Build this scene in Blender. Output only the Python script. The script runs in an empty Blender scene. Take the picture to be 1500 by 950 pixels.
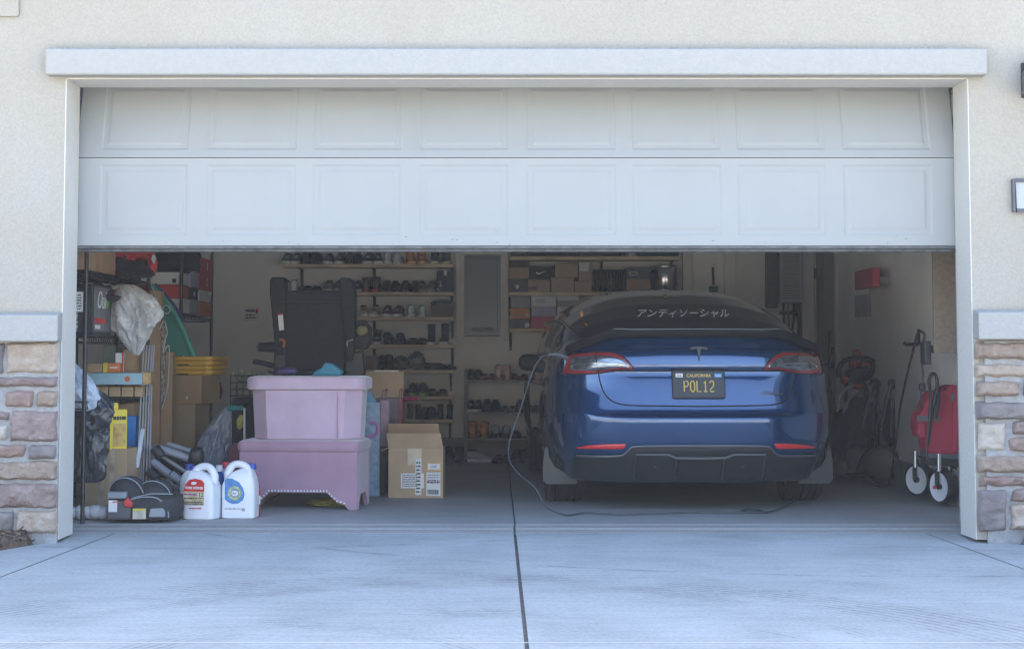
import bpy, bmesh, math, random
from mathutils import Vector, Matrix, noise
random.seed(7)
R = math.radians
SC = bpy.context.scene
COL = SC.collection

# ------------------------------------------------------------------ camera numbers
F, CX, CY, TH, CD, CH = 2510.0, 727.0, 338.0, R(4.0), 9.5, 0.99
CS, SN = math.cos(TH), math.sin(TH)
def at(px, py, Y):
    """the point (X, Z) at depth Y that the photograph shows at (px, py)"""
    d = Y + CD
    k = (py - CY) / F
    z = d * (SN - k * CS) / (CS + k * SN)
    return (px - CX) / F * (d * CS + z * SN), z + CH
def pt(px, py, Y):
    x, z = at(px, py, Y)
    return (x, Y, z)
def slope(Y): return -0.022 + 0.0167 * Y
def gp(px, py):
    """point of the sloping driveway"""
    k = (py - CY) / F
    kz = (SN - k * CS) / (CS + k * SN)
    Y = (-0.022 - 0.0167 * CD - CH) / (kz - 0.0167) - CD
    return (at(px, py, Y)[0], Y)

# ------------------------------------------------------------------ materials
def lin(v):
    v /= 255.0
    return v / 12.92 if v <= 0.04045 else ((v + 0.055) / 1.055) ** 2.4
def rgb(c):
    if isinstance(c, str):
        c = c.lstrip('#'); c = [int(c[i:i + 2], 16) for i in (0, 2, 4)]
        return tuple(lin(v) for v in c)
    return tuple(c)
MATS = {}
def mat(name, col, rough=0.6, metal=0.0, var=0.12, vs=14.0, bump=0.0, bs=60.0, coat=0.0, spec=0.5, sheen=0.0, trans=0.0, col2=None, stretch=None, detail=4.0, alpha=1.0, transl=0.0):
    if name in MATS: return MATS[name]
    m = bpy.data.materials.new(name); m.use_nodes = True
    nt = m.node_tree; N = nt.nodes; L = nt.links
    b = N['Principled BSDF']
    c = rgb(col)
    b.inputs['Roughness'].default_value = rough
    b.inputs['Metallic'].default_value = metal
    b.inputs['Coat Weight'].default_value = coat
    b.inputs['Coat Roughness'].default_value = 0.04
    b.inputs['Specular IOR Level'].default_value = spec
    b.inputs['Sheen Weight'].default_value = sheen
    b.inputs['Transmission Weight'].default_value = trans
    b.inputs['Alpha'].default_value = alpha
    tc = N.new('ShaderNodeTexCoord'); mp = N.new('ShaderNodeMapping')
    L.new(tc.outputs['Object'], mp.inputs['Vector'])
    if stretch: mp.inputs['Scale'].default_value = stretch
    if var > 0 or col2:
        n = N.new('ShaderNodeTexNoise'); n.inputs['Scale'].default_value = vs; n.inputs['Detail'].default_value = detail
        L.new(mp.outputs[0], n.inputs['Vector'])
        cr = N.new('ShaderNodeValToRGB'); e = cr.color_ramp.elements
        e[0].position, e[1].position = 0.3, 0.7
        c2 = rgb(col2) if col2 else tuple(min(1, v * (1 + var)) for v in c)
        c1 = c if col2 else tuple(v * (1 - var) for v in c)
        e[0].color = (*c1, 1); e[1].color = (*c2, 1)
        L.new(n.outputs['Fac'], cr.inputs['Fac']); L.new(cr.outputs[0], b.inputs['Base Color'])
    else:
        b.inputs['Base Color'].default_value = (*c, 1)
    if bump > 0:
        n2 = N.new('ShaderNodeTexNoise'); n2.inputs['Scale'].default_value = bs; n2.inputs['Detail'].default_value = 3
        L.new(mp.outputs[0], n2.inputs['Vector'])
        bp = N.new('ShaderNodeBump'); bp.inputs['Strength'].default_value = min(1, bump); bp.inputs['Distance'].default_value = 0.01
        L.new(n2.outputs['Fac'], bp.inputs['Height']); L.new(bp.outputs[0], b.inputs['Normal'])
    MATS[name] = m
    return m
def flat(name, col, rough=0.5, **k): return mat(name, col, rough, var=k.pop('var', 0.06), **k)

# ------------------------------------------------------------------ mesh building
def catmull(P, n=8, closed=False):
    P = [Vector(p) for p in P]; out = []
    m = len(P); segs = m if closed else m - 1
    for i in range(segs):
        g = (lambda k: P[k % m]) if closed else (lambda k: P[max(0, min(m - 1, k))])
        a, b, c, d = g(i - 1), g(i), g(i + 1), g(i + 2)
        for j in range(n):
            t = j / n
            out.append(0.5 * ((2 * b) + (c - a) * t + (2 * a - 5 * b + 4 * c - d) * t * t + (3 * b - a - 3 * c + d) * t ** 3))
    if not closed: out.append(P[-1].copy())
    return out
class MB:
    def __init__(s): s.v = []; s.f = []; s.mi = []; s.m = 0; s.T = Matrix()
    def add(s, vs, fs):
        o = len(s.v)
        s.v += [tuple(s.T @ Vector(v)) for v in vs]
        for f in fs: s.f.append([o + i for i in f]); s.mi.append(s.m)
        return s
    def box(s, x0, x1, y0, y1, z0, z1):
        return s.add([(x0, y0, z0), (x1, y0, z0), (x1, y1, z0), (x0, y1, z0), (x0, y0, z1), (x1, y0, z1), (x1, y1, z1), (x0, y1, z1)],
                     [(0, 3, 2, 1), (4, 5, 6, 7), (0, 1, 5, 4), (1, 2, 6, 5), (2, 3, 7, 6), (3, 0, 4, 7)])
    def rings(s, rs, cap=True, closed=True):
        n = len(rs[0]); vs = [p for r in rs for p in r]; fs = []
        for i in range(len(rs) - 1):
            for j in range(n if closed else n - 1):
                k = (j + 1) % n
                fs.append((i * n + j, i * n + k, (i + 1) * n + k, (i + 1) * n + j))
        if cap:
            fs.append(tuple(range(n - 1, -1, -1))); fs.append(tuple((len(rs) - 1) * n + j for j in range(n)))
        return s.add(vs, fs)
    def tube(s, P, r, seg=8, smooth=0, closed=False, flatten=1.0):
        P = catmull(P, smooth, closed) if smooth else [Vector(p) for p in P]
        rs = []; n = len(P); up = None
        for i, p in enumerate(P):
            a = P[(i - 1) % n] if closed else P[max(0, i - 1)]; b = P[(i + 1) % n] if closed else P[min(n - 1, i + 1)]
            t = (b - a)
            if t.length < 1e-9: t = Vector((0, 0, 1))
            t.normalize()
            if up is None:
                up = Vector((0, 0, 1)) if abs(t.z) < 0.9 else Vector((1, 0, 0))
            u = (up - t * up.dot(t))
            if u.length < 1e-6: u = Vector((1, 0, 0)) - t * t.x
            u.normalize(); up = u; w = t.cross(u)
            rr = r[i * len(r) // n] if isinstance(r, (list, tuple)) else r
            rs.append([p + (u * math.cos(2 * math.pi * j / seg) * flatten + w * math.sin(2 * math.pi * j / seg)) * rr for j in range(seg)])
        if closed: rs.append(rs[0]); return s.rings(rs, cap=False)
        return s.rings(rs)
    def lathe(s, prof, c=(0, 0, 0), axis='z', seg=24, cap=True):
        rs = []
        for r, h in prof:
            ring = []
            for j in range(seg):
                a = 2 * math.pi * j / seg; x, y = r * math.cos(a), r * math.sin(a)
                ring.append((c[0] + x, c[1] + y, c[2] + h) if axis == 'z' else (c[0] + h, c[1] + x, c[2] + y) if axis == 'x' else (c[0] + y, c[1] + h, c[2] + x))
            rs.append(ring)
        return s.rings(rs, cap)
    def prism(s, poly, y0, y1):
        """polygon in (x, z) pushed from y0 to y1"""
        n = len(poly)
        vs = [(x, y0, z) for x, z in poly] + [(x, y1, z) for x, z in poly]
        fs = [tuple(range(n)), tuple(range(2 * n - 1, n - 1, -1))] + [(i, i + n, (i + 1) % n + n, (i + 1) % n) for i in range(n)]
        return s.add(vs, fs)
    def prismz(s, poly, z0, z1):
        n = len(poly)
        vs = [(x, y, z0) for x, y in poly] + [(x, y, z1) for x, y in poly]
        fs = [tuple(range(n - 1, -1, -1)), tuple(range(n, 2 * n))] + [(i, (i + 1) % n, (i + 1) % n + n, i + n) for i in range(n)]
        return s.add(vs, fs)
    def grid(s, fn, nu, nv):
        vs = [fn(i / nu, j / nv) for j in range(nv + 1) for i in range(nu + 1)]
        fs = [(j * (nu + 1) + i, j * (nu + 1) + i + 1, (j + 1) * (nu + 1) + i + 1, (j + 1) * (nu + 1) + i) for j in range(nv) for i in range(nu)]
        return s.add(vs, fs)
    def ball(s, c, r, nu=16, nv=10, amp=0.0, fr=3.0, seed=0, pw=1.0):
        def fn(u, v):
            a = 2 * math.pi * u; b = math.pi * (v - 0.5)
            sg = lambda q: math.copysign(abs(q) ** pw, q)
            d = Vector((sg(math.cos(b)) * sg(math.cos(a)), sg(math.cos(b)) * sg(math.sin(a)), sg(math.sin(b))))
            k = 1.0
            if amp:
                q = d * fr + Vector((seed * 7.3, seed * 3.1, seed))
                k += amp * noise.noise(q) + amp * 0.5 * noise.noise(q * 2.3) + amp * 0.35 * (0.5 - abs(noise.noise(q * 4.1)))
            return (c[0] + d.x * r[0] * k, c[1] + d.y * r[1] * k, c[2] + d.z * r[2] * k)
        rs = []
        for j in range(1, nv):
            rs.append([fn(i / nu, j / nv) for i in range(nu)])
        return s.rings(rs)
    def build(s, name, mats, parent=None, smooth=False, bevel=0.0, seg=2, auto=None, loc=None, sub=0):
        me = bpy.data.meshes.new(name)
        me.from_pydata(s.v, [], s.f)
        mats = mats if isinstance(mats, (list, tuple)) else [mats]
        for m in mats: me.materials.append(m)
        me.polygons.foreach_set('material_index', s.mi)
        bm = bmesh.new(); bm.from_mesh(me)
        bmesh.ops.remove_doubles(bm, verts=bm.verts, dist=1e-5)
        bmesh.ops.recalc_face_normals(bm, faces=bm.faces)
        if smooth:
            lim = R(auto or 40)
            for f in bm.faces: f.smooth = True
            for e in bm.edges:
                if len(e.link_faces) == 2 and e.calc_face_angle(0) > lim: e.smooth = False
        bm.to_mesh(me); bm.free()
        o = bpy.data.objects.new(name, me); COL.objects.link(o)
        if parent is not None: o.parent = parent
        if loc is not None: o.location = loc
        if bevel > 0:
            b = o.modifiers.new('edge', 'BEVEL'); b.width = bevel; b.segments = seg; b.limit_method = 'ANGLE'; b.angle_limit = R(35)
        if sub:
            d = o.modifiers.new('soft', 'SUBSURF'); d.levels = d.render_levels = sub
        return o
def tag(o, label, cat, group=None):
    o['label'] = label; o['category'] = cat
    if group: o['group'] = group
    return o
def thing(name, label, cat, loc=(0, 0, 0), rz=0.0, group=None):
    o = bpy.data.objects.new(name, None); COL.objects.link(o)
    o.empty_display_size = 0.05
    o.location = loc; o.rotation_euler = (0, 0, rz)
    return tag(o, label, cat, group)
def structure(o): o['kind'] = 'structure'; return o
def copy_tree(o, parent=None, label=None):
    c = o.copy(); COL.objects.link(c)
    if parent is not None: c.parent = parent
    if label: c['label'] = label
    for ch in list(o.children): copy_tree(ch, c)
    return c
def text(body, size, name, m, parent, loc, rot=(math.pi / 2, 0, 0), extrude=0.0008, width=1.0, shear=0.0, align='CENTER', bold=0.0, post=None):
    cu = bpy.data.curves.new(name, 'FONT'); cu.body = body; cu.size = size; cu.extrude = extrude; cu.shear = shear
    cu.align_x = align; cu.align_y = 'CENTER'; cu.offset = bold
    tmp = bpy.data.objects.new(name + '_curve', cu)
    COL.objects.link(tmp)
    bpy.context.view_layer.update()
    dg = bpy.context.evaluated_depsgraph_get()
    me = bpy.data.meshes.new_from_object(tmp.evaluated_get(dg))
    bpy.data.objects.remove(tmp); bpy.data.curves.remove(cu)
    for v in me.vertices: v.co.x *= width
    if post:
        for v in me.vertices: v.co = post(v.co)
    me.materials.clear(); me.materials.append(m)
    o = bpy.data.objects.new(name, me); COL.objects.link(o)
    o.parent = parent; o.location = loc; o.rotation_euler = rot
    return o

# ------------------------------------------------------------------ shared materials
def stucco_mat():
    m = mat('stucco', (0.62, 0.59, 0.53), 0.92, var=0.0, spec=0.2)
    nt = m.node_tree; N = nt.nodes; L = nt.links; b = N['Principled BSDF']
    tc = N.new('ShaderNodeTexCoord')
    n1 = N.new('ShaderNodeTexNoise'); n1.inputs['Scale'].default_value = 95; n1.inputs['Detail'].default_value = 5; n1.inputs['Roughness'].default_value = 0.7
    n2 = N.new('ShaderNodeTexNoise'); n2.inputs['Scale'].default_value = 1.3; n2.inputs['Detail'].default_value = 4
    L.new(tc.outputs['Object'], n1.inputs['Vector']); L.new(tc.outputs['Object'], n2.inputs['Vector'])
    cr = N.new('ShaderNodeValToRGB'); e = cr.color_ramp.elements
    e[0].position = 0.32; e[1].position = 0.7
    e[0].color = (0.37, 0.34, 0.28, 1); e[1].color = (0.395, 0.37, 0.325, 1)
    mx = N.new('ShaderNodeMix'); mx.data_type = 'RGBA'; mx.blend_type = 'MULTIPLY'; mx.inputs['Factor'].default_value = 1
    cr2 = N.new('ShaderNodeValToRGB'); f = cr2.color_ramp.elements; f[0].position = 0.36; f[1].position = 0.62
    f[0].color = (0.90, 0.90, 0.90, 1); f[1].color = (1.03, 1.03, 1.03, 1)
    L.new(n2.outputs['Fac'], cr.inputs['Fac']); L.new(n1.outputs['Fac'], cr2.inputs['Fac'])
    L.new(cr.outputs[0], mx.inputs['A']); L.new(cr2.outputs[0], mx.inputs['B']); L.new(mx.outputs['Result'], b.inputs['Base Color'])
    bp = N.new('ShaderNodeBump'); bp.inputs['Strength'].default_value = 0.5; bp.inputs['Distance'].default_value = 0.006
    L.new(n1.outputs['Fac'], bp.inputs['Height']); L.new(bp.outputs[0], b.inputs['Normal'])
    return m
STUCCO = stucco_mat()
TRIM = mat('white_trim_stucco', (0.365, 0.36, 0.34), 0.9, var=0.03, vs=40, bump=0.35, bs=70, spec=0.2)
DOORW = mat('white_door_steel', (0.335, 0.345, 0.34), 0.55, var=0.025, vs=2.5, bump=0.05, bs=300)
DRYWALL = mat('drywall', (0.86, 0.84, 0.79), 0.95, var=0.06, vs=2.0, bump=0.1, bs=60, spec=0.1)
CEILM = mat('ceiling_paint', (0.82, 0.80, 0.77), 0.95, var=0.04)
STEM = mat('stem_concrete', (0.25, 0.25, 0.25), 0.9, var=0.2, vs=6, bump=0.2, bs=40)
RUBBER = mat('black_rubber', (0.022, 0.022, 0.024), 0.75, var=0.2, vs=40, bump=0.15, bs=120)
BLACKP = mat('black_plastic', (0.02, 0.021, 0.024), 0.5, var=0.15, vs=30)
BLACKM = mat('black_metal', (0.022, 0.022, 0.025), 0.4, var=0.15, vs=30)
STEEL = mat('dull_steel', (0.45, 0.46, 0.48), 0.35, metal=0.9, var=0.1, vs=25)
PINE = mat('pine_board', (0.72, 0.57, 0.39), 0.7, var=0.25, vs=6, stretch=(1.0, 12, 12))
KRAFT = mat('kraft_cardboard', (0.44, 0.29, 0.165), 0.85, var=0.1, vs=5, bump=0.06, bs=120)
KRAFT2 = mat('pale_kraft_cardboard', (0.47, 0.34, 0.21), 0.85, var=0.1, vs=5, bump=0.06, bs=120)
KRAFT3 = mat('dark_kraft_cardboard', (0.34, 0.225, 0.13), 0.85, var=0.12, vs=5, bump=0.06, bs=120)
WHITEP = mat('white_paper', (0.72, 0.72, 0.71), 0.7, var=0.04, vs=30)
PRINT = mat('dark_print', (0.05, 0.05, 0.06), 0.7, var=0.0)
TAPE = mat('clear_tape', (0.50, 0.42, 0.31), 0.2, var=0.1, vs=30)

# ------------------------------------------------------------------ the ground
ARCS = [((640, 1010), (600, 850), .24, .75, 130), ((700, 1000), (560, 900), .14, .7, 160), ((330, 985), (290, 915), .12, .55, 170), ((250, 1000), (215, 835), .10, .4, 190), ((1130, 700), (830, 830), .05, .75, 90), ((1010, 1050), (930, 845), .10, .5, 150), ((1500, 700), (1290, 800), .16, .35, 120), ((420, 700), (640, 795), .05, .6, 160)]
def concrete(name, c1, c2, rough, marks=False, bs=220):
    m = mat(name, c1, rough, var=0, spec=0.3)
    nt = m.node_tree; N = nt.nodes; L = nt.links; b = N['Principled BSDF']
    tc = N.new('ShaderNodeTexCoord')
    def nz(scale, det=5, vec=None, rough=0.6):
        n = N.new('ShaderNodeTexNoise'); n.inputs['Scale'].default_value = scale; n.inputs['Detail'].default_value = det; n.inputs['Roughness'].default_value = rough
        L.new(vec or tc.outputs['Object'], n.inputs['Vector']); return n.outputs['Fac']
    def ramp(f, p0, p1, a, bb):
        cr = N.new('ShaderNodeValToRGB'); e = cr.color_ramp.elements
        e[0].position, e[1].position = p0, p1; e[0].color = (*a, 1) if len(a) == 3 else a; e[1].color = (*bb, 1)
        L.new(f, cr.inputs['Fac']); return cr.outputs[0]
    def mul(a, bb, fac=1.0, mode='MULTIPLY'):
        mx = N.new('ShaderNodeMix'); mx.data_type = 'RGBA'; mx.blend_type = mode
        if isinstance(fac, float): mx.inputs['Factor'].default_value = fac
        else: L.new(fac, mx.inputs['Factor'])
        L.new(a, mx.inputs['A'])
        L.new(bb, mx.inputs['B']) if not isinstance(bb, tuple) else setattr(mx.inputs['B'], 'default_value', (*bb, 1))
        return mx.outputs['Result']
    mp = N.new('ShaderNodeMapping'); mp.inputs['Scale'].default_value = (0.6, 7, 1); L.new(tc.outputs['Object'], mp.inputs['Vector'])
    col = ramp(nz(0.9, 6), 0.3, 0.72, c1, c2)
    col = mul(col, ramp(nz(3.0, 6, mp.outputs[0]), 0.3, 0.7, (0.90, 0.90, 0.90), (1.03, 1.03, 1.03)))
    fine = nz(60, 4, None, 0.75)
    col = mul(col, ramp(fine, 0.38, 0.62, (0.86, 0.86, 0.86), (1.05, 1.05, 1.05)))
    if marks:
        # scuffed arcs left by turning tyres: rubber bands at their own radius, broken up by noise
        def mth(op, x, y=None):
            n = N.new('ShaderNodeMath'); n.operation = op; n.use_clamp = False
            for k, v in enumerate((x, y)):
                if v is None: continue
                if isinstance(v, (int, float)): n.inputs[k].default_value = v
                else: L.new(v, n.inputs[k])
            return n.outputs[0]
        wob = nz(2.2, 4)
        for i, ((ax, ay), (bx, by), wd, st, ms) in enumerate(ARCS):
            c, e = gp(ax, ay), gp(bx, by); r0 = math.hypot(c[0] - e[0], c[1] - e[1])
            mq = N.new('ShaderNodeMapping'); mq.inputs['Location'].default_value = (-c[0], -c[1], 0); L.new(tc.outputs['Object'], mq.inputs['Vector'])
            sp = N.new('ShaderNodeVectorMath'); sp.operation = 'MULTIPLY'; sp.inputs[1].default_value = (1, 1, 0); L.new(mq.outputs[0], sp.inputs[0])
            ln = N.new('ShaderNodeVectorMath'); ln.operation = 'LENGTH'; L.new(sp.outputs[0], ln.inputs[0])
            d = mth('ADD', mth('SUBTRACT', ln.outputs['Value'], r0), mth('MULTIPLY', mth('SUBTRACT', wob, 0.5), wd * 0.5))
            band = ramp(mth('DIVIDE', mth('ABSOLUTE', d), wd), 0.45, 1.0, (1, 1, 1), (0, 0, 0))
            tread = ramp(mth('SINE', mth('MULTIPLY', ln.outputs['Value'], ms)), 0.0, 0.9, (0.25, 0.25, 0.25), (1, 1, 1))
            msk = ramp(nz(1.1 + 0.23 * i, 5, mq.outputs[0]), 0.43, 0.56, (0, 0, 0), (1, 1, 1))
            grit = ramp(nz(26, 3), 0.35, 0.6, (0.35, 0.35, 0.35), (1, 1, 1))
            k = mul(mul(mul(band, tread), msk), grit)
            col = mul(col, (0.60, 0.61, 0.62), mth('MULTIPLY', k, min(1, st * 1.5)))
        blot = ramp(nz(1.7, 6, None, 0.65), 0.42, 0.56, (0.90, 0.905, 0.91), (1.0, 1.0, 1.0))
        col = mul(col, blot)
        vo = N.new('ShaderNodeTexVoronoi'); vo.inputs['Scale'].default_value = 2.3; L.new(tc.outputs['Object'], vo.inputs['Vector'])
        col = mul(col, ramp(vo.outputs['Distance'], 0.012, 0.022, (0.35, 0.33, 0.31), (1, 1, 1)))
    L.new(col, b.inputs['Base Color'])
    bp = N.new('ShaderNodeBump'); bp.inputs['Strength'].default_value = 0.25; bp.inputs['Distance'].default_value = 0.004
    L.new(nz(bs, 3), bp.inputs['Height']); L.new(bp.outputs[0], b.inputs['Normal'])
    return m
DRIVE = concrete('driveway_concrete', (0.36, 0.39, 0.395), (0.42, 0.45, 0.455), 0.85, marks=True)
FLOORM = concrete('garage_concrete', (0.32, 0.325, 0.325), (0.42, 0.425, 0.425), 0.6)
LIPM = concrete('apron_concrete', (0.33, 0.33, 0.32), (0.40, 0.40, 0.39), 0.75)
SOIL = mat('soil', (0.07, 0.045, 0.03), 0.95, var=0.4, vs=30, bump=1.0, bs=55, col2=(0.14, 0.10, 0.075))
LAWN = mat('dry_ground', (0.36, 0.33, 0.27), 0.95, var=0.3, vs=1.5)
ASPH = mat('asphalt', (0.17, 0.17, 0.17), 0.9, var=0.2, vs=3, bump=0.3, bs=90)

m = MB(); prof = [(70, -0.12), (0.2, -0.12), (-9.2, slope(-9.2) - 0.03), (-90, -0.36)]
m.rings([[(x, y, z) for y, z in prof] for x in (-90, 90)], cap=False, closed=False)
structure(m.build('ground', LAWN))
m = MB()
EDGE_L = [(-2.39, -0.28), (-2.547, -0.613), (-2.9, -1.5), (-3.3, -4.0), (-3.4, -9.0)]
EDGE_R = [(2.66, -0.28), (2.80, -0.40), (2.95, -0.9), (3.3, -4.0), (3.4, -9.0)]
JL, JR = gp(175, 778), gp(0, 845)
# driveway slabs, cut by shallow joints
def dslab(mb, poly, dz=0.0): mb.add([(x, y, slope(y) + dz) for x, y in poly], [tuple(range(len(poly)))])
def lerp(a, b, t): return a + (b - a) * t
def edge_x(E, y):
    for (x0, y0), (x1, y1) in zip(E, E[1:]):
        if y1 <= y <= y0: return lerp(x0, x1, (y - y0) / (y1 - y0))
    return E[-1][0]
def seam_l(y):
    (x0, y0), (x1, y1) = JL, JR
    return x0 + (x1 - x0) * (y - y0) / (y1 - y0)
(rx0, ry0), (rx1, ry1) = gp(1340, 775), gp(1500, 833)
def seam_r(y): return rx0 + (rx1 - rx0) * (y - ry0) / (ry1 - ry0)
(cx0, cy0), (cx1, cy1) = gp(754, 780), gp(771.5, 945)
def seam_c(y): return cx0 + (cx1 - cx0) * (y - cy0) / (cy1 - cy0)
YF = 0.12
YB = gp(700, 940)[1]
ys = [YF, -0.28, -0.40, -0.613, -0.9, -1.0, -2.0, -3.0, YB, YB - 0.014, -6.5, -9.0]
g = 0.007
for y0, y1 in zip(ys, ys[1:]):
    if y1 == YB - 0.014: continue
    fl = lambda y: max(edge_x(EDGE_L, y) if y <= -0.28 else -2.335, -9)
    fr = lambda y: edge_x(EDGE_R, y) if y <= -0.28 else 2.56
    for A, B, ga, gb in ((fl, seam_l, 0, 0.004), (seam_l, seam_c, 0.004, 0.008), (seam_c, seam_r, 0.008, 0.004), (seam_r, fr, 0.004, 0)):
        q = [(A(y0) + ga, y0), (A(y1) + ga, y1), (B(y1) - gb, y1), (B(y0) - gb, y0)]
        q = [(min(max(x, fl(y)), fr(y)), y) for x, y in q]
        if abs(q[0][0] - q[3][0]) < 1e-4 and abs(q[1][0] - q[2][0]) < 1e-4: continue
        dslab(m, q)
structure(m.build('driveway', DRIVE))
m = MB()
JOINT = mat('joint_dirt', (0.15, 0.145, 0.14), 0.95, var=0.3, vs=60)
for y0, y1 in zip(ys, ys[1:]):
    fl = lambda y: edge_x(EDGE_L, y) if y <= -0.28 else -2.335
    fr = lambda y: edge_x(EDGE_R, y) if y <= -0.28 else 2.56
    dslab(m, [(fl(y0), y0), (fl(y1), y1), (fr(y1), y1), (fr(y0), y0)], -0.012)
structure(m.build('driveway_joint_bed', JOINT))
m = MB(); dslab(m, [(-3.2, YB), (-3.2, YB - 0.014), (3.2, YB - 0.014), (3.2, YB)], 0.001); structure(m.build('driveway_joint_edge', mat('pale_joint', (.50, .52, .52), .8, var=.08, vs=40)))
m = MB(); m.box(-60, 60, -10.8, -9.0, -0.6, slope(-9.0) + 0.002); structure(m.build('sidewalk', DRIVE, bevel=0.01))
m = MB(); m.box(-60, 60, -11.0, -10.8, -0.6, slope(-9.0) - 0.004); structure(m.build('kerb', DRIVE, bevel=0.02))
m = MB(); m.box(-90, 90, -20.0, -11.0, -0.6, -0.295); structure(m.build('road', ASPH))
# garage slab with its sloping lip
m = MB(); m.box(-2.94, 0.102, 0.402, 6.4, -0.2, 0.0); m.box(0.112, 2.97, 0.402, 6.4, -0.2, 0.0)
structure(m.build('garage_floor', FLOORM, bevel=0.004))
m = MB(); m.rings([[(x, 0.40, -0.002), (x, 0.27, -0.007), (x, 0.25, -0.014), (x, 0.122, -0.019), (x, 0.122, -0.2), (x, 0.40, -0.2)] for x in (-2.93, 0.098)])
m.rings([[(x, 0.40, -0.002), (x, 0.27, -0.007), (x, 0.25, -0.014), (x, 0.122, -0.019), (x, 0.122, -0.2), (x, 0.40, -0.2)] for x in (0.108, 2.96)])
structure(m.build('floor_lip', LIPM, bevel=0.004))
m = MB(); m.box(0.0985, 0.1075, 0.125, 6.37, -0.19, -0.024); m.box(0.1022, 0.1118, 0.402, 6.37, -0.02, -0.008); structure(m.build('floor_joint', JOINT))
# soil beds beside the drive
def bed(name, x0, x1, sgn):
    mb = MB()
    def fn(u, v):
        x = lerp(x0, x1, u); y = lerp(-0.36, -2.2, v)
        ex = edge_x(EDGE_L if sgn < 0 else EDGE_R, min(y, -0.281))
        t = min(1, max(0, (x - ex) * sgn / 0.06))
        z = slope(y) - 0.02 + 0.085 * t + 0.014 * noise.noise((x * 16, y * 16, 3)) + 0.016 * noise.noise((x * 41, y * 41, 5))
        return (x, y, z)
    mb.grid(fn, 110, 110)
    ch = MB(); r_ = random.Random(3 if sgn < 0 else 4)
    for i in range(900):
        u, v = r_.random() * .32, r_.random() ** 1.4 * .75
        if sgn < 0: u = 1 - u
        p = fn(u, v); a = r_.uniform(0, math.pi); L_, W_ = r_.uniform(.008, .028), r_.uniform(.003, .008)
        if (p[0] - edge_x(EDGE_L if sgn < 0 else EDGE_R, min(p[1], -.281))) * sgn < .02: continue
        ch.T = Matrix.Translation((p[0], p[1], p[2] + .006)) @ Matrix.Rotation(a, 4, 'Z') @ Matrix.Rotation(r_.gauss(0, .5), 4, 'X') @ Matrix.Rotation(r_.gauss(0, .4), 4, 'Y'); ch.m = r_.randrange(3)
        ch.box(-L_, L_, -W_, W_, -.002, .002)
    c_ = ch.build('mulch', [mat('mulch_dark', (.05, .034, .024), .9, var=.3, vs=40), mat('mulch_brown', (.11, .07, .045), .9, var=.3, vs=40), mat('mulch_pale', (.22, .17, .125), .9, var=.3, vs=40)]); c_['kind'] = 'stuff'
    return structure(mb.build(name, SOIL, smooth=True))
bed('soil_bed', -4.2, -2.36, -1); bed('soil_bed', 2.58, 4.2, 1)
# ------------------------------------------------------------------ the house
house = thing('house', 'cream stucco house front with stone piers around the half raised garage door', 'house')
XL, XR, ZT = -2.332, 2.556, 2.462
m = MB(); m.box(-9, XL, -0.3, -0.002, -0.01, 6.2); m.box(XR, 9, -0.3, -0.002, -0.01, 6.2); m.box(XL, XR, -0.3, -0.002, ZT, 6.2)
m.build('facade_wall', STUCCO, house)
m = MB(); zt0, zt1 = at(700, 110, -0.38)[1], at(700, 71, -0.38)[1]
m.box(at(66, 90, -0.38)[0], at(1447, 90, -0.38)[0], -0.385, -0.302, ZT + 0.004, zt1)
m.build('header_trim', TRIM, house, bevel=0.014, seg=3)
DUST = mat('trim_dust', (0.32, 0.30, 0.28), 0.95, var=0.3, vs=60)
m = MB()
xx = at(66, 90, -0.38)[0] + 0.02
rr = random.Random(3)
while xx < 2.6:
    w = rr.uniform(0.05, 0.25); h = rr.uniform(0.004, 0.008)
    w = min(w, 2.585 - xx)
    if w < .01: break
    m.box(xx, xx + w, -0.372 + rr.uniform(0, 0.02), -0.304, zt1 + 0.0005, zt1 + h); xx += w + rr.uniform(0.01, 0.12)
m.build('trim_dust_line', DUST, house)
# storey trim that pokes in at the upper corner
m = MB(); x1, z1 = at(27, 24, -0.316)
m.box(-5.2, x1, -0.316, -0.302, z1, z1 + 0.16); m.box(-5.2, x1 - 0.05, -0.310, -0.302, z1 + 0.162, z1 + 1.4)
m.build('corner_trim', STUCCO, house, bevel=0.005)
JAMB = mat('white_jamb_stucco', (0.61, 0.585, 0.53), 0.9, var=0.03, vs=40, bump=0.35, bs=70, spec=0.2)
for x0_, x1_ in ((XL + 0.0005, XL + 0.006), (XR - 0.006, XR - 0.0005)):
    m = MB(); m.box(x0_, x1_, -0.3005, -0.003, -0.01, ZT - 0.004); m.build('door_jamb', JAMB, house)
m = MB(); m.box(XL + 0.007, XR - 0.007, -0.3005, -0.003, ZT - 0.006, ZT - 0.0005); m.build('door_jamb', JAMB, house)
# sill caps
for pa, pb, pc, pd in ((-600, 458, 84.5, 500), (1433, 454, 2100, 497)):
    x0, za = at(pa, pb, -0.4); x1, zb = at(pc, pd, -0.4)
    m = MB(); m.rings([[(x, -0.405, zb), (x, -0.405, za - 0.012), (x, -0.302, za + 0.006), (x, -0.302, zb)] for x in (x0, x1)])
    m.build('sill_cap', TRIM, house, bevel=0.008)
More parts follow.
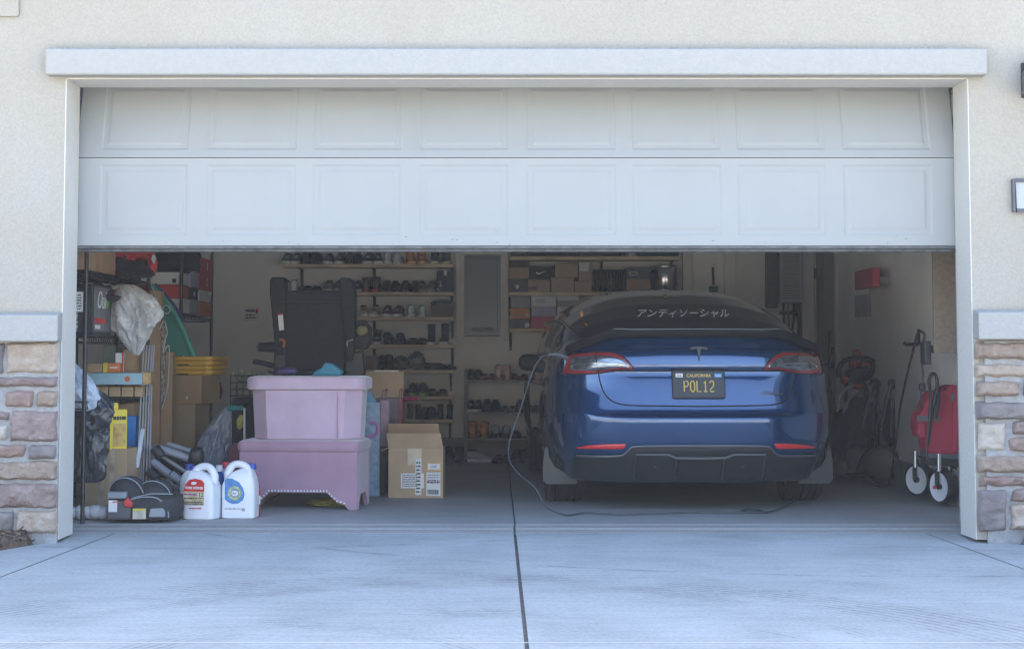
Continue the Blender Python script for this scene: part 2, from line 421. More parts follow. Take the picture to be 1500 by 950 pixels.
# stone veneer
STONES = [mat('stone_tan', (0.335, 0.26, 0.20), 0.9, var=0.3, vs=13, bump=1.0, bs=48, col2=(0.42, 0.36, 0.30)),
          mat('stone_mauve', (0.205, 0.145, 0.13), 0.9, bump=1.0, bs=50, vs=14, col2=(0.30, 0.235, 0.21)),
          mat('stone_brown', (0.235, 0.17, 0.13), 0.9, bump=1.0, bs=48, vs=15, col2=(0.345, 0.275, 0.22)),
          mat('stone_grey', (0.165, 0.145, 0.145), 0.9, bump=0.9, bs=38, vs=9, col2=(0.25, 0.215, 0.20)),
          mat('stone_pale', (0.40, 0.35, 0.29), 0.9, bump=0.9, bs=30, vs=8, col2=(0.50, 0.45, 0.39)),
          mat('stone_rose', (0.235, 0.16, 0.135), 0.9, bump=1.0, bs=48, vs=16, col2=(0.33, 0.25, 0.215))]
MORTAR = mat('mortar', (0.33, 0.335, 0.34), 0.95, var=0.15, vs=25, bump=0.6, bs=80)
def stone(mb, px0, px1, py0, py1, mi, seed):
    x0, za = at(px0, py0, -0.35); x1, zb = at(px1, py1, -0.35)
    h = za - zb; w = x1 - x0; mb.m = mi; rnd = random.Random(seed)
    n, k = max(8, int(w / 0.011)), max(7, int(h / 0.011))
    d0 = rnd.uniform(0.03, 0.045); sl = rnd.uniform(-0.012, 0.012)
    def fn(u, v):
        uu, vv = u * 2 - 1, v * 2 - 1
        e = max(abs(uu) ** 1.0 * 1.0, 0); 
        du = (1 - abs(uu)) * w / 2; dv = (1 - abs(vv)) * h / 2
        ed = min(du, dv)
        k_ = 1 - (1 - min(1, ed / 0.018)) ** 2
        x = lerp(x0, x1, u); z = lerp(zb, za, v)
        wob = 0.011
        x += wob * noise.noise((x * 14 + seed, z * 14, 1)) ; z += wob * noise.noise((x * 14, z * 14 + seed, 7))
        # trim the corners
        c = min(1, (du + dv) / 0.02)
        y = -0.318 - d0 * k_ * (0.5 + 0.5 * c) - 0.013 * noise.noise((x * 12, z * 12, seed)) * k_ - 0.011 * noise.noise((x * 34, z * 34, seed)) * k_ - 0.006 * noise.noise((x * 70, z * 70, seed)) * k_ - sl * vv
        return (x, y, z)
    mb.grid(fn, n, k)
LEFT = [(-26, 4, 503, 548, 3), (8, 83, 502, 547, 0), (-60, 83, 552, 567, 1), (5, 47, 572, 596, 5), (52, 82, 571, 595, 2), (-30, 12, 603, 615, 1), (-30, 9, 622, 645, 4), (14, 82, 600, 646, 1),
        (-40, 34, 651, 671, 5), (40, 81, 652, 672, 3), (-70, 82, 676, 703, 2), (-60, 82, 708, 744, 1), (22, 82, 748, 782, 0), (-60, 18, 749, 782, 3)]
RIGHT = [(1431, 1560, 501, 526, 2), (1431, 1540, 533, 552, 0), (1432, 1494, 558, 580, 2), (1500, 1560, 557, 580, 3), (1432, 1560, 588, 614, 3), (1435, 1475, 620, 661, 4), (1484, 1540, 617, 636, 1), (1480, 1540, 641, 662, 5),
         (1434, 1560, 667, 692, 2), (1437, 1560, 698, 713, 5), (1435, 1477, 718, 778, 3), (1483, 1540, 717, 735, 1), (1481, 1540, 738, 776, 0)]
for L_, xa, xb in ((LEFT, -4.7, XL + 0.0), (RIGHT, XR + 0.052, 4.9)):
    mo = MB()
    z0, z1 = -0.06, at(0, 499, -0.35)[1]
    def fm(u, v): 
        x, z = lerp(xa, xb, u), lerp(z0, z1, v)
        return (x, -0.322 - 0.006 * noise.noise((x * 20, z * 20, 2)), z)
    mo.grid(fm, 160, 90); mo.box(xa, xb, -0.318, -0.3, z0, z1)
    v = mo.build('stone_veneer', MORTAR, house, smooth=True)
    ms = MB()
    for i, s in enumerate(L_): stone(ms, *s, i + (0 if L_ is LEFT else 50))
    rq = random.Random(9)
    for a_, b_ in ((503, 548), (552, 567), (572, 596), (601, 645), (651, 672), (676, 703), (708, 744), (749, 782)):
        p_ = 0
        while p_ < 500:
            w_ = rq.uniform(50, 140)
            s_ = (-76 - p_ - w_, -80 - p_) if L_ is LEFT else (1566 + p_, 1562 + p_ + w_)
            stone(ms, s_[0], s_[1], a_, b_, rq.choice((0, 1, 2, 3, 5, 4, 1, 2)), int(p_ * 7 + a_)); p_ += w_ + 2
    ms.build('stones', STONES, v, smooth=True, auto=60)
# garage interior
m = MB(); m.box(-3.1, 3.13, 6.402, 6.6, -0.05, 3.0); m.build('back_wall', DRYWALL, house)
m = MB(); m.box(-3.1, -2.942, 0.0, 6.4, -0.05, 3.0); m.build('side_wall', DRYWALL, house)
m = MB(); m.box(2.972, 3.13, 0.0, 6.4, -0.05, 3.0); m.build('side_wall', DRYWALL, house)
m = MB(); m.box(2.94, 2.9715, 0.002, 5.42, -0.04, 0.19); m.build('stem_wall', STEM, house, bevel=0.006)
m = MB(); m.box(-2.941, 2.971, 6.375, 6.4015, -0.04, 0.19); m.build('stem_wall', STEM, house, bevel=0.006)
m = MB(); m.box(-3.1, 3.13, 0.0, 6.6, 3.002, 3.15); m.build('ceiling', CEILM, house)
ROOFM = mat('roof_tiles', (0.22, 0.17, 0.14), 0.9, var=0.3, vs=3)
m = MB(); m.box(-9.5, 9.5, -0.9, 7.5, 6.202, 6.34)
m.build('roof', ROOFM, house)
m = MB(); m.box(-9, -3.102, 0, 7.2, 0, 6.2); m.box(3.132, 9, 0, 7.2, 0, 6.2); m.box(-3.1, 3.13, 6.602, 7.2, 0, 6.2); m.build('outer_wall', STUCCO, house)
# vertical boxed pipes on the back wall
for pa, pb, dep in ((1000, 1013, 0.06), (1061, 1078, 0.07)):
    x0, x1 = at(pa, 400, 6.34)[0], at(pb, 400, 6.34)[0]
    m = MB(); m.box(x0, x1, 6.40 - dep, 6.4005, 0.25, 2.99); m.build('boxed_pipe', DRYWALL, house, bevel=0.004)
# side door in the wall at the back
DOORG = mat('grey_door_paint', (0.34, 0.335, 0.32), 0.6, var=0.05)
m = MB(); m.box(2.955, 2.9735, 5.47, 6.33, 0.0, 2.05)
for a, b in ((5.55, 5.85), (5.95, 6.25)):
    for c, d in ((0.2, 0.9), (1.05, 1.9)): m.box(2.950, 2.9552, a, b, c, d)
door = m.build('door', DOORG, house, bevel=0.003)
m = MB(); m.box(2.945, 2.9725, 5.39, 5.465, 0.0, 2.12); m.box(2.945, 2.9725, 6.335, 6.39, 0.0, 2.12); m.box(2.945, 2.9725, 5.467, 6.333, 2.055, 2.12)
m.build('door_frame', mat('door_casing', (0.55, 0.53, 0.49), 0.6, var=0.04), door, bevel=0.003)
for zz in (1.70, 0.98, 0.25):
    m = MB(); m.box(2.944, 2.957, 6.29, 6.33, zz - 0.05, zz + 0.05); m.lathe([(0.008, -0.05), (0.008, 0.05)], (2.944, 6.335, zz), seg=8); m.build('hinge', BLACKM, door)
m = MB(); m.lathe([(0.03, 0), (0.03, -0.02), (0.012, -0.03), (0.012, -0.06)], (2.954, 5.54, 0.87), axis='x', seg=14); m.tube([(2.90, 5.54, 0.87), (2.895, 5.60, 0.872), (2.90, 5.66, 0.87)], 0.010, 8); m.build('handle', BLACKM, door, smooth=True)
m = MB(); m.lathe([(0.03, 0), (0.03, -0.02), (0.018, -0.035)], (2.954, 5.54, 1.0), axis='x', seg=14); m.build('deadbolt', BLACKM, door, smooth=True)

# overhead door: two lowest sections in view, the upper one already tipping back on the curve, the rest flat under the ceiling
DX0, DX1 = -2.345, 2.567
gd = bpy.data.objects.new('garage_door', None); COL.objects.link(gd); gd.parent = house
def section(H, first):
    """local: x along the door, z up 0..H, front face at y = 0"""
    mb = MB(); rnd = random.Random(5)
    x = at(113, 300, 0.02)[0]
    cells = [(147, 275), (302, 434), (458, 587), (614, 745), (771, 903), (926, 1057), (1080, 1210), (1235, 1365)]
    cx = [(at(a, 250, 0.02)[0], at(b, 250, 0.02)[0]) for a, b in cells]
    xs = [DX0]
    for (a, b), (c, d) in zip(cx, cx[1:]): xs.append((b + c) / 2)
    xs.append(DX1)
    za, zb = (0.055, H - 0.035) if first else (0.045, H - 0.04)
    for (a, b), l, r in zip(cx, xs, xs[1:]):
        rects = [(l, r, 0, H, 0), (a, b, za, zb, 0), (a + 0.012, b - 0.012, za + 0.012, zb - 0.012, 0.0048), (a + 0.030, b - 0.030, za + 0.030, zb - 0.030, 0.0048), (a + 0.046, b - 0.046, za + 0.046, zb - 0.046, 0.001)]
        rs = [[(p, y, s), (q, y, s), (q, y, t), (p, y, t)] for p, q, s, t, y in rects]
        mb.rings(rs, cap=False); mb.add(rs[-1], [(0, 1, 2, 3)])
    mb.add([(DX0, 0, 0), (DX1, 0, 0), (DX1, 0.045, 0), (DX0, 0.045, 0), (DX0, 0, H), (DX1, 0, H), (DX1, 0.045, H), (DX0, 0.045, H)], [(0, 1, 2, 3), (4, 7, 6, 5), (3, 2, 6, 7), (0, 3, 7, 4), (1, 5, 6, 2)])
    return mb
zb = at(700, 359.5, 0.02)[1]; zj = at(700, 231, 0.02)[1]
H = zj - zb
s1 = section(H - 0.003, True).build('door_section', DOORW, gd, bevel=0.0025); s1.location = (0, 0.02, zb)
s2 = section(0.49, False).build('door_section', DOORW, gd, bevel=0.0025); s2.location = (0, 0.02, zj + 0.002); s2.rotation_euler = (-R(16), 0, 0)
yy, zz = 0.02 + 0.49 * math.sin(R(16)), zj + 0.49 * math.cos(R(16))
s3 = section(0.49, False).build('door_section', DOORW, gd); s3.location = (0, yy + 0.01, zz + 0.002); s3.rotation_euler = (-R(62), 0, 0)
m = MB(); m.box(DX0, DX1, 0.014, 0.07, zb - 0.016, zb - 0.002); m.tube([(DX0, 0.045, zb - 0.022), (DX1, 0.045, zb - 0.022)], 0.014, 8)
m.build('bottom_seal', mat('seal_rubber', (0.10, 0.105, 0.11), 0.7, var=0.3, vs=20), gd)
SPECK = mat('door_speck', (0.24, 0.235, 0.23), 0.9, var=0)
m = MB(); rr = random.Random(11)
for i in range(30):
    x = rr.uniform(-1.9, 2.3); z = zb + abs(rr.gauss(0, 0.035)) + 0.004; s = rr.uniform(0.0015, 0.0042)
    m.ball((x, 0.0195, z), (s * rr.uniform(0.8, 2.2), 0.0012, s), 6, 5)
m.build('dirt_specks', SPECK, gd)
for x in (DX0 - 0.05, DX1 + 0.02):
    m = MB(); m.tube([(x, 0.09, 0.05), (x, 0.09, 2.2), (x, 0.14, 2.45), (x, 0.30, 2.62), (x, 0.55, 2.68), (x, 3.0, 2.70)], 0.018, 6, smooth=3); m.build('door_track', STEEL, gd)

# wall lamp and house number at the edge of the frame
lamp = thing('wall_lamp', 'dark metal wall lamp cut off above the house number', 'lamp', (at(1497, 120, -0.42)[0] + 0.09, -0.3, at(1497, 120, -0.42)[1]))
m = MB(); m.box(-0.06, 0.06, -0.02, -0.002, -0.07, 0.12); m.build('back_plate', BLACKM, lamp, bevel=0.004)
m = MB(); m.lathe([(0.03, 0.13), (0.085, 0.05), (0.09, 0.045), (0.085, 0.04), (0.085, -0.045), (0.09, -0.05), (0.09, -0.06), (0.02, -0.06)], (0, -0.125, 0), seg=20); m.build('lamp_housing', mat('lamp_metal', (0.13, 0.14, 0.16), 0.4, metal=0.6, var=0.2), lamp, smooth=True)
m = MB(); m.tube([(0, -0.02, 0.1), (0, -0.06, 0.16), (0, -0.125, 0.13)], 0.012, 8, smooth=4); m.build('arm', BLACKM, lamp)
x0, z1 = at(1483, 262, -0.33); x1, z0 = at(1530, 310, -0.33)
pl = thing('number_plaque', 'white house number plaque in a dark frame on the stucco wall', 'house number', (x0, -0.302, z0))
w, h = 0.46, z1 - z0
FRM = mat('plaque_frame', (0.085, 0.09, 0.11), 0.45, var=0.1)
m = MB(); t = 0.017
m.box(0, t, -0.03, 0, 0, h); m.box(w - t, w, -0.03, 0, 0, h); m.box(t, w - t, -0.03, 0, h - t, h); m.box(t, w - t, -0.03, 0, 0, t); m.build('frame', FRM, pl, bevel=0.003)
m = MB(); m.box(t, w - t, -0.016, 0, t, h - t); m.build('panel', mat('plaque_white', (0.40, 0.42, 0.43), 0.4, var=0.03), pl)
text('1', 0.20, 'numeral', PRINT, pl, (0.085, -0.018, h * 0.5), bold=0.004)

# weeds in the soil
def weed(x, y, seed, label):
    r_ = random.Random(seed); mb = MB()
    for i in range(26):
        a = r_.uniform(0, 6.28); L = r_.uniform(0.04, 0.10); w_ = r_.uniform(0.006, 0.012); t_ = r_.uniform(0.3, 1.2)
        dx, dy = math.cos(a), math.sin(a); bx, by = r_.gauss(0, 0.02), r_.gauss(0, 0.02)
        P = [(bx, by, 0), (bx + dx * L * 0.5 * t_, by + dy * L * 0.5 * t_, L * 0.6), (bx + dx * L * t_, by + dy * L * t_, L * 0.75)]
        nx, ny = -dy * w_, dx * w_
        mb.add([P[0], (P[1][0] + nx, P[1][1] + ny, P[1][2]), P[2], (P[1][0] - nx, P[1][1] - ny, P[1][2])], [(0, 1, 2, 3)])
    o = mb.build('weed', mat('weed_leaf', (0.07, 0.11, 0.035), 0.7, var=0.3, vs=30), loc=(x, y, slope(y) + 0.015)); tag(o, label, 'weed'); return o
weed(-2.60, -0.98, 1, 'low green weed in the soil under the mauve stone pier')
weed(2.82, -0.74, 2, 'small green weed in the soil under the grey cornerstone pier')

# houses across the street, seen only as reflections in paint and plastic
def street_house(label, x0, x1, y, hgt, wall_c, two):
    t_ = thing('house', label, 'house', ((x0 + x1) / 2, y, -.3), math.pi, 'houses across the street')
    w = (x1 - x0) / 2
    wm = mat('stucco_' + wall_c[1:], wall_c, .9, var=.08, vs=3, bump=.3, bs=80)
    m = MB(); m.box(-w, w, 0, 9, 0, hgt); m.build('wall', wm, t_)
    m = MB(); m.rings([[(-w - .5, -.6, hgt + .01), (w + .5, -.6, hgt + .01), (w + .5, 9.5, hgt + .01), (-w - .5, 9.5, hgt + .01)], [(-w - .5, -.6, hgt + .2), (w + .5, -.6, hgt + .2), (w + .5, 9.5, hgt + .2), (-w - .5, 9.5, hgt + .2)], [(-w * .4, 4, hgt + 1.6), (w * .4, 4, hgt + 1.6), (w * .4, 5, hgt + 1.6), (-w * .4, 5, hgt + 1.6)]]); m.build('roof', ROOFM, t_)
    m = MB(); m.box(-w + .6, -w + 5.4, -.05, -.003, .0, 2.4)
    for k in range(1, 5): m.box(-w + .6, -w + 5.4, -.056, -.051, k * .48 - .012, k * .48 + .012)
    m.build('garage_door', DOORW, t_)
    m = MB(); m.box(1.2, 2.2, -.06, -.003, .1, 2.2); m.build('door', mat('brown_door', (.12, .06, .04), .5), t_)
    for a, z in ([(3.2, 1.0)] + ([(-3.5, 3.6), (0, 3.6), (3.2, 3.6)] if two else [])):
        if a + 1.5 > w: continue
        m = MB(); m.box(a, a + 1.5, -.03, -.002, z, z + 1.3); f_ = m.build('window', TRIM, t_)
        m = MB(); m.box(a + .1, a + 1.4, -.045, -.031, z + .1, z + 1.2); m.build('pane', mat('house_pane', (.03, .04, .05), .08, var=0), f_)
street_house('two storey cream house across the street facing the garage', -7, 6, -27, 6.0, '#d8cfbd', True)
street_house('grey beige single storey house across the street beside the cream one', 9, 21, -27.5, 3.4, '#b9b1a4', False)
street_house('warm tan two storey house across the street past its neighbours', -23, -10, -27.5, 5.8, '#cbb592', True)
# ------------------------------------------------------------------ left side of the garage
def carton(name, label, cat, x0, x1, y0, y1, z0, z1, m_, group=None, lid=None, rz=0.0, lidm=None, tape=None):
    cx, cy = (x0 + x1) / 2, (y0 + y1) / 2; w, d, h = (x1 - x0) / 2, (y1 - y0) / 2, z1 - z0
    t_ = thing(name, label, cat, (cx, cy, z0), rz, group)
    mb = MB(); mb.box(-w, w, -d, d, 0, h - (lid * 0.15 if lid else 0)); mb.build('body', m_, t_, bevel=0.003)
    if lid:
        mb = MB(); mb.box(-w - 0.004, w + 0.004, -d - 0.004, d + 0.004, h - lid, h); mb.build('lid', lidm or m_, t_, bevel=0.003)
    if tape:
        mb = MB(); mb.box(-tape, tape, -d - 0.0015, d + 0.0015, h * 0.72, h + 0.0012); mb.build('tape', TAPE, t_)
    return t_
def patch(parent, name, m_, x0, x1, z0, z1, y, th=0.0015):
    mb = MB(); mb.box(x0, x1, y - th, y, z0, z1); return mb.build(name, m_, parent)
def spatch(parent, name, m_, y0, y1, z0, z1, x, th=0.0015):
    mb = MB(); mb.box(x, x + th, y0, y1, z0, z1); return mb.build(name, m_, parent)
def lines(parent, name, m_, x0, x1, z0, z1, y, n, seed, th=0.0022, gap=0.45):
    """rows of small printed dashes"""
    r_ = random.Random(seed); mb = MB(); dz = (z1 - z0) / n
    for i in range(n):
        x = x0
        while x < x1:
            w = min(x1 - x, r_.uniform(0.006, 0.03)); mb.box(x, x + w, y - th, y, z0 + dz * i + dz * 0.25, z0 + dz * (i + 1) - dz * gap * 0.6); x += w + 0.004
    return mb.build(name, m_, parent)

# wire shelving --------------------------------------------------
def wire_rack(label, x0, x1, y0, y1, zs, top, group='black wire storage racks'):
    t_ = thing('wire_rack', label, 'shelving rack', ((x0 + x1) / 2, (y0 + y1) / 2, 0), 0, group)
    w, d = (x1 - x0) / 2, (y1 - y0) / 2
    for sx in (-1, 1):
        for sy in (-1, 1):
            mb = MB(); mb.lathe([(0.0125, 0.0), (0.0125, top)], (sx * w, sy * d, 0), seg=10)
            for k in range(12): mb.lathe([(0.0135, 0.1 + k * 0.14), (0.0135, 0.106 + k * 0.14)], (sx * w, sy * d, 0), seg=10)
            mb.build('post', BLACKM, t_, smooth=True)
    for z in zs:
        mb = MB()
        for zz in (z - 0.005, z - 0.045):
            for sx in (-1, 1): mb.tube([(sx * w, -d, zz), (sx * w, d, zz)], 0.004, 6)
            for sy in (-1, 1): mb.tube([(-w, sy * d, zz), (w, sy * d, zz)], 0.004, 6)
        n = int(2 * d / 0.03)
        for i in range(1, n):
            y = -d + 2 * d * i / n; mb.tube([(-w, y, z - 0.003), (w, y, z - 0.003)], 0.002, 5)
            if i % 2: mb.tube([(w, y - 0.03, z - 0.005), (w, y, z - 0.045), (w, y + 0.03, z - 0.005)], 0.002, 5)
        for k in (-0.5, 0, 0.5): mb.tube([(w * k, -d, z - 0.007), (w * k, d, z - 0.007)], 0.003, 5)
        mb.build('shelf', BLACKM, t_)
    return t_
RX = -2.375
Z3, Z2, Z1, Z0 = 1.46, 1.085, 0.70, 0.10
wire_rack('near black wire rack along the wall, loaded with cartons and a jacket', -2.86, RX, 0.42, 2.2, (Z3, Z2, Z1), 2.0)
wire_rack('far black wire rack holding red and white shoe boxes', -2.86, RX, 3.42, 4.80, (1.275, 0.45), 1.95)
carton('cardboard_box', 'tall plain brown carton half hidden by the garage door jamb, top rack shelf', 'box', -2.80, -2.41, 0.46, 0.80, Z3, Z3 + 0.42, KRAFT2, 'cartons on the near rack')
carton('cardboard_box', 'plain brown carton next to the red jacket on the top rack shelf', 'box', -2.79, -2.40, 0.93, 1.29, Z3, Z3 + 0.44, KRAFT, 'cartons on the near rack')
# red and black jacket heap
jk = thing('jacket', 'crumpled red and black jacket with a white badge on the top rack shelf', 'jacket', (-2.50, 1.70, Z3))
REDC = mat('red_cloth', (0.55, 0.05, 0.045), 0.85, var=0.25, vs=20, bump=0.5, bs=40)
BLKC = mat('black_cloth', (0.018, 0.019, 0.022), 0.9, var=0.3, vs=20, bump=0.5, bs=40)
m = MB(); m.ball((0, 0, 0.06), (0.20, 0.34, 0.10), 28, 16, 0.45, 2.5, 3); m.build('black_lower', BLKC, jk, smooth=True)
m = MB(); m.ball((0.03, -0.08, 0.18), (0.19, 0.33, 0.075), 28, 16, 0.5, 2.7, 8); m.build('red_body', REDC, jk, smooth=True)
m = MB(); m.ball((0.0, -0.02, 0.29), (0.20, 0.30, 0.09), 28, 16, 0.5, 2.6, 12); m.build('black_collar', BLKC, jk, smooth=True)
m = MB(); m.tube([(0.17, 0.2, 0.20), (0.20, 0.24, 0.12), (0.19, 0.22, 0.04)], 0.035, 8, smooth=4); m.build('sleeve', REDC, jk, smooth=True)
m = MB(); m.ball((0.215, 0.22, 0.14), (0.012, 0.04, 0.032), 12, 8, 0.4, 4, 2); m.build('badge', WHITEP, jk, smooth=True)
m = MB(); m.ball((-2.52, 1.18, Z3 - 0.14), (0.16, 0.42, 0.085), 26, 14, 0.4, 3, 5)
tag(m.build('black_bag', BLKC, smooth=True), 'flat black cloth bag squeezed under the top rack shelf', 'bag')
# printed cartons on the second shelf
b1 = carton('toy_box', 'small black carton with a white label and upright lettering, nearest on the rack', 'box', -2.72, -2.385, 0.43, 0.575, Z2, Z2 + 0.265, BLACKP, 'printed cartons')
patch(b1, 'label', WHITEP, 0.05, 0.160, 0.13, 0.245, -0.0735)
lines(b1, 'fine_print', PRINT, 0.06, 0.15, 0.14, 0.235, -0.075, 6, 2)
text('VM SHELL', 0.034, 'lettering', WHITEP, b1, (0.115, -0.0745, 0.068), (math.pi / 2, math.pi / 2, 0), width=0.75, bold=0.001)
PIC = mat('printed_grey', (0.10, 0.10, 0.105), 0.45, var=0.6, vs=9, col2=(0.20, 0.20, 0.20))
b2 = carton('tool_box', 'larger black carton with white script and a red strip on its long side', 'box', -2.78, -2.383, 0.62, 1.10, Z2, Z2 + 0.30, BLACKP, 'printed cartons')
spatch(b2, 'picture', PIC, -0.21, 0.215, 0.02, 0.285, 0.199)
text('Oul', 0.15, 'script', WHITEP, b2, (0.2012, -0.02, 0.205), (math.pi / 2, 0, math.pi / 2), shear=0.3)
m = MB(); m.tube([(0.2022, 0.10, 0.215), (0.2022, 0.13, 0.235), (0.2022, 0.16, 0.215), (0.2022, 0.13, 0.16), (0.2022, 0.10, 0.215)], 0.006, 6, smooth=3); m.build('green_ring', mat('ring_green', (0.12, 0.30, 0.06), 0.5), b2)
spatch(b2, 'red_strip', REDC, -0.20, 0.10, 0.068, 0.10, 0.2012)
spatch(b2, 'white_strip', WHITEP, -0.18, -0.05, 0.035, 0.058, 0.2012)
# plastic carrier bag with orange handles
pb = thing('plastic_bag', 'crumpled pale grey plastic carrier bag with orange handles hung on the rack', 'bag', pt(193, 520, 1.15))
PLAST = mat('pale_plastic_film', (0.70, 0.71, 0.72), 0.30, var=0.1, vs=5, bump=1.0, bs=20, stretch=(1.6, 1.6, .8), trans=0.25, spec=0.6, col2=(0.50, 0.49, 0.46))
def sack(mb, prof, seed, nu=96, amp=0.14, dy=0.6):
    """prof: (x centre, z, half width)"""
    rs = []
    P = catmull([(a, b, c) for a, b, c in prof], 12)
    for q in P:
        ring = []
        for j in range(nu):
            a = 2 * math.pi * j / nu
            n_ = noise.noise((math.cos(a) * 1.8 + seed, math.sin(a) * 1.8, q.y * 7)) + 0.9 * (0.35 - abs(noise.noise((math.cos(a) * 3.2 + q.y * 5, math.sin(a) * 3.2, q.y * 11 + seed)))) * 1.5 + 0.5 * (0.3 - abs(noise.noise((math.cos(a) * 7 - q.y * 9, math.sin(a) * 7, q.y * 24 + seed))))
            r_ = q.z * (1 + amp * n_ * 1.6)
            ring.append((q.x + math.cos(a) * r_, math.sin(a) * r_ * dy, q.y))
        rs.append(ring)
    mb.rings(rs)
m = MB(); sack(m, [(0.03, 0.0, 0.015), (0.015, 0.06, 0.06), (0.0, 0.15, 0.105), (0.015, 0.24, 0.135), (0.0, 0.32, 0.125), (-0.03, 0.39, 0.10), (-0.05, 0.435, 0.05)], 3, amp=0.24)
m.build('film', PLAST, pb, smooth=True)
ORG = mat('orange_plastic', (0.55, 0.16, 0.045), 0.4, var=0.15, vs=20, bump=0.3)
m = MB(); m.tube([(-0.125, 0, 0.27), (-0.13, -0.02, 0.33), (-0.06, -0.02, 0.43), (0.02, -0.01, 0.41), (0.09, 0, 0.36), (0.135, 0.01, 0.30)], [0.02, 0.018, 0.010, 0.010, 0.015, 0.028], 8, smooth=5, flatten=0.6); m.build('handle', ORG, pb, smooth=True)
# lower shelf goods
carton('long_carton', 'long pale blue carton lying across the lower rack shelf', 'box', -2.66, -2.16, 1.22, 1.32, at(150, 563, 1.22)[1], at(150, 546, 1.22)[1], mat('pale_blue_card', (0.30, 0.47, 0.53), 0.7, var=0.12, vs=8), None)
q = bpy.data.objects['long_carton']
m = MB(); m.box(0.205, 0.256, -0.055, 0.055, 0.002, 0.078); m.build('end_wrap', mat('yellow_tape', (0.45, 0.30, 0.12), 0.4, var=0.3, vs=30), q, bevel=0.003)
m = MB(); m.lathe([(0.018, -0.0008), (0.018, 0.0)], (0.11, -0.0505, 0.035), axis='y', seg=12); m.build('orange_dot', ORG, q)
zs = at(150, 546, 1.22)[1] + 0.004
def small(name, label, cat, a, b, c, d, Y, dp, m_, group=None, z0=None):
    (x0, za), (x1, zb_) = at(a, c, Y), at(b, d, Y)
    return carton(name, label, cat, x0, x1, Y, Y + dp, zb_ if z0 is None else z0, za, m_, group)
sg = 'small goods on the lower rack shelf'
small('small_carton', 'small brown carton beside the orange one above the pale blue carton', 'box', 126, 150, 532, 546, 1.225, 0.09, KRAFT3, sg, zs)
o = small('snack_box', 'small orange and yellow carton on the pale blue carton', 'box', 151, 176, 531.5, 546, 1.225, 0.09, ORG, sg, zs)
patch(o, 'yellow_panel', mat('yellow_card', (0.62, 0.46, 0.05), 0.6), -0.052, -0.025, 0.0, 0.059, -0.0465); lines(o, 'lettering', WHITEP, -0.01, 0.04, 0.02, 0.04, -0.0465, 1, 4)
small('tin', 'upright grey green tin behind the small orange carton', 'tin', 151, 167, 505, 546, 1.35, 0.05, mat('green_grey_tin', (0.14, 0.165, 0.14), 0.45, var=0.2), sg, zs - 0.02)
o = small('book', 'white book with a red spine standing on the lower rack shelf', 'book', 169, 181, 516.5, 546, 1.30, 0.012, WHITEP, sg, zs); patch(o, 'spine', REDC, 0.015, 0.0255, 0.001, 0.125, -0.0065)
small('cardboard_box', 'wide brown carton behind the white book', 'box', 181, 203, 512, 562, 1.50, 0.3, KRAFT, sg, Z1 + 0.002)
for i, (a, b) in enumerate(((141, 158), (160, 176), (178, 195), (197, 209))):
    small('small_carton', ['pale brown drawer carton, furthest out of the row of four', 'pale brown drawer carton, second of four under the long blue carton', 'pale brown drawer carton, third of four under the long blue carton', 'narrow brown drawer carton at the inner end of its row of four'][i], 'box', a, b, 566, 580, 1.35, 0.25, KRAFT2, 'row of small brown cartons', Z1 + 0.002)
small('cardboard_box', 'big brown carton on the floor under the near rack', 'box', 150, 196, 590, 650, 1.55, 0.45, KRAFT3, None, 0.0)
# black bin bag with clear film on top
bb = thing('bin_bag', 'big shiny black bin bag bulging out beside the door jamb', 'bag', pt(129, 706, 0.62))
BBAG = mat('black_film', (0.028, 0.031, 0.036), 0.33, var=0.2, vs=10, bump=0.35, bs=16, stretch=(.7, .7, 2.4), spec=0.7)
m = MB(); sack(m, [(0.0, 0.0, 0.05), (-0.02, 0.05, 0.10), (-0.02, 0.25, 0.115), (0.0, 0.40, 0.135), (-0.01, 0.50, 0.10), (-0.04, 0.56, 0.04)], 11, amp=0.20)
m.build('film', BBAG, bb, smooth=True)
cb = thing('clear_bag', 'clear crumpled plastic bag resting on the black bin bag', 'bag', pt(112, 603, 0.55))
CLEAR = mat('milky_film', (0.52, 0.58, 0.66), 0.22, var=0.2, vs=6, bump=1.0, bs=18, stretch=(.8, .8, 2), spec=0.7, col2=(0.35, 0.42, 0.52))
m = MB(); sack(m, [(0.05, 0.0, 0.03), (0.03, 0.04, 0.09), (0.0, 0.12, 0.105), (-0.02, 0.20, 0.08), (-0.05, 0.29, 0.03)], 17, amp=0.16)
m.build('film', CLEAR, cb, smooth=True)
# tall taped carton
tc = carton('taped_carton', 'tall brown carton with shiny tape standing by the door jamb', 'box', -0.136, 0.136, -0.14, 0.14, 0, 0.385, KRAFT2)
tc.location = pt(165, 747, 1.18); tc.rotation_euler = (0, 0, R(-8))
m = MB(); m.box(-0.045, -0.005, -0.1425, 0.1425, 0.0, 0.3865); m.box(0.03, 0.06, -0.142, 0.142, 0.12, 0.3862); m.build('tape', mat('shiny_tape', (0.50, 0.40, 0.30), 0.15, var=0.25, vs=18, bump=0.3, bs=40), tc)
# foam lumps in a clear bag
fb = thing('foam_bag', 'bag of round white foam lumps on the floor by the jamb', 'bag', pt(130, 758, 0.62))
WF = mat('white_foam', (0.62, 0.64, 0.66), 0.35, var=0.1, vs=30, bump=0.4, bs=30)
m = MB(); rr = random.Random(4)
for x, s in ((-0.09, 0.035), (-0.045, 0.038), (0.0, 0.036), (0.045, 0.04), (0.085, 0.036)): m.ball((x, rr.uniform(-0.02, 0.02), s * 0.92), (s * 1.1, s, s), 16, 10, 0.15, 2, x * 50)
m.build('lumps', WF, fb, smooth=True)
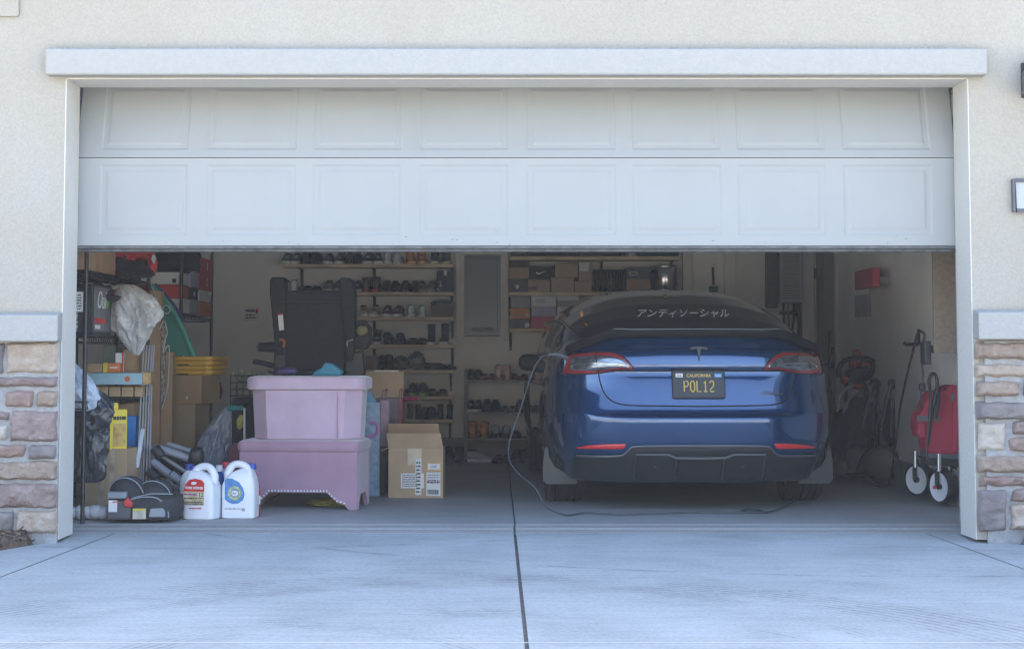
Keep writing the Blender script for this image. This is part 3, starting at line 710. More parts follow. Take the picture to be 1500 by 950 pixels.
# yellow toy box, blue box
YEL = mat('bright_yellow_card', (0.80, 0.60, 0.03), 0.45, var=0.05)
yb = carton('yellow_box', 'bright yellow printed carton standing on the tall taped carton', 'box', -0.055, 0.055, -0.10, 0.10, 0, 0.245, YEL)
yb.location = (at(165, 657, 1.14)[0], 1.14, 0.387); yb.rotation_euler = (0, 0, R(32))
patch(yb, 'print', mat('printed_picture', (0.45, 0.20, 0.06), 0.5, var=0.8, vs=25, col2=(0.65, 0.5, 0.1)), -0.035, 0.045, 0.02, 0.16, -0.1005); lines(yb, 'lettering', PRINT, -0.035, 0.045, 0.17, 0.215, -0.1005, 1, 9)
m = MB(); m.box(-0.05, 0.0, -0.09, -0.02, 0.246, 0.285); m.build('flap', YEL, yb)
BLU = mat('blue_card', (0.03, 0.20, 0.55), 0.5, var=0.1)
bl = carton('blue_box', 'flat bright blue carton tucked behind the wire rods', 'box', at(181, 0, 1.38)[0], at(208, 0, 1.38)[0], 1.38, 1.50, 0.28, at(0, 609, 1.38)[1], BLU)
m = MB(); m.box(-0.1, 0.1, -0.06, 0.06, -0.28, -0.001); m.build('stand_block', KRAFT3, bl)
# tall sheet of cardboard and its furry edge strip
sh = thing('cardboard_sheet', 'tall brown cardboard sheet standing upright between the racks', 'cardboard', pt(228, 713, 2.32))
m = MB(); m.box(-0.065, 0.02, 0, 0.10, 0, 1.34); m.box(0.022, 0.10, 0.03, 0.12, 0, 0.92); m.build('sheet', KRAFT, sh, bevel=0.004)
STRIP = mat('mottled_strip', (0.09, 0.07, 0.055), 0.9, var=0, col2=(0.55, 0.52, 0.48), vs=70, stretch=(1, 1, 0.5))
m = MB(); m.box(0.024, 0.052, 0.012, 0.026, 0.56, 1.10); m.build('worn_edge', STRIP, sh)
# thin rods hanging from the post
rr = random.Random(21)
for i, (pa, pb_) in enumerate(((207, 199), (211, 205), (215, 208), (219, 213), (222, 218))):
    m = MB(); m.tube([pt(pa + 4, 505, 1.47), pt(pa, 570, 1.42), pt(pb_, 742, 1.22)], 0.0055, 6, smooth=4)
    tag(m.build('metal_rod', mat('silvery_rod', (0.34, 0.36, 0.40), 0.4, var=0.1), smooth=True), 'thin silvery metal rod leaning among its like against the wire rack post', 'rod', 'thin metal rods leaning on the rack')
m = MB(); m.box(-0.012, 0.012, -0.004, 0.004, -0.12, 0.12)
o = m.build('plastic_tag', mat('blue_white_tag', (0.55, 0.62, 0.75), 0.4, var=0.1), loc=pt(205, 656, 1.2), bevel=0.002); o.rotation_euler = (0, R(8), 0); tag(o, 'small bluish white plastic tag hanging on the wire rods', 'tag')
# teal sled
sd = thing('snow_sled', 'curved teal green plastic sled leaning between the racks', 'sled', pt(255, 520, 2.95))
TEAL = mat('teal_plastic', (0.035, 0.24, 0.185), 0.4, var=0.12, vs=6)
TEAL2 = mat('teal_plastic_rim', (0.07, 0.36, 0.28), 0.35, var=0.08, vs=6)
OUT = [(222, 418), (240, 436), (257, 460), (271, 488), (285, 522)]
inn = [(284, 523), (262, 520), (246, 516), (233, 500), (227, 460)]
x0, z0 = at(255, 520, 2.95)
W = lambda p: (at(p[0], p[1], 2.95)[0] - x0, at(p[0], p[1], 2.95)[1] - z0)
oc = [(v.x, v.y) for v in catmull([(*W(p), 0) for p in OUT], 6)]
ic = [(v.x, v.y) for v in catmull([(*W(p), 0) for p in inn], 6)]
m = MB(); m.prism(oc + ic, -0.004, 0.022); m.build('shell', TEAL, sd, bevel=0.004)
m = MB(); m.tube([(x, -0.022, z) for x, z in oc], 0.019, 8); m.build('rim', TEAL2, sd, smooth=True)
m = MB(); m.tube([(x + 0.022, 0.012, z + 0.012) for x, z in oc[:16]], 0.010, 8); m.build('edge_strip', mat('blue_purple_edge', (0.05, 0.06, 0.22), 0.5), sd, smooth=True)
# white rope with a loop
m = MB(); m.tube([pt(a, b, 2.28 + 0.01 * math.sin(i)) for i, (a, b) in enumerate(((222, 420), (228, 432), (234, 452), (243, 447), (249, 452), (246, 459), (238, 457), (233, 455), (231, 470), (233, 482), (240, 470), (245, 486), (242, 497), (240, 515), (247, 505), (248, 522), (247, 545), (245, 570), (238, 598)))], 0.0042, 6, smooth=6)
tag(m.build('rope', mat('white_rope', (0.55, 0.53, 0.49), 0.8, var=0.1, vs=200), smooth=True), 'thin white rope with a loop hanging beside the cardboard sheet', 'rope')
# stack of four yellow trays
YT = mat('mustard_plastic', (0.72, 0.43, 0.05), 0.5, var=0.1, vs=5)
def rrect(w, d, r_, n=6):
    P = []
    for cx, cy, a0 in ((w - r_, d - r_, 0), (-w + r_, d - r_, 90), (-w + r_, -d + r_, 180), (w - r_, -d + r_, 270)):
        for k in range(n + 1):
            a = R(a0 + 90 * k / n); P.append((cx + r_ * math.cos(a), cy + r_ * math.sin(a)))
    return P
zt = at(280, 549, 2.9)[1]; lab = ['bottom', 'second lowest', 'second highest', 'topmost']
for i in range(4):
    t_ = thing('yellow_tray', f'mustard yellow plastic crate lid, {lab[i]} of its stack of four', 'lid', (at(283, 540, 3.0)[0], 3.05, zt + i * 0.0335), R(-13), 'mustard yellow crate lids')
    m = MB(); m.prismz(rrect(0.188, 0.163, 0.05), 0, 0.0078); m.prismz(rrect(0.205, 0.18, 0.055), 0.008, 0.0325); m.build('tray', YT, t_, bevel=0.003)
    if i in (0, 2):
        m = MB(); m.box(-0.06, 0.03, -0.1815, -0.1795, 0.003, 0.012); m.build('grip_slot', mat('slot_dark', (0.05, 0.03, 0.01), 0.8), t_)
o = carton('moving_box', 'brown carton with small white marks carrying the yellow lids', 'box', at(240, 0, 2.88)[0], at(240, 0, 2.88)[0] + 0.36, 2.88, 3.22, at(0, 591, 2.88)[1], zt - 0.002, KRAFT, 'stacked moving cartons'); o.rotation_euler = (0, 0, R(-13))
patch(o, 'sticker', WHITEP, 0.06, 0.075, 0.03, 0.055, -0.171)
zb_ = at(0, 591, 2.88)[1]
o = carton('moving_box', 'tall plain brown carton under the marked carton and yellow lids', 'box', at(240, 0, 2.9)[0], at(240, 0, 2.9)[0] + 0.30, 2.9, 3.2, 0, zb_ - 0.002, KRAFT2, 'stacked moving cartons'); o.rotation_euler = (0, 0, R(-10))
# far rack: shoe boxes
CARDW = mat('white_shoebox', (0.74, 0.73, 0.71), 0.6, var=0.05); CARDR = mat('red_shoebox', (0.58, 0.05, 0.04), 0.6, var=0.08)
CARDO = mat('orange_shoebox', (0.75, 0.17, 0.05), 0.6, var=0.08); CARDG = mat('grey_shoebox', (0.13, 0.135, 0.14), 0.65, var=0.1); CARDB = mat('black_shoebox', (0.02, 0.021, 0.023), 0.6, var=0.1)
CARDP = mat('lavender_shoebox', (0.48, 0.43, 0.58), 0.6, var=0.06)
g_ = 'shoe boxes on the far rack'; z = 1.278
def sb(label, x0, x1, y0, y1, z0, z1, m_, lidm=None, g=g_): return carton('shoe_box', label, 'shoe box', x0, x1, y0, y1, z0, z1, m_, g, 0.025, 0, lidm)
o = sb('white shoe box under the red one on the far rack', -2.66, RX, 3.46, 3.78, z, z + 0.105, CARDW)
o = sb('red shoe box with a white check mark between two white ones', -2.70, RX - 0.01, 3.46, 3.78, z + 0.107, z + 0.212, CARDR)
def swoosh(parent, m_, cx, cz, y, s, th=0.002):
    top = [(-0.5, 0.02), (-0.42, -0.10), (-0.28, -0.13), (0.5, 0.20)]; bot = [(0.5, 0.20), (-0.25, -0.02), (-0.38, -0.02), (-0.46, 0.16)]
    P = [(cx + a * s, cz + b * s) for a, b in [(-0.46, 0.16), (-0.5, 0.0), (-0.44, -0.11), (-0.33, -0.15), (-0.2, -0.13), (0.5, 0.20), (-0.18, 0.01), (-0.32, 0.0), (-0.40, 0.05)]]
    mb = MB(); mb.prism(P, y - th, y); return mb.build('logo_mark', m_, parent)
swoosh(o, WHITEP, -0.03, 0.05, -0.165, 0.09)
o = sb('white shoe box with a small dark square, topmost of the near stack', -2.735, RX - 0.025, 3.46, 3.78, z + 0.214, z + 0.305, CARDW)
patch(o, 'square_mark', CARDB, 0.115, 0.145, 0.012, 0.042, -0.162)
bbg = thing('duffel_bag', 'big black duffel bag lying on top of the white shoe boxes', 'bag', (-2.56, 3.85, z + 0.307))
m = MB(); m.ball((0, 0, 0.14), (0.22, 0.40, 0.145), 26, 14, 0.15, 2.5, 6, pw=0.6); m.build('bag_body', BLKC, bbg, smooth=True)
m = MB(); m.tube([(0.12, -0.2, 0.25), (0.16, -0.1, 0.33), (0.16, 0.1, 0.33), (0.12, 0.2, 0.25)], 0.012, 8, smooth=4); m.build('handle', BLKC, bbg, smooth=True)
sb('pale grey shoe box, lowest of the middle stack on the far rack', -2.70, RX, 3.82, 4.17, z, z + 0.11, mat('pale_grey_card', (0.38, 0.38, 0.38), 0.6))
o = sb('black shoe box with a small white mark in the middle stack', -2.70, RX - 0.005, 3.82, 4.17, z + 0.112, z + 0.205, CARDB); spatch(o, 'white_mark', WHITEP, -0.05, 0.02, 0.03, 0.06, 0.1645)
sb('lavender white shoe box at the top of the middle stack', -2.68, RX, 3.82, 4.17, z + 0.207, z + 0.335, CARDP)
o = sb('orange shoe box at the far end of the far rack', -2.70, RX, 4.22, 4.76, z, z + 0.11, CARDO)
o = sb('white shoe box lying on the orange one at the far end', -2.70, RX, 4.22, 4.76, z + 0.112, z + 0.20, CARDW)
for i, (za, zb2) in enumerate(((0.202, 0.33), (0.332, 0.46))):
    o = sb(['red shoe box with a white letter on the white box at the far end', 'red shoe box with a white letter, topmost at the far end'][i], -2.70, RX, 4.22, 4.76, z + za, z + zb2, CARDR)
    text('S', 0.09, 'letter', WHITEP, o, (0.1675, 0.05, 0.062), (math.pi / 2, 0, math.pi / 2), bold=0.002)
# red ball bag and black folded stand behind the yellow lids
m = MB(); m.ball(pt(315, 572, 3.7), (0.06, 0.07, 0.08), 20, 12, 0.15, 2, 9); tag(m.build('cloth_bag', mat('dull_red_cloth', (0.20, 0.025, 0.04), 0.8, var=0.2, vs=20, bump=0.4), smooth=True), 'round dark red cloth bag behind the yellow lids', 'bag')
ft = thing('folded_tripod', 'folded black tripod with silvery legs leaning behind the cartons', 'tripod', pt(300, 690, 3.3))
def rel(o, P): return [(p[0] - o.location[0], p[1] - o.location[1], p[2] - o.location[2]) for p in P]
for a, b, c, d, r_, mm, nm in ((300, 548, 303, 610, 0.022, BLACKP, 'head'), (310, 552, 306, 620, 0.016, BLACKP, 'head'), (298, 600, 282, 690, 0.011, STEEL, 'leg'), (307, 590, 303, 690, 0.010, STEEL, 'leg'), (303, 600, 318, 690, 0.011, BLACKM, 'leg')):
    m = MB(); m.tube(rel(ft, [pt(a, b, 3.3), pt(c, d, 3.2)]), r_, 8); m.build(nm, mm, ft, smooth=True)
# film wrapped slab
fw = thing('plastic_sack', 'tall grey blue translucent plastic sack leaning beside the pink bench', 'sack', pt(309, 692, 2.35))
FILM = mat('grey_film', (0.40, 0.46, 0.56), 0.24, var=0.25, vs=5, bump=0.7, bs=22, spec=0.7, stretch=(.8, .8, 2.6), trans=0.15, col2=(.26, .31, .39))
m = MB(); sack(m, [(0.0, 0.0, 0.10), (0.0, 0.05, 0.125), (0.025, 0.16, 0.125), (0.06, 0.27, 0.105), (0.10, 0.37, 0.075), (0.135, 0.44, 0.05), (0.15, 0.475, 0.02)], 23, amp=0.16, dy=.7)
m.build('film', FILM, fw, smooth=True)
m = MB(); m.tube([(0.12, -.045, .43), (0.06, -.085, .29), (0.01, -.10, .10)], 0.003, 5, smooth=4); m.build('fold_line', mat('film_fold', (0.55, 0.60, 0.68), 0.3), fw)
# duster with a teal handle
du = thing('hand_duster', 'white stick with a teal grip and yellow green tuft beside the lilac box', 'duster', pt(358, 690, 1.9))
m = MB(); m.tube(rel(du, [pt(358, 690, 1.9), pt(358, 597, 1.9)]), 0.0075, 8); m.build('stick', WHITEP, du, smooth=True)
m = MB(); m.tube(rel(du, [pt(333, 599, 1.9), pt(340, 597.5, 1.9), pt(356, 597.5, 1.9)]), [0.014, 0.019, 0.015], 8, smooth=4); m.build('grip', mat('teal_grip', (0.02, 0.22, 0.22), 0.5), du, smooth=True)
m = MB(); m.ball(rel(du, [pt(352, 618, 1.95)])[0], (0.022, 0.02, 0.045), 12, 8, 0.5, 4, 3); m.build('tuft', mat('yellow_green_tuft', (0.40, 0.40, 0.10), 0.8, var=0.3, vs=40), du, smooth=True)
# folded metal frame
fr = thing('camp_chair', 'folded grey tube camp chair lying behind the booster seat', 'folding chair', pt(255, 742, 1.4))
GT = mat('grey_tube', (0.24, 0.26, 0.30), 0.4, metal=0.0, var=0.12, vs=12)
for a, b, c, d, r_, y in ((207, 647, 224, 661, 0.026, 1.5), (233, 656, 277, 671, 0.026, 1.25), (245, 650, 285, 662, 0.018, 1.4), (223, 675, 250, 696, 0.026, 1.2), (250, 694, 276, 712, 0.026, 1.15), (229, 662, 277, 694, 0.014, 1.3), (246, 700, 270, 722, 0.016, 1.2), (215, 690, 232, 650, 0.014, 1.35), (276, 668, 262, 742, 0.016, 1.42), (222, 660, 236, 742, 0.016, 1.44)):
    m = MB(); m.tube(rel(fr, [pt(a, b, y), pt(c, d, y)]), r_, 10); m.build('tube', GT, fr, smooth=True, bevel=0.003)
m = MB(); m.ball(rel(fr, [pt(288, 668, 1.25)])[0], (0.045, 0.06, 0.055), 14, 10, 0.1, 3, 2, pw=0.7); m.build('end_cap', BLACKP, fr, smooth=True)
m = MB()
for a, b, c, d in ((226, 655, 236, 668), (217, 688, 230, 700), (252, 690, 262, 705)): m.tube(rel(fr, [pt(a, b, 1.2), pt(c, d, 1.2)]), 0.034, 10)
m.build('joint', BLACKP, fr, smooth=True, bevel=0.003)
m = MB(); m.prism([(p[0], p[2]) for p in rel(fr, [pt(220, 690, 1.5), pt(282, 712, 1.5), pt(285, 668, 1.5), pt(235, 650, 1.5)])], 0.0, 0.012); m.build('seat_cloth', BLKC, fr)
# booster seat
bs_ = thing('booster_seat', 'black and grey child booster seat with a red clip on the floor', 'booster seat', pt(215, 759, 0.62))
CH_ = mat('charcoal_cloth', (0.035, 0.037, 0.042), 0.85, var=0.2, vs=60, bump=0.3, bs=150)
GR = mat('mid_grey_plastic', (0.085, 0.09, 0.10), 0.5, var=0.1); LG = mat('light_grey_plastic', (0.26, 0.29, 0.32), 0.5, var=0.08)
m = MB(); rs = []
for z_, w_, d_ in ((0.0, 0.17, 0.14), (0.01, 0.19, 0.16), (0.06, 0.202, 0.17), (0.10, 0.205, 0.17), (0.13, 0.19, 0.16), (0.135, 0.16, 0.13)):
    rs.append([(a, b, z_) for a, b in rrect(w_, d_, min(w_, d_) * 0.55, 8)])
m.rings(rs); m.build('base', CH_, bs_, smooth=True)
for x_, y_, w_, h_ in ((-0.105, -0.03, 0.105, 0.125), (0.04, 0.05, 0.10, 0.10)):
    m = MB(); m.ball((x_, y_, 0.125), (w_, 0.11, h_), 26, 16, pw=0.8)
    m.build('side_bolster', CH_, bs_, smooth=True)
    P = [(x_ + w_ * 1.01 * math.cos(a) , y_ - 0.06 - 0.05 * math.sin(a), 0.125 + h_ * 0.98 * math.sin(a)) for a in [R(d) for d in range(15, 150, 9)]]
    m = MB(); m.tube(P, 0.004, 6); m.build('piping', LG, bs_, smooth=True)
m = MB(); m.tube([(-0.06, -0.165, 0.125), (0.02, -0.175, 0.14), (0.10, -0.165, 0.128), (0.15, -0.155, 0.06), (0.155, -0.15, 0.02)], 0.004, 6, smooth=5); m.tube([(-0.06, -0.15, 0.13), (0.05, -0.15, 0.155), (0.17, -0.1, 0.15)], 0.0035, 6, smooth=5); m.build('piping', LG, bs_, smooth=True)
m = MB(); m.prism([(-0.195, 0.01), (-0.06, 0.01), (-0.055, 0.06), (-0.07, 0.115), (-0.19, 0.125), (-0.20, 0.06)], -0.178, -0.12); m.build('belt_guide', GR, bs_, bevel=0.012, seg=3)
m = MB(); m.box(-0.195, -0.085, -0.182, -0.10, 0.13, 0.168); m.build('grey_panel', LG, bs_, bevel=0.008)
m = MB(); m.prism([(-0.10, 0.115), (-0.075, 0.14), (-0.045, 0.105), (-0.05, 0.08), (-0.09, 0.085)], -0.192, -0.16); m.build('red_clip', mat('red_plastic', (0.55, 0.04, 0.04), 0.4), bs_, bevel=0.006)
m = MB(); m.box(-0.185, -0.135, -0.1815, -0.1785, 0.055, 0.122); m.build('white_label', WHITEP, bs_)
lines(bs_, 'label_print', REDC, -0.16, -0.125, 0.105, 0.12, -0.182, 1, 3)
m = MB(); m.box(-0.045, 0.03, -0.181, -0.17, 0.015, 0.075); m.build('yellow_label', mat('label_silver', (0.5, 0.47, 0.38), 0.5, var=0.2, vs=30), bs_)
m = MB(); m.box(-0.045, 0.03, -0.1825, -0.1812, 0.062, 0.074); m.build('yellow_strip', mat('label_yellow', (0.6, 0.5, 0.06), 0.5), bs_)
m = MB(); m.prism([(0.045, 0.025), (0.14, 0.025), (0.14, 0.06), (0.125, 0.078), (0.055, 0.074)], -0.182, -0.12); m.build('cup_holder', LG, bs_, bevel=0.006)
# jugs
JUGW = mat('white_jug_plastic', (0.74, 0.76, 0.79), 0.32, var=0.02, spec=0.5)
def jug(label, px0, px1, Y, h, rz, cap, side):
    x0, x1 = at(px0, 757, Y)[0], at(px1, 757, Y)[0]; w = (x1 - x0) / 2
    t_ = thing('bleach_jug', label, 'jug', ((x0 + x1) / 2, Y + 0.08, 0), rz, 'big white plastic jugs')
    m = MB(); rs = []
    for z_, kx, kd, ox in ((0, .92, .92, 0), (0.006, 1, 1, 0), (h * .52, 1, 1, 0), (h * .62, .97, .98, 0), (h * .72, .86, .92, 0.05 * side), (h * .80, .70, .8, 0.12 * side), (h * .86, .50, .6, .25 * side), (h * .90, .30, .45, .40 * side)):
        rs.append([(a + ox * w, b, z_) for a, b in rrect(w * kx, 0.075 * kd, 0.03 * kd, 5)])
    m.rings(rs); m.build('bottle', JUGW, t_, smooth=True)
    m = MB(); c = -0.18 * side * w
    m.tube([(c - side * w * .55, 0, h * .66), (c - side * w * .55, 0, h * .84), (c - side * w * .2, 0, h * .965), (c + side * w * .35, 0, h * .955), (c + side * w * .62, 0, h * .86), (c + side * w * .70, 0, h * .72)], [.027, .024, .022, .022, .026, .030], 10, smooth=6, flatten=1.0); m.build('handle', JUGW, t_, smooth=True)
    m = MB(); m.lathe([(.028, h * .88), (.028, h * .93), (.024, h * .95), (.024, h * .98), (.0, h * .98)], (side * w * .62, 0.02, 0), seg=18); m.build('cap', cap, t_, smooth=True)
    return t_, w
BCAP = mat('blue_cap', (0.03, 0.07, 0.35), 0.4); RCAP = mat('red_cap', (0.45, 0.03, 0.05), 0.4)
j1, w = jug('white jug with a red topped label and the number 12', 268, 317, 0.66, 0.315, R(-14), BCAP, -1)
RLAB = mat('label_red', (0.55, 0.025, 0.03), 0.4)
m = MB(); m.prism([(-.085, .165), (.045, .165), (.045, .215), (.03, .232), (-.01, .24), (-.05, .232), (-.075, .205)], -0.0785, -0.076); m.build('red_label', RLAB, j1)
text('HOME DEFENSE', 0.020, 'lettering', WHITEP, j1, (-.018, -.0795, .185), width=0.8, bold=0.0006); m = MB(); m.ball((-.02, -.079, .213), (.018, .0015, .009), 10, 6, .3, 4); m.build('crest', WHITEP, j1)
patch(j1, 'tan_label', mat('label_tan', (0.50, 0.42, 0.24), 0.5, var=0.3, vs=25), -.085, .045, .085, .163, -.076)
patch(j1, 'number_panel', mat('label_cream', (0.62, 0.57, 0.40), 0.5), .003, .044, .122, .160, -.0762)
text('12', 0.032, 'number', PRINT, j1, (.024, -.0782, .146), bold=0.0006); lines(j1, 'small_print', PRINT, .006, .042, .123, .133, -.0778, 1, 6)
lines(j1, 'label_print', mat('purple_print', (0.25, 0.10, 0.28), 0.5), -.08, 0.0, .138, .158, -.0776, 1, 5); lines(j1, 'label_print', PRINT, -.08, 0.0, .118, .132, -.0776, 1, 7); lines(j1, 'label_print', PRINT, -.08, .04, .088, .108, -.0776, 2, 8); lines(j1, 'label_print', RLAB, -.05, .03, .060, .074, -.076, 1, 9)
j2, w = jug('white jug with a blue oval label of bubbles', 324, 374, 0.72, 0.325, R(-6), BCAP, 1)
m = MB(); m.prism([(-.075, .115), (-.075, .225), (-.06, .238), (-.03, .235), (.01, .215), (.035, .18), (.045, .145), (.035, .11), (.005, .09), (-.03, .088), (-.055, .098)], -0.0785, -0.076); m.build('blue_label', mat('label_blue', (0.03, 0.16, 0.42), 0.4, var=0.25, vs=14, col2=(0.10, 0.30, 0.55)), j2)
rr = random.Random(8)
m = MB()
for i in range(11):
    a = i * 0.571; m.ball((-.015 + .033 * math.cos(a), -.0790, .15 + .033 * math.sin(a)), (.011, .0015, .010), 8, 5, 0.3, 3, i)
m.build('flower_ring', mat('label_green', (0.22, 0.34, 0.12), 0.5, var=0.8, vs=60, col2=(0.6, 0.55, 0.35)), j2)
m = MB(); m.ball((-.015, -.0792, .15), (.020, .0018, .018), 12, 6); m.build('white_disc', WHITEP, j2)
text('Bio', 0.018, 'lettering', PRINT, j2, (-.015, -.0818, .15))
lines(j2, 'small_print', mat('grey_print', (0.35, 0.36, 0.42), 0.6), -.075, .04, .052, .066, -.0762, 2, 12); patch(j2, 'dark_square', mat('grey_print', (0.35, 0.36, 0.42), 0.6), .028, .048, .045, .062, -.0764)
# bottles behind the jugs
def bottle(label, px, w_, Y, top, body, capm, extra=None):
    x_ = at(px, 700, Y)[0]; h_ = at(px, top, Y)[1]
    t_ = thing('cleaner_bottle', label, 'bottle', (x_, Y, 0), 0, 'cleaning bottles behind the jugs')
    m = MB(); m.lathe([(w_ * .92, 0), (w_, .008), (w_, h_ * .62), (w_ * .8, h_ * .78), (w_ * .36, h_ * .86), (w_ * .36, h_ * .9)], seg=20); m.build('bottle', body, t_, smooth=True)
    m = MB(); m.lathe([(w_ * .42, h_ * .88), (w_ * .42, h_), (0, h_)], seg=16); m.build('cap', capm, t_, smooth=True)
    if extra:
        m = MB(); m.lathe([(w_ * 1.015, h_ * extra[0]), (w_ * 1.015, h_ * extra[1])], seg=20, cap=False); m.build('label', extra[2], t_, smooth=True)
    return t_
bottle('white bottle with a blue cap behind the red labelled jug', 277, .055, 0.98, 679, JUGW, BCAP, (.3, .42, RLAB))
bottle('dark blue bottle with a white band between the two jugs', 321, .050, 0.92, 681, mat('deep_blue_plastic', (0.02, 0.07, 0.30), 0.3, spec=.6), JUGW, (.38, .62, WHITEP))
bottle('white bottle with a red cap just behind the gap between jugs', 330, .055, 1.02, 676, mat('pale_blue_plastic', (0.35, 0.50, 0.68), 0.3), RCAP, (.3, .55, WHITEP))
bottle('red bottle with a white band half hidden behind the blue labelled jug', 373, .036, 0.86, 694, mat('red_plastic_bottle', (0.50, 0.03, 0.04), 0.35), RCAP, (.3, .5, WHITEP))
bottle('white bottle with a blue cap behind the blue labelled jug', 364, .045, 0.90, 678, JUGW, BCAP)
# ------------------------------------------------------------------ pink benches
VEL = mat('rose_velvet', (0.325, 0.195, 0.265), 0.8, var=0.12, vs=6, sheen=0.6, bump=0.1, bs=200, col2=(0.385, 0.24, 0.315))
VEL2 = mat('lilac_velvet', (0.46, 0.33, 0.42), 0.8, var=0.06, vs=5, sheen=0.6, bump=0.08, bs=200, col2=(0.54, 0.405, 0.50))
NAIL = mat('nail_head', (0.80, 0.80, 0.84), 0.25, metal=0.3, var=0)
bx, by = at(436, 743, 1.30)[0], 1.30
be = thing('storage_bench', 'dusty rose velvet storage bench with silver nail heads along its skirt', 'bench', (bx, by, 0), R(-5))
m = MB(); w, d = 0.375, 0.48
sk = [(-w, 0.0), (-w + .055, 0.0), (-w + .08, .03), (-w + .125, .045), (-w + .16, .075), (-w + .19, .105), (w - .19, .105), (w - .16, .075), (w - .125, .045), (w - .08, .03), (w - .055, 0.0), (w, 0.0), (w, .36), (-w, .36)]
m.prism(sk, 0.0, 0.03); m.prism(sk, d - 0.03, d)
sks = [(0.031, 0.0), (.07, 0.0), (.10, .05), (.15, .09), (d - .15, .09), (d - .10, .05), (d - .07, 0.0), (d - .031, 0.0), (d - .031, .36), (.031, .36)]
for x0, x1 in ((-w, -w + .03), (w - .03, w)): m.rings([[(x, a, b) for a, b in sks] for x in (x0, x1)])
m.box(-w + .031, w - .031, .031, d - .031, .12, .35)
m.build('body', VEL, be, bevel=0.006, seg=3)
m = MB(); rs = []
for z_, k in ((.362, .005), (.372, .012), (.405, .014), (.424, .004), (.432, -.02)): rs.append([(a, d / 2 + b, z_) for a, b in rrect(w + k, d / 2 + k, .035, 6)])
m.rings(rs); m.build('lid', VEL, be, smooth=True)
m = MB()
path = [Vector((a, 0, b + .012)) for a, b in sk[1:11]]
for a, b in zip(path, path[1:]):
    n_ = max(1, int((b - a).length / .020))
    for i in range(n_):
        p = a.lerp(b, i / n_); m.ball((p.x, -0.003, p.z), (.0070, .006, .0070), 8, 6)
m.build('nail_heads', NAIL, be, smooth=True)
ub = thing('storage_ottoman', 'pale lilac velvet storage box with cut corners set on the rose bench', 'ottoman', (at(451, 640, 1.40)[0], by + .235, .4335), R(-3))
def octo(w, d, c): return [(-w + c, -d), (w - c, -d), (w, -d + c), (w, d - c), (w - c, d), (-w + c, d), (-w, d - c), (-w, -d + c)]
m = MB(); m.rings([[(a, b, z_) for a, b in octo(.352 + k, .215 + k, .10)] for z_, k in ((0.0, -.02), (.006, -.014), (.31, .0))]); m.build('body', VEL2, ub, bevel=0.006, seg=3)
m = MB()
for x_ in (-.25, .205): m.box(x_, x_ + .003, -.2165, -.2, .01, .30)
m.build('seam', VEL, ub)
m = MB(); rs = []
for z_, k in ((.312, .0), (.318, .012), (.372, .014), (.388, .006), (.396, -.02)): rs.append([(a, b, z_) for a, b in rrect(.368 + k, .228 + k, .11, 8)])
m.rings(rs); m.build('lid', VEL2, ub, smooth=True)
ZU = .4335 + .397
m = MB(); m.prism([(-.10, .0), (.09, .0), (.10, .03), (.04, .075), (-.01, .088), (-.03, .05), (-.07, .03)], -.02, .16)
o = m.build('folded_towel', mat('teal_towel', (0.05, 0.20, 0.28), 0.9, var=0.12, vs=15, bump=0.4, bs=60), loc=(at(479, 550, 1.5)[0], 1.47, ZU), bevel=.012, seg=3); tag(o, 'teal blue towel bunched up on the lilac ottoman', 'towel')
m = MB(); m.ball((0, 0, .028), (.075, .06, .028), 18, 10, .15, 2, 5)
o = m.build('purple_cap', mat('purple_cloth', (0.07, 0.05, 0.13), 0.7, var=.2, vs=20), loc=(at(420, 548, 1.6)[0], 1.6, ZU), smooth=True); tag(o, 'dark purple cap lying on the lilac ottoman', 'cap')
m = MB(); m.ball((0, 0, .02), (.25, .05, .02), 24, 10, .2, 3, 8)
o = m.build('black_strap', BLKC, loc=(at(450, 548, 1.66)[0], 1.7, ZU), smooth=True); tag(o, 'black padded strap lying along the back of the lilac ottoman', 'strap')
m = MB(); m.ball((0, 0, .025), (.11, .10, .028), 20, 12, .5, 3, 4)
o = m.build('cleaning_cloth', mat('olive_cloth', (0.28, 0.26, 0.05), .9, var=.2, vs=20, bump=.5), loc=(at(480, 738, 1.62)[0], 1.55, 0), smooth=True); tag(o, 'olive yellow cloth crumpled on the floor under the rose bench', 'cloth')
cu_ = thing('floor_cushion', 'dark rose cushion wedged behind the end of the rose bench', 'cushion', pt(340, 700, 1.72))
m = MB(); m.ball((0.08, 0, .09), (.115, .06, .14), 20, 12, .08, 2, 3, pw=.6); m.build('cushion', mat('dark_rose', (0.17, 0.06, 0.09), .85, var=.1), cu_, smooth=True)
m = MB(); m.box(.0, .2, -.05, .05, -.02 - cu_.location.z, .06); m.build('feet_block', VEL, cu_)
ws = thing('wall_sticker', 'small white sticker with a red and blue print on the back wall', 'sticker', (at(368, 470, 6.39)[0], 6.4015, at(368, 470, 6.39)[1]))
m = MB(); m.box(-.07, .07, -.004, 0, 0, .13); m.build('sheet', mat('sticker_sheet', (.74, .71, .66), .7), ws)
m = MB(); m.box(-.055, .035, -.0052, -.0042, .085, .105); m.build('blue_print', mat('sticker_blue_print', (.10, .10, .25), .6), ws)
m = MB(); m.box(.038, .06, -.0052, -.0042, .07, .11); m.build('red_print', REDC, ws)
lines(ws, 'fine_print', PRINT, -.05, .04, .02, .07, -.0042, 2, 5, th=.001)
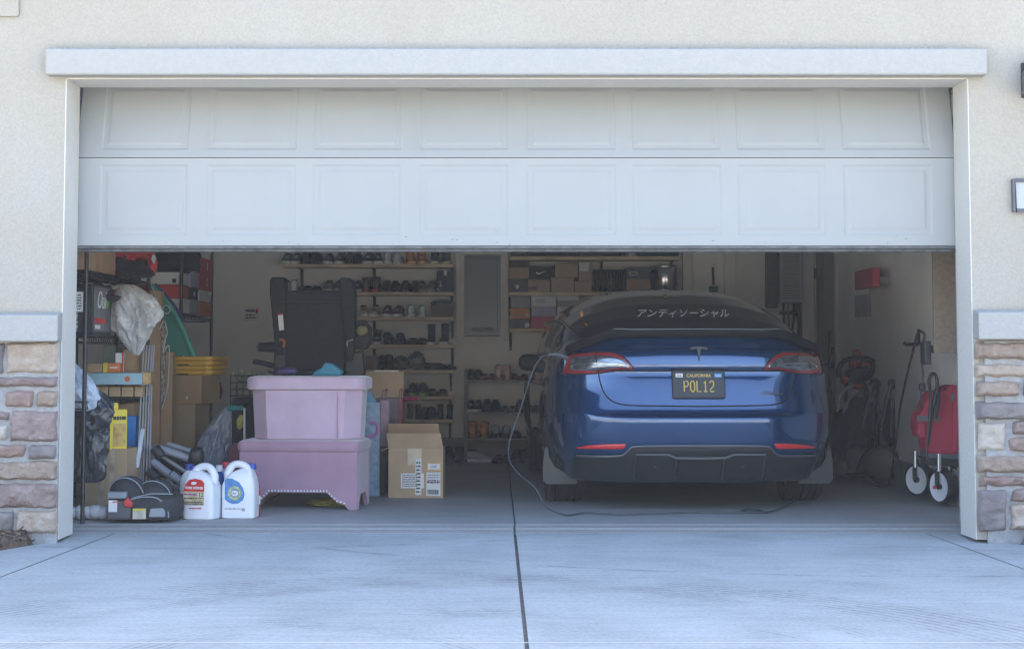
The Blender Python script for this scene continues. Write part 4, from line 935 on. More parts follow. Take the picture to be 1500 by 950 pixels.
# wire crate with leaves
wc = thing('wire_crate', 'black wire crate with pale green leaves behind the lilac ottoman', 'crate', pt(372, 600, 2.2))
m = MB()
for i in range(8):
    x_ = -.16 + .32 * i / 7
    for y_ in (0, .25): m.tube([(x_, y_, 0), (x_, y_, .23)], .003, 5)
for k in range(6):
    for y_ in (0, .25): m.tube([(-.16, y_, .23 * k / 5), (.16, y_, .23 * k / 5)], .003, 5)
    for x_ in (-.16, .16): m.tube([(x_, 0, .23 * k / 5), (x_, .25, .23 * k / 5)], .003, 5)
m.build('wire_basket', BLACKM, wc)
m = MB(); m.box(-.15, .15, .01, .24, -wc.location.z, .08); m.build('contents', BLKC, wc)
lf = MB(); rr = random.Random(5)
for i in range(60):
    p = Vector((rr.uniform(-.15, .15), rr.uniform(.02, .2), rr.uniform(.17, .27))); a, b = Vector((rr.gauss(0, 1), rr.gauss(0, 1), rr.gauss(0, 1))).normalized() * .022, Vector((rr.gauss(0, 1), rr.gauss(0, 1), rr.gauss(0, 1))).normalized() * .010
    lf.add([p - a, p + b, p + a, p - b], [(0, 1, 2, 3)])
lf.build('leaves', mat('pale_leaf', (0.20, 0.24, 0.12), .7, var=.5, vs=40), wc)

# ------------------------------------------------------------------ tall black padded chair from behind
CHP = mat('black_padding', (0.016, 0.018, 0.022), 0.8, var=.2, vs=30, bump=.25, bs=250)
YC = 2.6
ch = thing('padded_chair', 'tall black padded chair seen from behind with a white tag on its back', 'chair', pt(465, 716, YC))
def rp(a, b, y=YC): return rel(ch, [pt(a, b, y)])[0]
def cprism(mb, P, y0, y1): mb.prism([(rp(a, b)[0], rp(a, b)[2]) for a, b in P], y0, y1)
m = MB(); cprism(m, [(409, 425), (516, 425), (516, 560), (414, 560)], 0.02, .10); m.build('back_panel', CHP, ch, bevel=.012, seg=3)
m = MB(); cprism(m, [(416, 428), (511, 428), (511, 441), (416, 441)], .006, .022); m.build('back_panel', CHP, ch, bevel=.006)
for P in ([(396, 410), (399, 406), (417, 406), (419, 412), (419, 470), (416, 520), (404, 520), (400, 470), (396, 430)], [(497, 406), (512, 407), (519, 411), (521, 430), (520, 500), (518, 530), (506, 530), (503, 470), (498, 450)]):
    m = MB(); cprism(m, P, -.035, .13); m.build('side_wing', CHP, ch, bevel=.025, seg=4)
m = MB(); cprism(m, [(415, 443), (509, 443), (509, 555), (418, 555)], -.004, .022); m.build('rear_cover', CHP, ch, bevel=.010)
m = MB(); m.tube([rp(416, 442, YC - .01), rp(510, 442, YC - .01)], .004, 6); m.build('seam', BLACKP, ch)
m = MB(); cprism(m, [(408, 462), (415.5, 461), (417, 483), (410, 484)], -.0405, -.036); m.build('white_tag', WHITEP, ch)
m = MB(); cprism(m, [(408.5, 459.5), (415.4, 458.8), (415.5, 461), (408.2, 461.8)], -.0405, -.036); m.build('red_tag', REDC, ch)
m = MB(); m.tube([rp(409, 497, YC - .05), rp(416, 499, YC - .05), rp(415, 508, YC - .05)], .010, 8, smooth=5); m.build('grab_loop', mat('orange_webbing', (0.36, 0.11, 0.05), .6), ch, smooth=True)
for P, y in (([(416, 508), (400, 508), (379, 508)], .12), ([(412, 540), (395, 534), (371, 529)], .10)):
    m = MB(); m.tube([rp(*P[0], YC), rp(*P[1], YC), rp(*P[2], YC)], [.04, .036, .032] if P[0][1] < 520 else [.022, .018, .018], 10, smooth=4); m.build('armrest' if P[0][1] < 520 else 'lever', CHP, ch, smooth=True)
m = MB(); m.lathe([(.012, 0), (.03, .005), (.03, .04), (.012, .045)], rp(376, 508), axis='x', seg=12); m.build('armrest_cap', mat('grey_cap', (.12, .13, .14), .4), ch, smooth=True)
m = MB(); cprism(m, [(402, 505), (418, 505), (420, 560), (402, 560)], -.02, .10); m.build('lower_frame', BLACKP, ch, bevel=.012); m = MB(); cprism(m, [(505, 520), (531, 512), (535, 560), (505, 560)], -.02, .1); m.build('lower_frame', BLACKP, ch, bevel=.012)
m = MB(); cprism(m, [(519, 470), (534, 468), (543, 480), (544, 500), (537, 511), (515, 512), (510, 500), (520, 492)], .02, .16); m.build('armrest', CHP, ch, bevel=.02, seg=3)
m = MB(); m.ball(rp(531, 484, YC - .0), (.042, .03, .035), 14, 8, .2, 2, 4); m.build('olive_lining', mat('olive_lining', (.20, .19, .10), .8, var=.2), ch, smooth=True)
m = MB(); m.tube([rp(509, 507, YC - .03), rp(509, 500, YC - .03), rp(517, 497, YC - .03)], .006, 6, smooth=4); m.build('piping', LG, ch)
m = MB(); m.box(-.25, .25, .05, .5, .0, .46); m.build('seat_base', CHP, ch, bevel=.03)

# ------------------------------------------------------------------ cartons in the middle
def open_carton(label, px0, px1, pyt, pyb, Y, d, m_, rz):
    (x0, z1), (x1, z0) = at(px0, pyt, Y), at(px1, pyb, Y)
    w, h = (x1 - x0) / 2, z1
    t_ = thing('shipping_carton', label, 'box', ((x0 + x1) / 2, Y, 0), rz)
    m = MB(); m.box(-w, w, 0, .004, 0, h); m.box(-w, w, d - .004, d, 0, h); m.box(-w, -w + .004, .0045, d - .0045, 0, h); m.box(w - .004, w, .0045, d - .0045, 0, h); m.box(-w + .0045, w - .0045, .0045, d - .0045, 0, .005)
    m.build('body', m_, t_)
    return t_, w, h
cc, w, h = open_carton('open brown shipping carton with white labels on the floor by the rose bench', 569, 649, 656, 726, 2.17, .30, KRAFT2, R(-1))
def flap(parent, P, m_, name='flap', th=.004):
    mb = MB(); a, b, c, d = [Vector(p) for p in P]; n_ = (b - a).cross(d - a).normalized() * th
    mb.add([a, b, c, d, a + n_, b + n_, c + n_, d + n_], [(0, 1, 2, 3), (7, 6, 5, 4), (0, 4, 5, 1), (1, 5, 6, 2), (2, 6, 7, 3), (3, 7, 4, 0)])
    return mb.build(name, m_, parent)
flap(cc, [(-w, 0, h), (w, 0, h), (w - .02, .06, h + .095), (-w - .02, .06, h + .095)], KRAFT2)
flap(cc, [(-w - .02, .30, h), (w - .03, .30, h), (w - .05, .34, h + .15), (-w - .03, .34, h + .15)], KRAFT)
flap(cc, [(-w, 0.01, h), (-w, .29, h), (-w - .05, .29, h - .08), (-w - .05, .01, h - .02)], KRAFT)
patch(cc, 'tape_strip', TAPE, -.055, .04, .22, h - .001, -.0005)
patch(cc, 'white_label', WHITEP, -.10, .055, .065, .165, -.001); lines(cc, 'label_print', PRINT, -.09, .01, .075, .158, -.0026, 7, 3, gap=.7); patch(cc, 'tape_label', WHITEP, -.002, .038, .02, .262, -.003); lines(cc, 'label_print', PRINT, .004, .032, .03, .25, -.0047, 9, 5, gap=.6)
patch(cc, 'white_label', WHITEP, .072, .168, .015, .172, -.001); lines(cc, 'label_print', PRINT, .08, .16, .095, .165, -.0026, 4, 8, gap=.8); lines(cc, 'label_print', mat('barcode_purple', (.16, .08, .12), .6), .076, .164, .10, .118, -.003, 1, 10)
m = MB(); rr = random.Random(2); x_ = .082
while x_ < .158: b_ = rr.uniform(.0015, .005); m.box(x_, x_ + b_, -.0045, -.003, .025, .055); x_ += b_ + rr.uniform(.001, .004)
m.build('barcode', PRINT, cc)
patch(cc, 'yellow_label', mat('yellow_border', (.58, .43, .14), .6), .076, .17, .184, .238, -.001); patch(cc, 'white_label', WHITEP, .083, .163, .192, .230, -.0027); lines(cc, 'label_print', mat('blue_print', (.2, .28, .45), .6), .105, .14, .203, .220, -.0045, 2, 3)
bn = thing('storage_bin', 'black lidded plastic bin between the rose bench and the shipping carton', 'bin', (at(552, 0, 2.35)[0], 2.55, 0))
m = MB(); m.rings([[(a, b, z_) for a, b in rrect(k, k * 1.2, .03)] for z_, k in ((0, .085), (.30, .105))]); m.build('bin_body', BLACKP, bn, smooth=True)
m = MB(); m.prismz(rrect(.112, .135, .03), .301, .325); m.build('lid', BLACKP, bn, bevel=.004)
# open star carton on a tall pale pink quilted box, and gift bags
YS = 2.95
zq = at(0, 583, YS)[1]
qb = thing('quilted_hamper', 'tall pale pink quilted hamper under the star carton', 'hamper', (at(579, 0, YS)[0], YS + .1, 0))
m = MB(); m.rings([[(a, b, z_) for a, b in rrect(k, .085, .02)] for z_, k in ((0, .075), (zq - .06, .055), (zq - .01, .06))]); m.build('hamper_body', mat('pale_pink_quilt', (.50, .38, .42), .8, var=.12, vs=22, bump=.6, bs=22), qb, smooth=True)
m = MB(); m.prismz(rrect(.064, .09, .02), zq - .05, zq - .004); m.build('rim_band', VEL2, qb, bevel=.003)
sc_ = carton('star_carton', 'brown carton with a small star printed on it, raised on the pink hamper', 'box', at(538, 0, YS)[0], at(592, 0, YS)[0], YS + .0, YS + .26, zq + .001, at(0, 544, YS)[1], KRAFT2, rz=R(3))
m = MB(); P = [(.022 * (1 if i % 2 == 0 else .42) * math.sin(i * math.pi / 5), .022 * (1 if i % 2 == 0 else .42) * math.cos(i * math.pi / 5)) for i in range(10)]
m.prism([(a + .01, b + .055) for a, b in P], -.1325, -.1302); m.build('printed_star', mat('star_brown', (.22, .08, .05), .7), sc_)
m = MB(); m.box(-.08, .10, -.12, -.05, sc_['h'] if 'h' in sc_ else at(0, 544, YS)[1] - zq, at(0, 544, YS)[1] - zq + .008); m.build('paper_slip', WHITEP, sc_)
def gift_bag(label, a, b, c, d, Y, m_, rz=0, extra=None):
    (x0, z1), (x1, z0) = at(a, c, Y), at(b, d, Y)
    w_, h_ = (x1 - x0) / 2, z1
    t_ = thing('gift_bag', label, 'gift bag', ((x0 + x1) / 2, Y, 0), rz)
    m = MB(); m.rings([[(-w_, -.05, 0), (w_, -.05, 0), (w_, .05, 0), (-w_, .05, 0)], [(-w_, -.05, h_), (w_, -.05, h_), (w_, .05, h_), (-w_, .05, h_)]]); m.build('bag_body', m_, t_, bevel=.003)
    for y_ in (-.04, .04):
        m = MB(); m.tube([(-w_ * .5, y_, h_ - .01), (-w_ * .3, y_, h_ + .06), (w_ * .3, y_, h_ + .06), (w_ * .5, y_, h_ - .01)], .003, 6, smooth=5); m.build('handle', m_, t_)
    return t_, w_, h_
gb, w_, h_ = gift_bag('blue glossy gift bag with a pink curl next to the lilac ottoman', 533, 556, 588, 700, 2.35, mat('blue_gift_foil', (.10, .22, .36), .3, var=.7, vs=28, col2=(.22, .36, .50)), R(4))
m = MB(); m.tube([(-.02, -.053, h_ - .14), (.03, -.053, h_ - .15), (.04, -.053, h_ - .20), (.01, -.053, h_ - .235), (-.03, -.053, h_ - .23)], .011, 8, smooth=5); m.build('pink_curl', mat('pink_foil', (.48, .20, .42), .4), gb)
m = MB(); m.add([(-w_, -.05, h_), (w_ * .6, -.05, h_), (-w_, -.02, h_ + .12)], [(0, 1, 2)]); m.box(-w_, -w_ + .01, -.05, .05, h_, h_ + .12); m.build('open_corner', mat('blue_gift_inner', (.12, .30, .45), .4), gb)
gift_bag('mauve and purple gift bag wedged between blue bag and quilted hamper', 556, 569, 585, 690, 2.62, mat('mauve_gift_paper', (.20, .10, .17), .4, var=.6, vs=20, col2=(.38, .22, .30)), R(8))
gift_bag('narrow red edged gift bag against the quilted hamper', 585, 591, 583, 690, 2.8, mat('wine_gift_paper', (.24, .05, .08), .4, var=.3, vs=30), R(-6))
m = MB(); m.tube([pt(586, 584, 3.4), pt(596, 584, 3.4), pt(612, 583.5, 3.4)], [.012, .02, .016], 8, smooth=4)
tag(m.build('pink_toy', mat('hot_pink_plastic', (.45, .03, .12), .4), smooth=True), 'hot pink toy sticking out past the quilted hamper', 'toy')
cr_ = thing('shoe_crate', 'dark reddish brown open crate under the lowest shoe shelf', 'crate', (at(617, 0, 5.7)[0], 5.8, 0))
hh = at(0, 628, 5.7)[1]; m = MB(); m.box(-.15, .15, -.1, -.085, 0.02, hh); m.box(-.15, .15, .2, .215, .02, hh); m.box(-.15, -.135, -.0845, .1995, .02, hh); m.box(.135, .15, -.0845, .1995, .02, hh); m.box(-.134, .134, -.084, .199, .0, .03); m.build('crate_body', mat('dark_red_wood', (.075, .035, .028), .7, var=.2, vs=10), cr_, bevel=.004)
patch(cr_, 'label', WHITEP, -.075, -.02, hh - .075, hh - .04, -.101)

# ------------------------------------------------------------------ wall shelves and shoes
YB_, YS_ = 6.40, 6.12
def zsh(py): return at(700, py, YS_)[1]
def wall_shelf(label, pa, pb, py, br, group):
    x0, x1 = at(pa, py, YS_)[0], at(pb, py, YS_)[0]; zt_ = zsh(py)
    t_ = thing('wall_shelf', label, 'shelf', ((x0 + x1) / 2, YB_, zt_), 0, group); w = (x1 - x0) / 2
    m = MB(); m.box(-w, w, YS_ - YB_, -.001, -.032, 0); m.build('board', PINE, t_, bevel=.003)
    for p in br:
        x = at(p, py, YS_ + .12)[0] - t_.location.x
        m = MB(); m.box(x - .012, x + .012, -.006, -.001, -.20, -.034); m.box(x - .012, x + .012, -.24, -.0065, -.0385, -.034)
        m.tube([(x, -.006, -.17), (x, -.06, -.14), (x, -.13, -.045)], .007, 6, smooth=3); m.build('bracket', BLACKM, t_)
    return zt_
ORD = ['topmost', 'second', 'third', 'fourth', 'fifth', 'sixth', 'lowest']
LZ = []
for i, (py, pa, br) in enumerate(((386.5, 414, (440, 547, 662)), (427.5, 414, (440, 547, 662)), (464, 430, (547, 662)), (504.5, 430, (547, 662)), (541.5, 430, (547, 660)), (580, 430, (547, 659)), (614, 430, (547, 659)))):
    LZ.append(wall_shelf(f'{ORD[i]} pine shelf of the shoe wall on black brackets', pa, 664.5, py, br, 'shoe wall shelves'))
RZ = []
for i, (py, pb, br) in enumerate(((375.5, 997, (882, 985)), (427.5, 995, (747, 870, 985)), (481, 960, (748, 870)))):
    RZ.append(wall_shelf(f'{["topmost", "middle", "lowest"][i]} pine shelf above the blue car holding boxes', 746, pb, py, br, 'box wall shelves'))

PROF = {  # toe -> heel : (t, half width, top height)
    'sneaker': [(0, .20, .30), (.06, .62, .42), (.18, .92, .50), (.32, 1.0, .58), (.45, .9, .78), (.56, .82, .97), (.66, .78, 1.0), (.85, .76, .98), (.95, .66, 1.02), (1, .40, .98)],
    'flat': [(0, .15, .30), (.06, .55, .45), (.2, .9, .55), (.35, .95, .60), (.42, .9, .55), (.6, .75, .55), (.85, .75, .70), (.95, .62, .75), (1, .4, .7)],
    'pointed': [(0, .05, .28), (.1, .42, .38), (.25, .8, .5), (.38, .9, .6), (.5, .8, .75), (.62, .75, .78), (.85, .72, .85), (.96, .6, .85), (1, .4, .8)],
}
SM = {}
def smat(c, rough=.6):
    k = (c, rough)
    if k not in SM: SM[k] = mat('shoe_' + c.strip('#'), tuple(min(.85, v * 1.8) for v in rgb(c)), rough, var=.15, vs=30, bump=.15, bs=90)
    return SM[k]
def shoe_tree(kind, up, sole, accent, label, group, L=.28, W=.047, H=.105):
    """toe points to -y; origin at the sole's middle"""
    prof = PROF.get(kind, PROF['sneaker']); st = .026 if kind in ('sneaker', 'boot', 'hightop') else .012
    if kind == 'flat': H = .062
    if kind == 'pointed': H = .085
    heel = .075 if kind == 'heel' else .025 if kind == 'pointed' else 0
    if kind == 'heel': prof = PROF['pointed']; H = .075
    mb = MB(); rs = []
    def lift(t): return heel * max(0, min(1, (t - .35) / .5)) ** 1.3
    for t, w, h in prof:
        y = -L / 2 + L * t; hw = w * W; top = h * H + lift(t); b = st + lift(t)
        ring = []
        for j in range(12):
            a = 2 * math.pi * j / 12
            cx = math.copysign(abs(math.cos(a)) ** .75, math.cos(a)); sz = math.copysign(abs(math.sin(a)) ** .8, math.sin(a))
            ring.append((cx * hw * (1 if sz < .3 else 1 - .25 * (sz - .3)), y, (b + max(top, b + .012)) / 2 + sz * (max(top, b + .012) - b) / 2))
        rs.append(ring)
    mb.rings(rs)
    if kind in ('boot', 'hightop'):
        hs = .22 if kind == 'boot' else .135
        mb.rings([[(math.cos(a) * W * k, .065 + math.sin(a) * .062 * k2, z_) for a in [2 * math.pi * j / 14 for j in range(14)]] for z_, k, k2 in ((.05, .9, 1), (.10, .85, .95), (hs * .8, .86, .98), (hs, .92, 1.02), (hs - .004, .8, .9), (hs - .03, .78, .88))])
    o = mb.build('shoe', smat(up), None, smooth=True, auto=50); tag(o, label, 'shoe', group)
    sb_ = MB(); plan = []
    for t, w, h in prof: plan.append((t, w))
    P = [(w * W * 1.08, -L / 2 * 1.03 + L * 1.03 * t) for t, w in plan] + [(-w * W * 1.08, -L / 2 * 1.03 + L * 1.03 * t) for t, w in reversed(plan)]
    if heel:
        sb_.rings([[(x, y, lift((y + L / 2) / L) - 0.0 + dz) for x, y in P] for dz in (0.002, st)])
        sb_.lathe([(.012 if kind == 'heel' else .026, 0), (.016 if kind == 'heel' else .028, heel)], (0, L * .40, 0), seg=10)
    else: sb_.prismz(P, 0, st + .002)
    sb_.build('sole', smat(sole), o, bevel=.003)
    if kind not in ('flat', 'pointed', 'heel', 'boot'):
        lb = MB(); lb.ball((0, L * .20, H + (.0 if kind != 'hightop' else .03)), (W * .62, L * .2, .008), 12, 6); lb.build('lining', smat(accent if accent else '#15161a'), o, smooth=True)
        lc = MB()
        for k in range(4):
            y_ = -L * .16 + k * .022; zz_ = H * (.56 + .10 * k) + .006; lc.tube([(-W * .5, y_, zz_ - .006), (0, y_, zz_ + .002), (W * .5, y_, zz_ - .006)], .0028, 5)
        lc.build('laces', smat(accent or sole), o)
    else:
        lb = MB(); lb.ball((0, L * (.2 if kind != 'boot' else .235), (H * .70 + heel * .8) if kind != 'boot' else .217), (W * .6, L * .2, .008), 12, 6); lb.build('lining', smat(accent or '#15161a'), o, smooth=True)
    return o
def pair(kind, pxs, zt_, Y, up, sole, desc, place, toe='out', accent=None, group='shoes on the wall shelves', scale=1.0, z=None):
    o = None
    rnd = random.Random(int(pxs[0] * 7 + zt_ * 1000))
    for i, p in enumerate(pxs):
        lab_ = f'{desc}, {["left", "right"][i]} of pair {place}' if len(pxs) > 1 else f'{desc} {place}'
        if o is None: o = shoe_tree(kind, up, sole, accent, lab_, group); c = o
        else: c = copy_tree(o, None, lab_)
        rz_ = {'out': 0, 'in': math.pi, 'side': math.pi / 2}[toe] + rnd.uniform(-.14, .14)
        c.location = (at(p, 400, Y)[0], Y, zt_ + .0008); c.rotation_euler = (0, 0, rz_)
        s_ = scale * rnd.uniform(.97, 1.03); c.scale = (s_, s_, s_)
YSH = 6.265
T = lambda i: f'on {ORD[i]} shoe shelf'
D_ = '#1c2128'
pair('sneaker', (421, 435), LZ[0], YSH, '#2f4a4c', '#b9b7ac', 'teal green sneaker with pale sole', T(0))
pair('sneaker', (451, 465), LZ[0], YSH, '#1b2229', '#15181c', 'bulky all black sneaker', T(0), 'in', scale=1.12)
pair('sneaker', (481, 498), LZ[0], YSH, '#2a2228', '#c8c5bd', 'dark maroon sneaker with white sole', T(0))
pair('sneaker', (512, 526), LZ[0], YSH, '#1a2028', '#14171b', 'black navy sneaker with black sole', T(0), 'in')
pair('sneaker', (540, 554), LZ[0], YSH, '#20262c', '#cfccc4', 'black sneaker with bright white sole', T(0))
pair('sneaker', (567, 584), LZ[0], YSH, '#9fa1a6', '#b5b6b8', 'light grey sneaker', T(0), 'in', accent='#83858a')
pair('hightop', (601, 618), LZ[0], YSH, '#a0683c', '#c49a70', 'tan orange high top with dark collar', T(0), 'out', accent='#d8c8b0', scale=.95)
pair('hightop', (638, 653), LZ[0], YSH, '#34373c', '#cbb491', 'dark grey high top shoe with cream sole', T(0), 'in', scale=.95)
pair('sneaker', (421, 432), LZ[1], YSH, '#b9b9b6', '#cfcfcc', 'white and black sneaker peeping over the padded chair', T(1), 'in', accent='#1c2024')
pair('flat', (449, 462), LZ[1], YSH, '#262a2e', '#1a1c1e', 'flat dark shoe half hidden by the padded chair', T(1), scale=1.3)
pair('sneaker', (482, 497), LZ[1], YSH, '#5a5c5e', '#8d8d8b', 'grey shoe almost hidden by the padded chair', T(1))
pair('sneaker', (524,), LZ[1], YSH, '#2b2a2e', '#c7c5c0', 'single dark sneaker with white toe guard', T(1))
pair('hightop', (538, 552), LZ[1], YSH, '#4b3c36', '#8d3c26', 'brown boot with an orange red heel', T(1), 'in', accent='#57463c')
pair('sneaker', (566, 580), LZ[1], YSH, '#191e24', '#15181c', 'plain black running shoe', T(1))
pair('sneaker', (594, 608), LZ[1], YSH, '#2b2424', '#1e1b1b', 'dark brown sneaker with brown sole', T(1))
pair('sneaker', (618, 633), LZ[1], YSH, '#5a5642', '#6c6a60', 'olive khaki sneaker', T(1), accent='#8c845c')
pair('sneaker', (533, 549), LZ[2], YSH, '#a59c86', '#c3bba8', 'beige sneaker with dark laces', T(2), accent='#2a2520')
pair('sneaker', (568, 584), LZ[2], YSH, '#4d3340', '#c9c3c2', 'purple maroon sneaker with white sole', T(2))
pair('sneaker', (603, 617), LZ[2], YSH, '#a9b5ad', '#c2c9c4', 'pale mint white sneaker', T(2), 'in', accent='#84a896')
pair('hightop', (553,), LZ[3], YSH, '#22252a', '#b3aeaa', 'single black high top sneaker with white sole', T(3))
pair('pointed', (571, 588), LZ[3], YSH, '#14181c', '#101214', 'pointed black dress shoe', T(3), 'in', scale=1.15)
pair('flat', (604, 617), LZ[3], YSH, '#3b2b26', '#2b211d', 'brown loafer', T(3), 'out', scale=1.25)
pair('boot', (632, 651), LZ[3], YSH, '#3a4550', '#c9c6be', 'blue grey ankle boot with white sole', T(3), 'out', scale=.85)
pair('heel', (561, 571), LZ[4], YSH, '#14171d', '#101216', 'black high heeled shoe leaning over', T(4), 'in')
pair('flat', (630, 641), LZ[4], YSH, '#33302f', '#251f1d', 'dark flat shoe on a brown box lid', T(4), 'out')
pair('flat', (649, 661), LZ[4], YSH, '#15181b', '#101214', 'black strappy sandal', T(4), 'out', accent='#3f3a36')
pair('flat', (598,), LZ[5], YSH, '#4b4a2f', '#39381f', 'single olive green flat shoe beside the star carton', T(5), 'out', scale=1.2)
pair('sneaker', (609, 621), LZ[5], YSH, '#1f2a1d', '#7c9a3c', 'black running shoe with lime green trim', T(5), 'in', accent='#84a63c', scale=1.1)
pair('flat', (634, 648), LZ[5], YSH, '#5f4a3c', '#4a3a30', 'tan brown sandal', T(5), 'out', scale=1.2)
pair('boot', (601, 614), LZ[6], YSH, '#3a2228', '#241619', 'wine red boot beside the gift bags', T(6), 'in', scale=.62)
pair('pointed', (624, 634), LZ[6], YSH, '#171a1e', '#101214', 'black court shoe', T(6), 'in', scale=1.2)
pair('boot', (646, 659), LZ[6], YSH, '#14171b', '#0f1113', 'black ankle boot', T(6), 'in', scale=.62)
F_ = 'on floor under shoe wall'
pair('hightop', (659, 673), 0.0, 5.95, '#1b1e22', '#141618', 'black high top trainer', F_, 'in', group='shoes on the garage floor')
pair('sneaker', (655, 672), 0.0, 5.55, '#2c2a2f', '#47464a', 'patterned dark sneaker', F_, 'out', group='shoes on the garage floor')
# other goods among the shoes
def onshelf(name, label, cat, a, b, pyt, zt_, m_, d=.2, Y=6.15, group=None, lid=None):
    x0, x1 = at(a, 400, Y)[0], at(b, 400, Y)[0]; h1 = at(700, pyt, Y)[1]
    return carton(name, label, cat, x0, x1, Y, Y + d, zt_ + .001, h1, m_, group, lid)
o = onshelf('fabric_bin', 'dark grey fabric bin with white blossoms on the second shoe shelf', 'bin', 640, 664, 396, LZ[1], mat('dark_grey_fabric', (.07, .085, .10), .85, var=.1))
m = MB(); rr = random.Random(3)
for i in range(14): m.ball((-.04 + rr.gauss(0, .012), -.1012, .06 + rr.gauss(0, .03)), (rr.uniform(.003, .007), .001, rr.uniform(.003, .007)), 8, 5)
m.build('blossom_print', WHITEP, o); patch(o, 'hanging_tag', WHITEP, -.012, .018, .15, .205, -.102)
o = onshelf('wicker_basket', 'square tan wicker basket with cloth on top on the third shoe shelf', 'basket', 631, 663, 446, LZ[2], mat('wicker', (.20, .145, .11), .8, var=.25, vs=60, stretch=(1, 1, 3)))
m = MB(); m.ball((0, 0, .125), (.09, .09, .03), 16, 10, .4, 3, 5); m.build('cloth', mat('sage_cloth', (.20, .23, .21), .9, var=.3, vs=15), o, smooth=True)
onshelf('shoe_bag', 'small pinkish beige cloth pouch at the end of the fifth shoe shelf', 'pouch', 537, 553, 521, LZ[4], mat('pink_beige', (.24, .19, .165), .9, var=.2))
for nm, lab_, a, b, hgt, c_ in (('plastic_sack', 'low beige plastic sack on the fifth shoe shelf', 575, 602, .12, '#7d7568'), ('plastic_sack', 'taller clear grey plastic sack on the fifth shoe shelf', 600, 624, .155, '#85868b')):
    x0, x1 = at(a, 0, 6.2)[0], at(b, 0, 6.2)[0]
    m = MB(); m.ball((0, 0, hgt / 2), ((x1 - x0) / 2, .09, hgt / 2), 20, 12, .35, 3, a)
    o = m.build(nm, mat('sack_' + c_[1:], c_, .3, var=.15, vs=10, bump=.6, bs=30), loc=((x0 + x1) / 2, 6.25, LZ[4] + .002), smooth=True); tag(o, lab_, 'sack')
onshelf('box_lid', 'flat reddish brown box under the dark flat shoes, fifth shelf', 'box', 622, 648, 531, LZ[4], mat('red_brown_card', (.17, .10, .085), .8), Y=6.34, d=.05)

# ------------------------------------------------------------------ grey panel in the wall
x0, z1 = at(668, 366, 6.3); x1, z0 = at(745, 498, 6.3)
wp = thing('electrical_panel', 'grey metal electrical panel in a cream plywood surround', 'panel', ((x0 + x1) / 2, 6.40, z0))
w, h = (x1 - x0) / 2, z1 - z0
CREAM = mat('cream_ply', (.80, .75, .66), .8, var=.06, vs=8)
ix0, iz1 = at(680, 373, 6.3); ix1, iz0 = at(733.5, 493, 6.3); ix0 -= wp.location.x; ix1 -= wp.location.x; iz0 -= z0; iz1 -= z0
m = MB(); m.box(-w, ix0, -.10, -.001, 0, h + .1); m.box(ix1, w, -.10, -.001, 0, h + .1); m.box(ix0, ix1, -.10, -.001, iz1, h + .1); m.box(ix0, ix1, -.10, -.001, 0, iz0); m.build('surround', CREAM, wp, bevel=.003)
PG = mat('panel_grey', (.085, .10, .115), .35, metal=.2, var=.06, vs=4)
m = MB(); m.box(ix0 + .001, ix1 - .001, -.07, -.001, iz0 + .001, iz1 - .001); m.build('panel_door', PG, wp)
m = MB(); m.box(ix0 + .03, ix1 - .03, -.076, -.0705, iz0 + .05, iz1 - .04); m.build('inner_door', PG, wp, bevel=.004)
m = MB(); m.box(ix0 + .07, ix1 - .07, -.09, -.0765, iz0 + .055, iz0 + .085); m.box(ix0 + .002, ix1 - .002, -.085, -.0705, iz0 + .002, iz0 + .016); m.build('latch_rail', mat('rail_grey', (.16, .18, .20), .5), wp, bevel=.003)

# ------------------------------------------------------------------ black shoe rack beside the car
YR = 5.85
rk = thing('shoe_rack', 'black metal four tier shoe rack beside the blue car', 'shoe rack', (at(735, 0, YR)[0], YR, 0))
xr0, xr1 = at(683, 0, YR)[0] - rk.location.x, at(800, 0, YR)[0] - rk.location.x
zt_ = at(0, 541, YR)[1]
for x in (xr0, xr1):
    for y in (0, .28):
        m = MB(); m.box(x - .014, x + .014, y - .01, y + .01, 0, zt_); m.build('post', BLACKM, rk)
RKZ = [at(0, p, YR)[1] for p in (556, 603.5, 641.5)]
for z_ in RKZ:
    m = MB()
    for k in range(9): m.box(xr0 + .0145, xr1 - .0145, -.005 + k * .0345, .012 + k * .0345, z_ - .02, z_)
    m.build('tier', BLACKM, rk)
G2 = 'shoes on the black rack'
def R_(i): return f'on {["top", "second", "third"][i]} black rack tier'
yk = YR + .13
pair('pointed', (689, 700), RKZ[0], yk, '#16191c', '#3b1f1c', 'black court shoe', R_(0), 'in', group=G2)
pair('flat', (708, 720), RKZ[0], yk, '#6b3f3c', '#4b2e2c', 'dusty red flat shoe', R_(0), 'out', group=G2)
pair('hightop', (730, 741), RKZ[0], yk, '#a58f8a', '#8c6f68', 'shiny rose silver high shoe', R_(0), 'in', group=G2, scale=.95)
pair('flat', (754, 767), RKZ[0], yk, '#5c3a36', '#44302c', 'brick red slipper', R_(0), 'out', group=G2)
pair('sneaker', (690, 700), RKZ[1], yk, '#22252b', '#a9acb3', 'black sneaker with thick white sole', R_(1), 'out', group=G2, scale=.95)
pair('sneaker', (714, 726), RKZ[1], yk, '#181b20', '#131518', 'black sneaker with black sole', R_(1), 'out', group=G2)
pair('flat', (740, 751), RKZ[1], yk, '#5d5048', '#453c36', 'taupe ballet flat', R_(1), 'out', group=G2)
pair('sneaker', (762, 772), RKZ[1], yk, '#1d2126', '#17191d', 'dark sneaker close to the car', R_(1), 'in', group=G2)
pair('hightop', (694, 709), RKZ[2], yk, '#a06a2c', '#6f4a24', 'golden tan rounded shoe', R_(2), 'in', group=G2, scale=1.05)
pair('pointed', (725, 741), RKZ[2], yk, '#6d7075', '#2b2d31', 'shiny silver grey pump', R_(2), 'in', group=G2, scale=1.2)
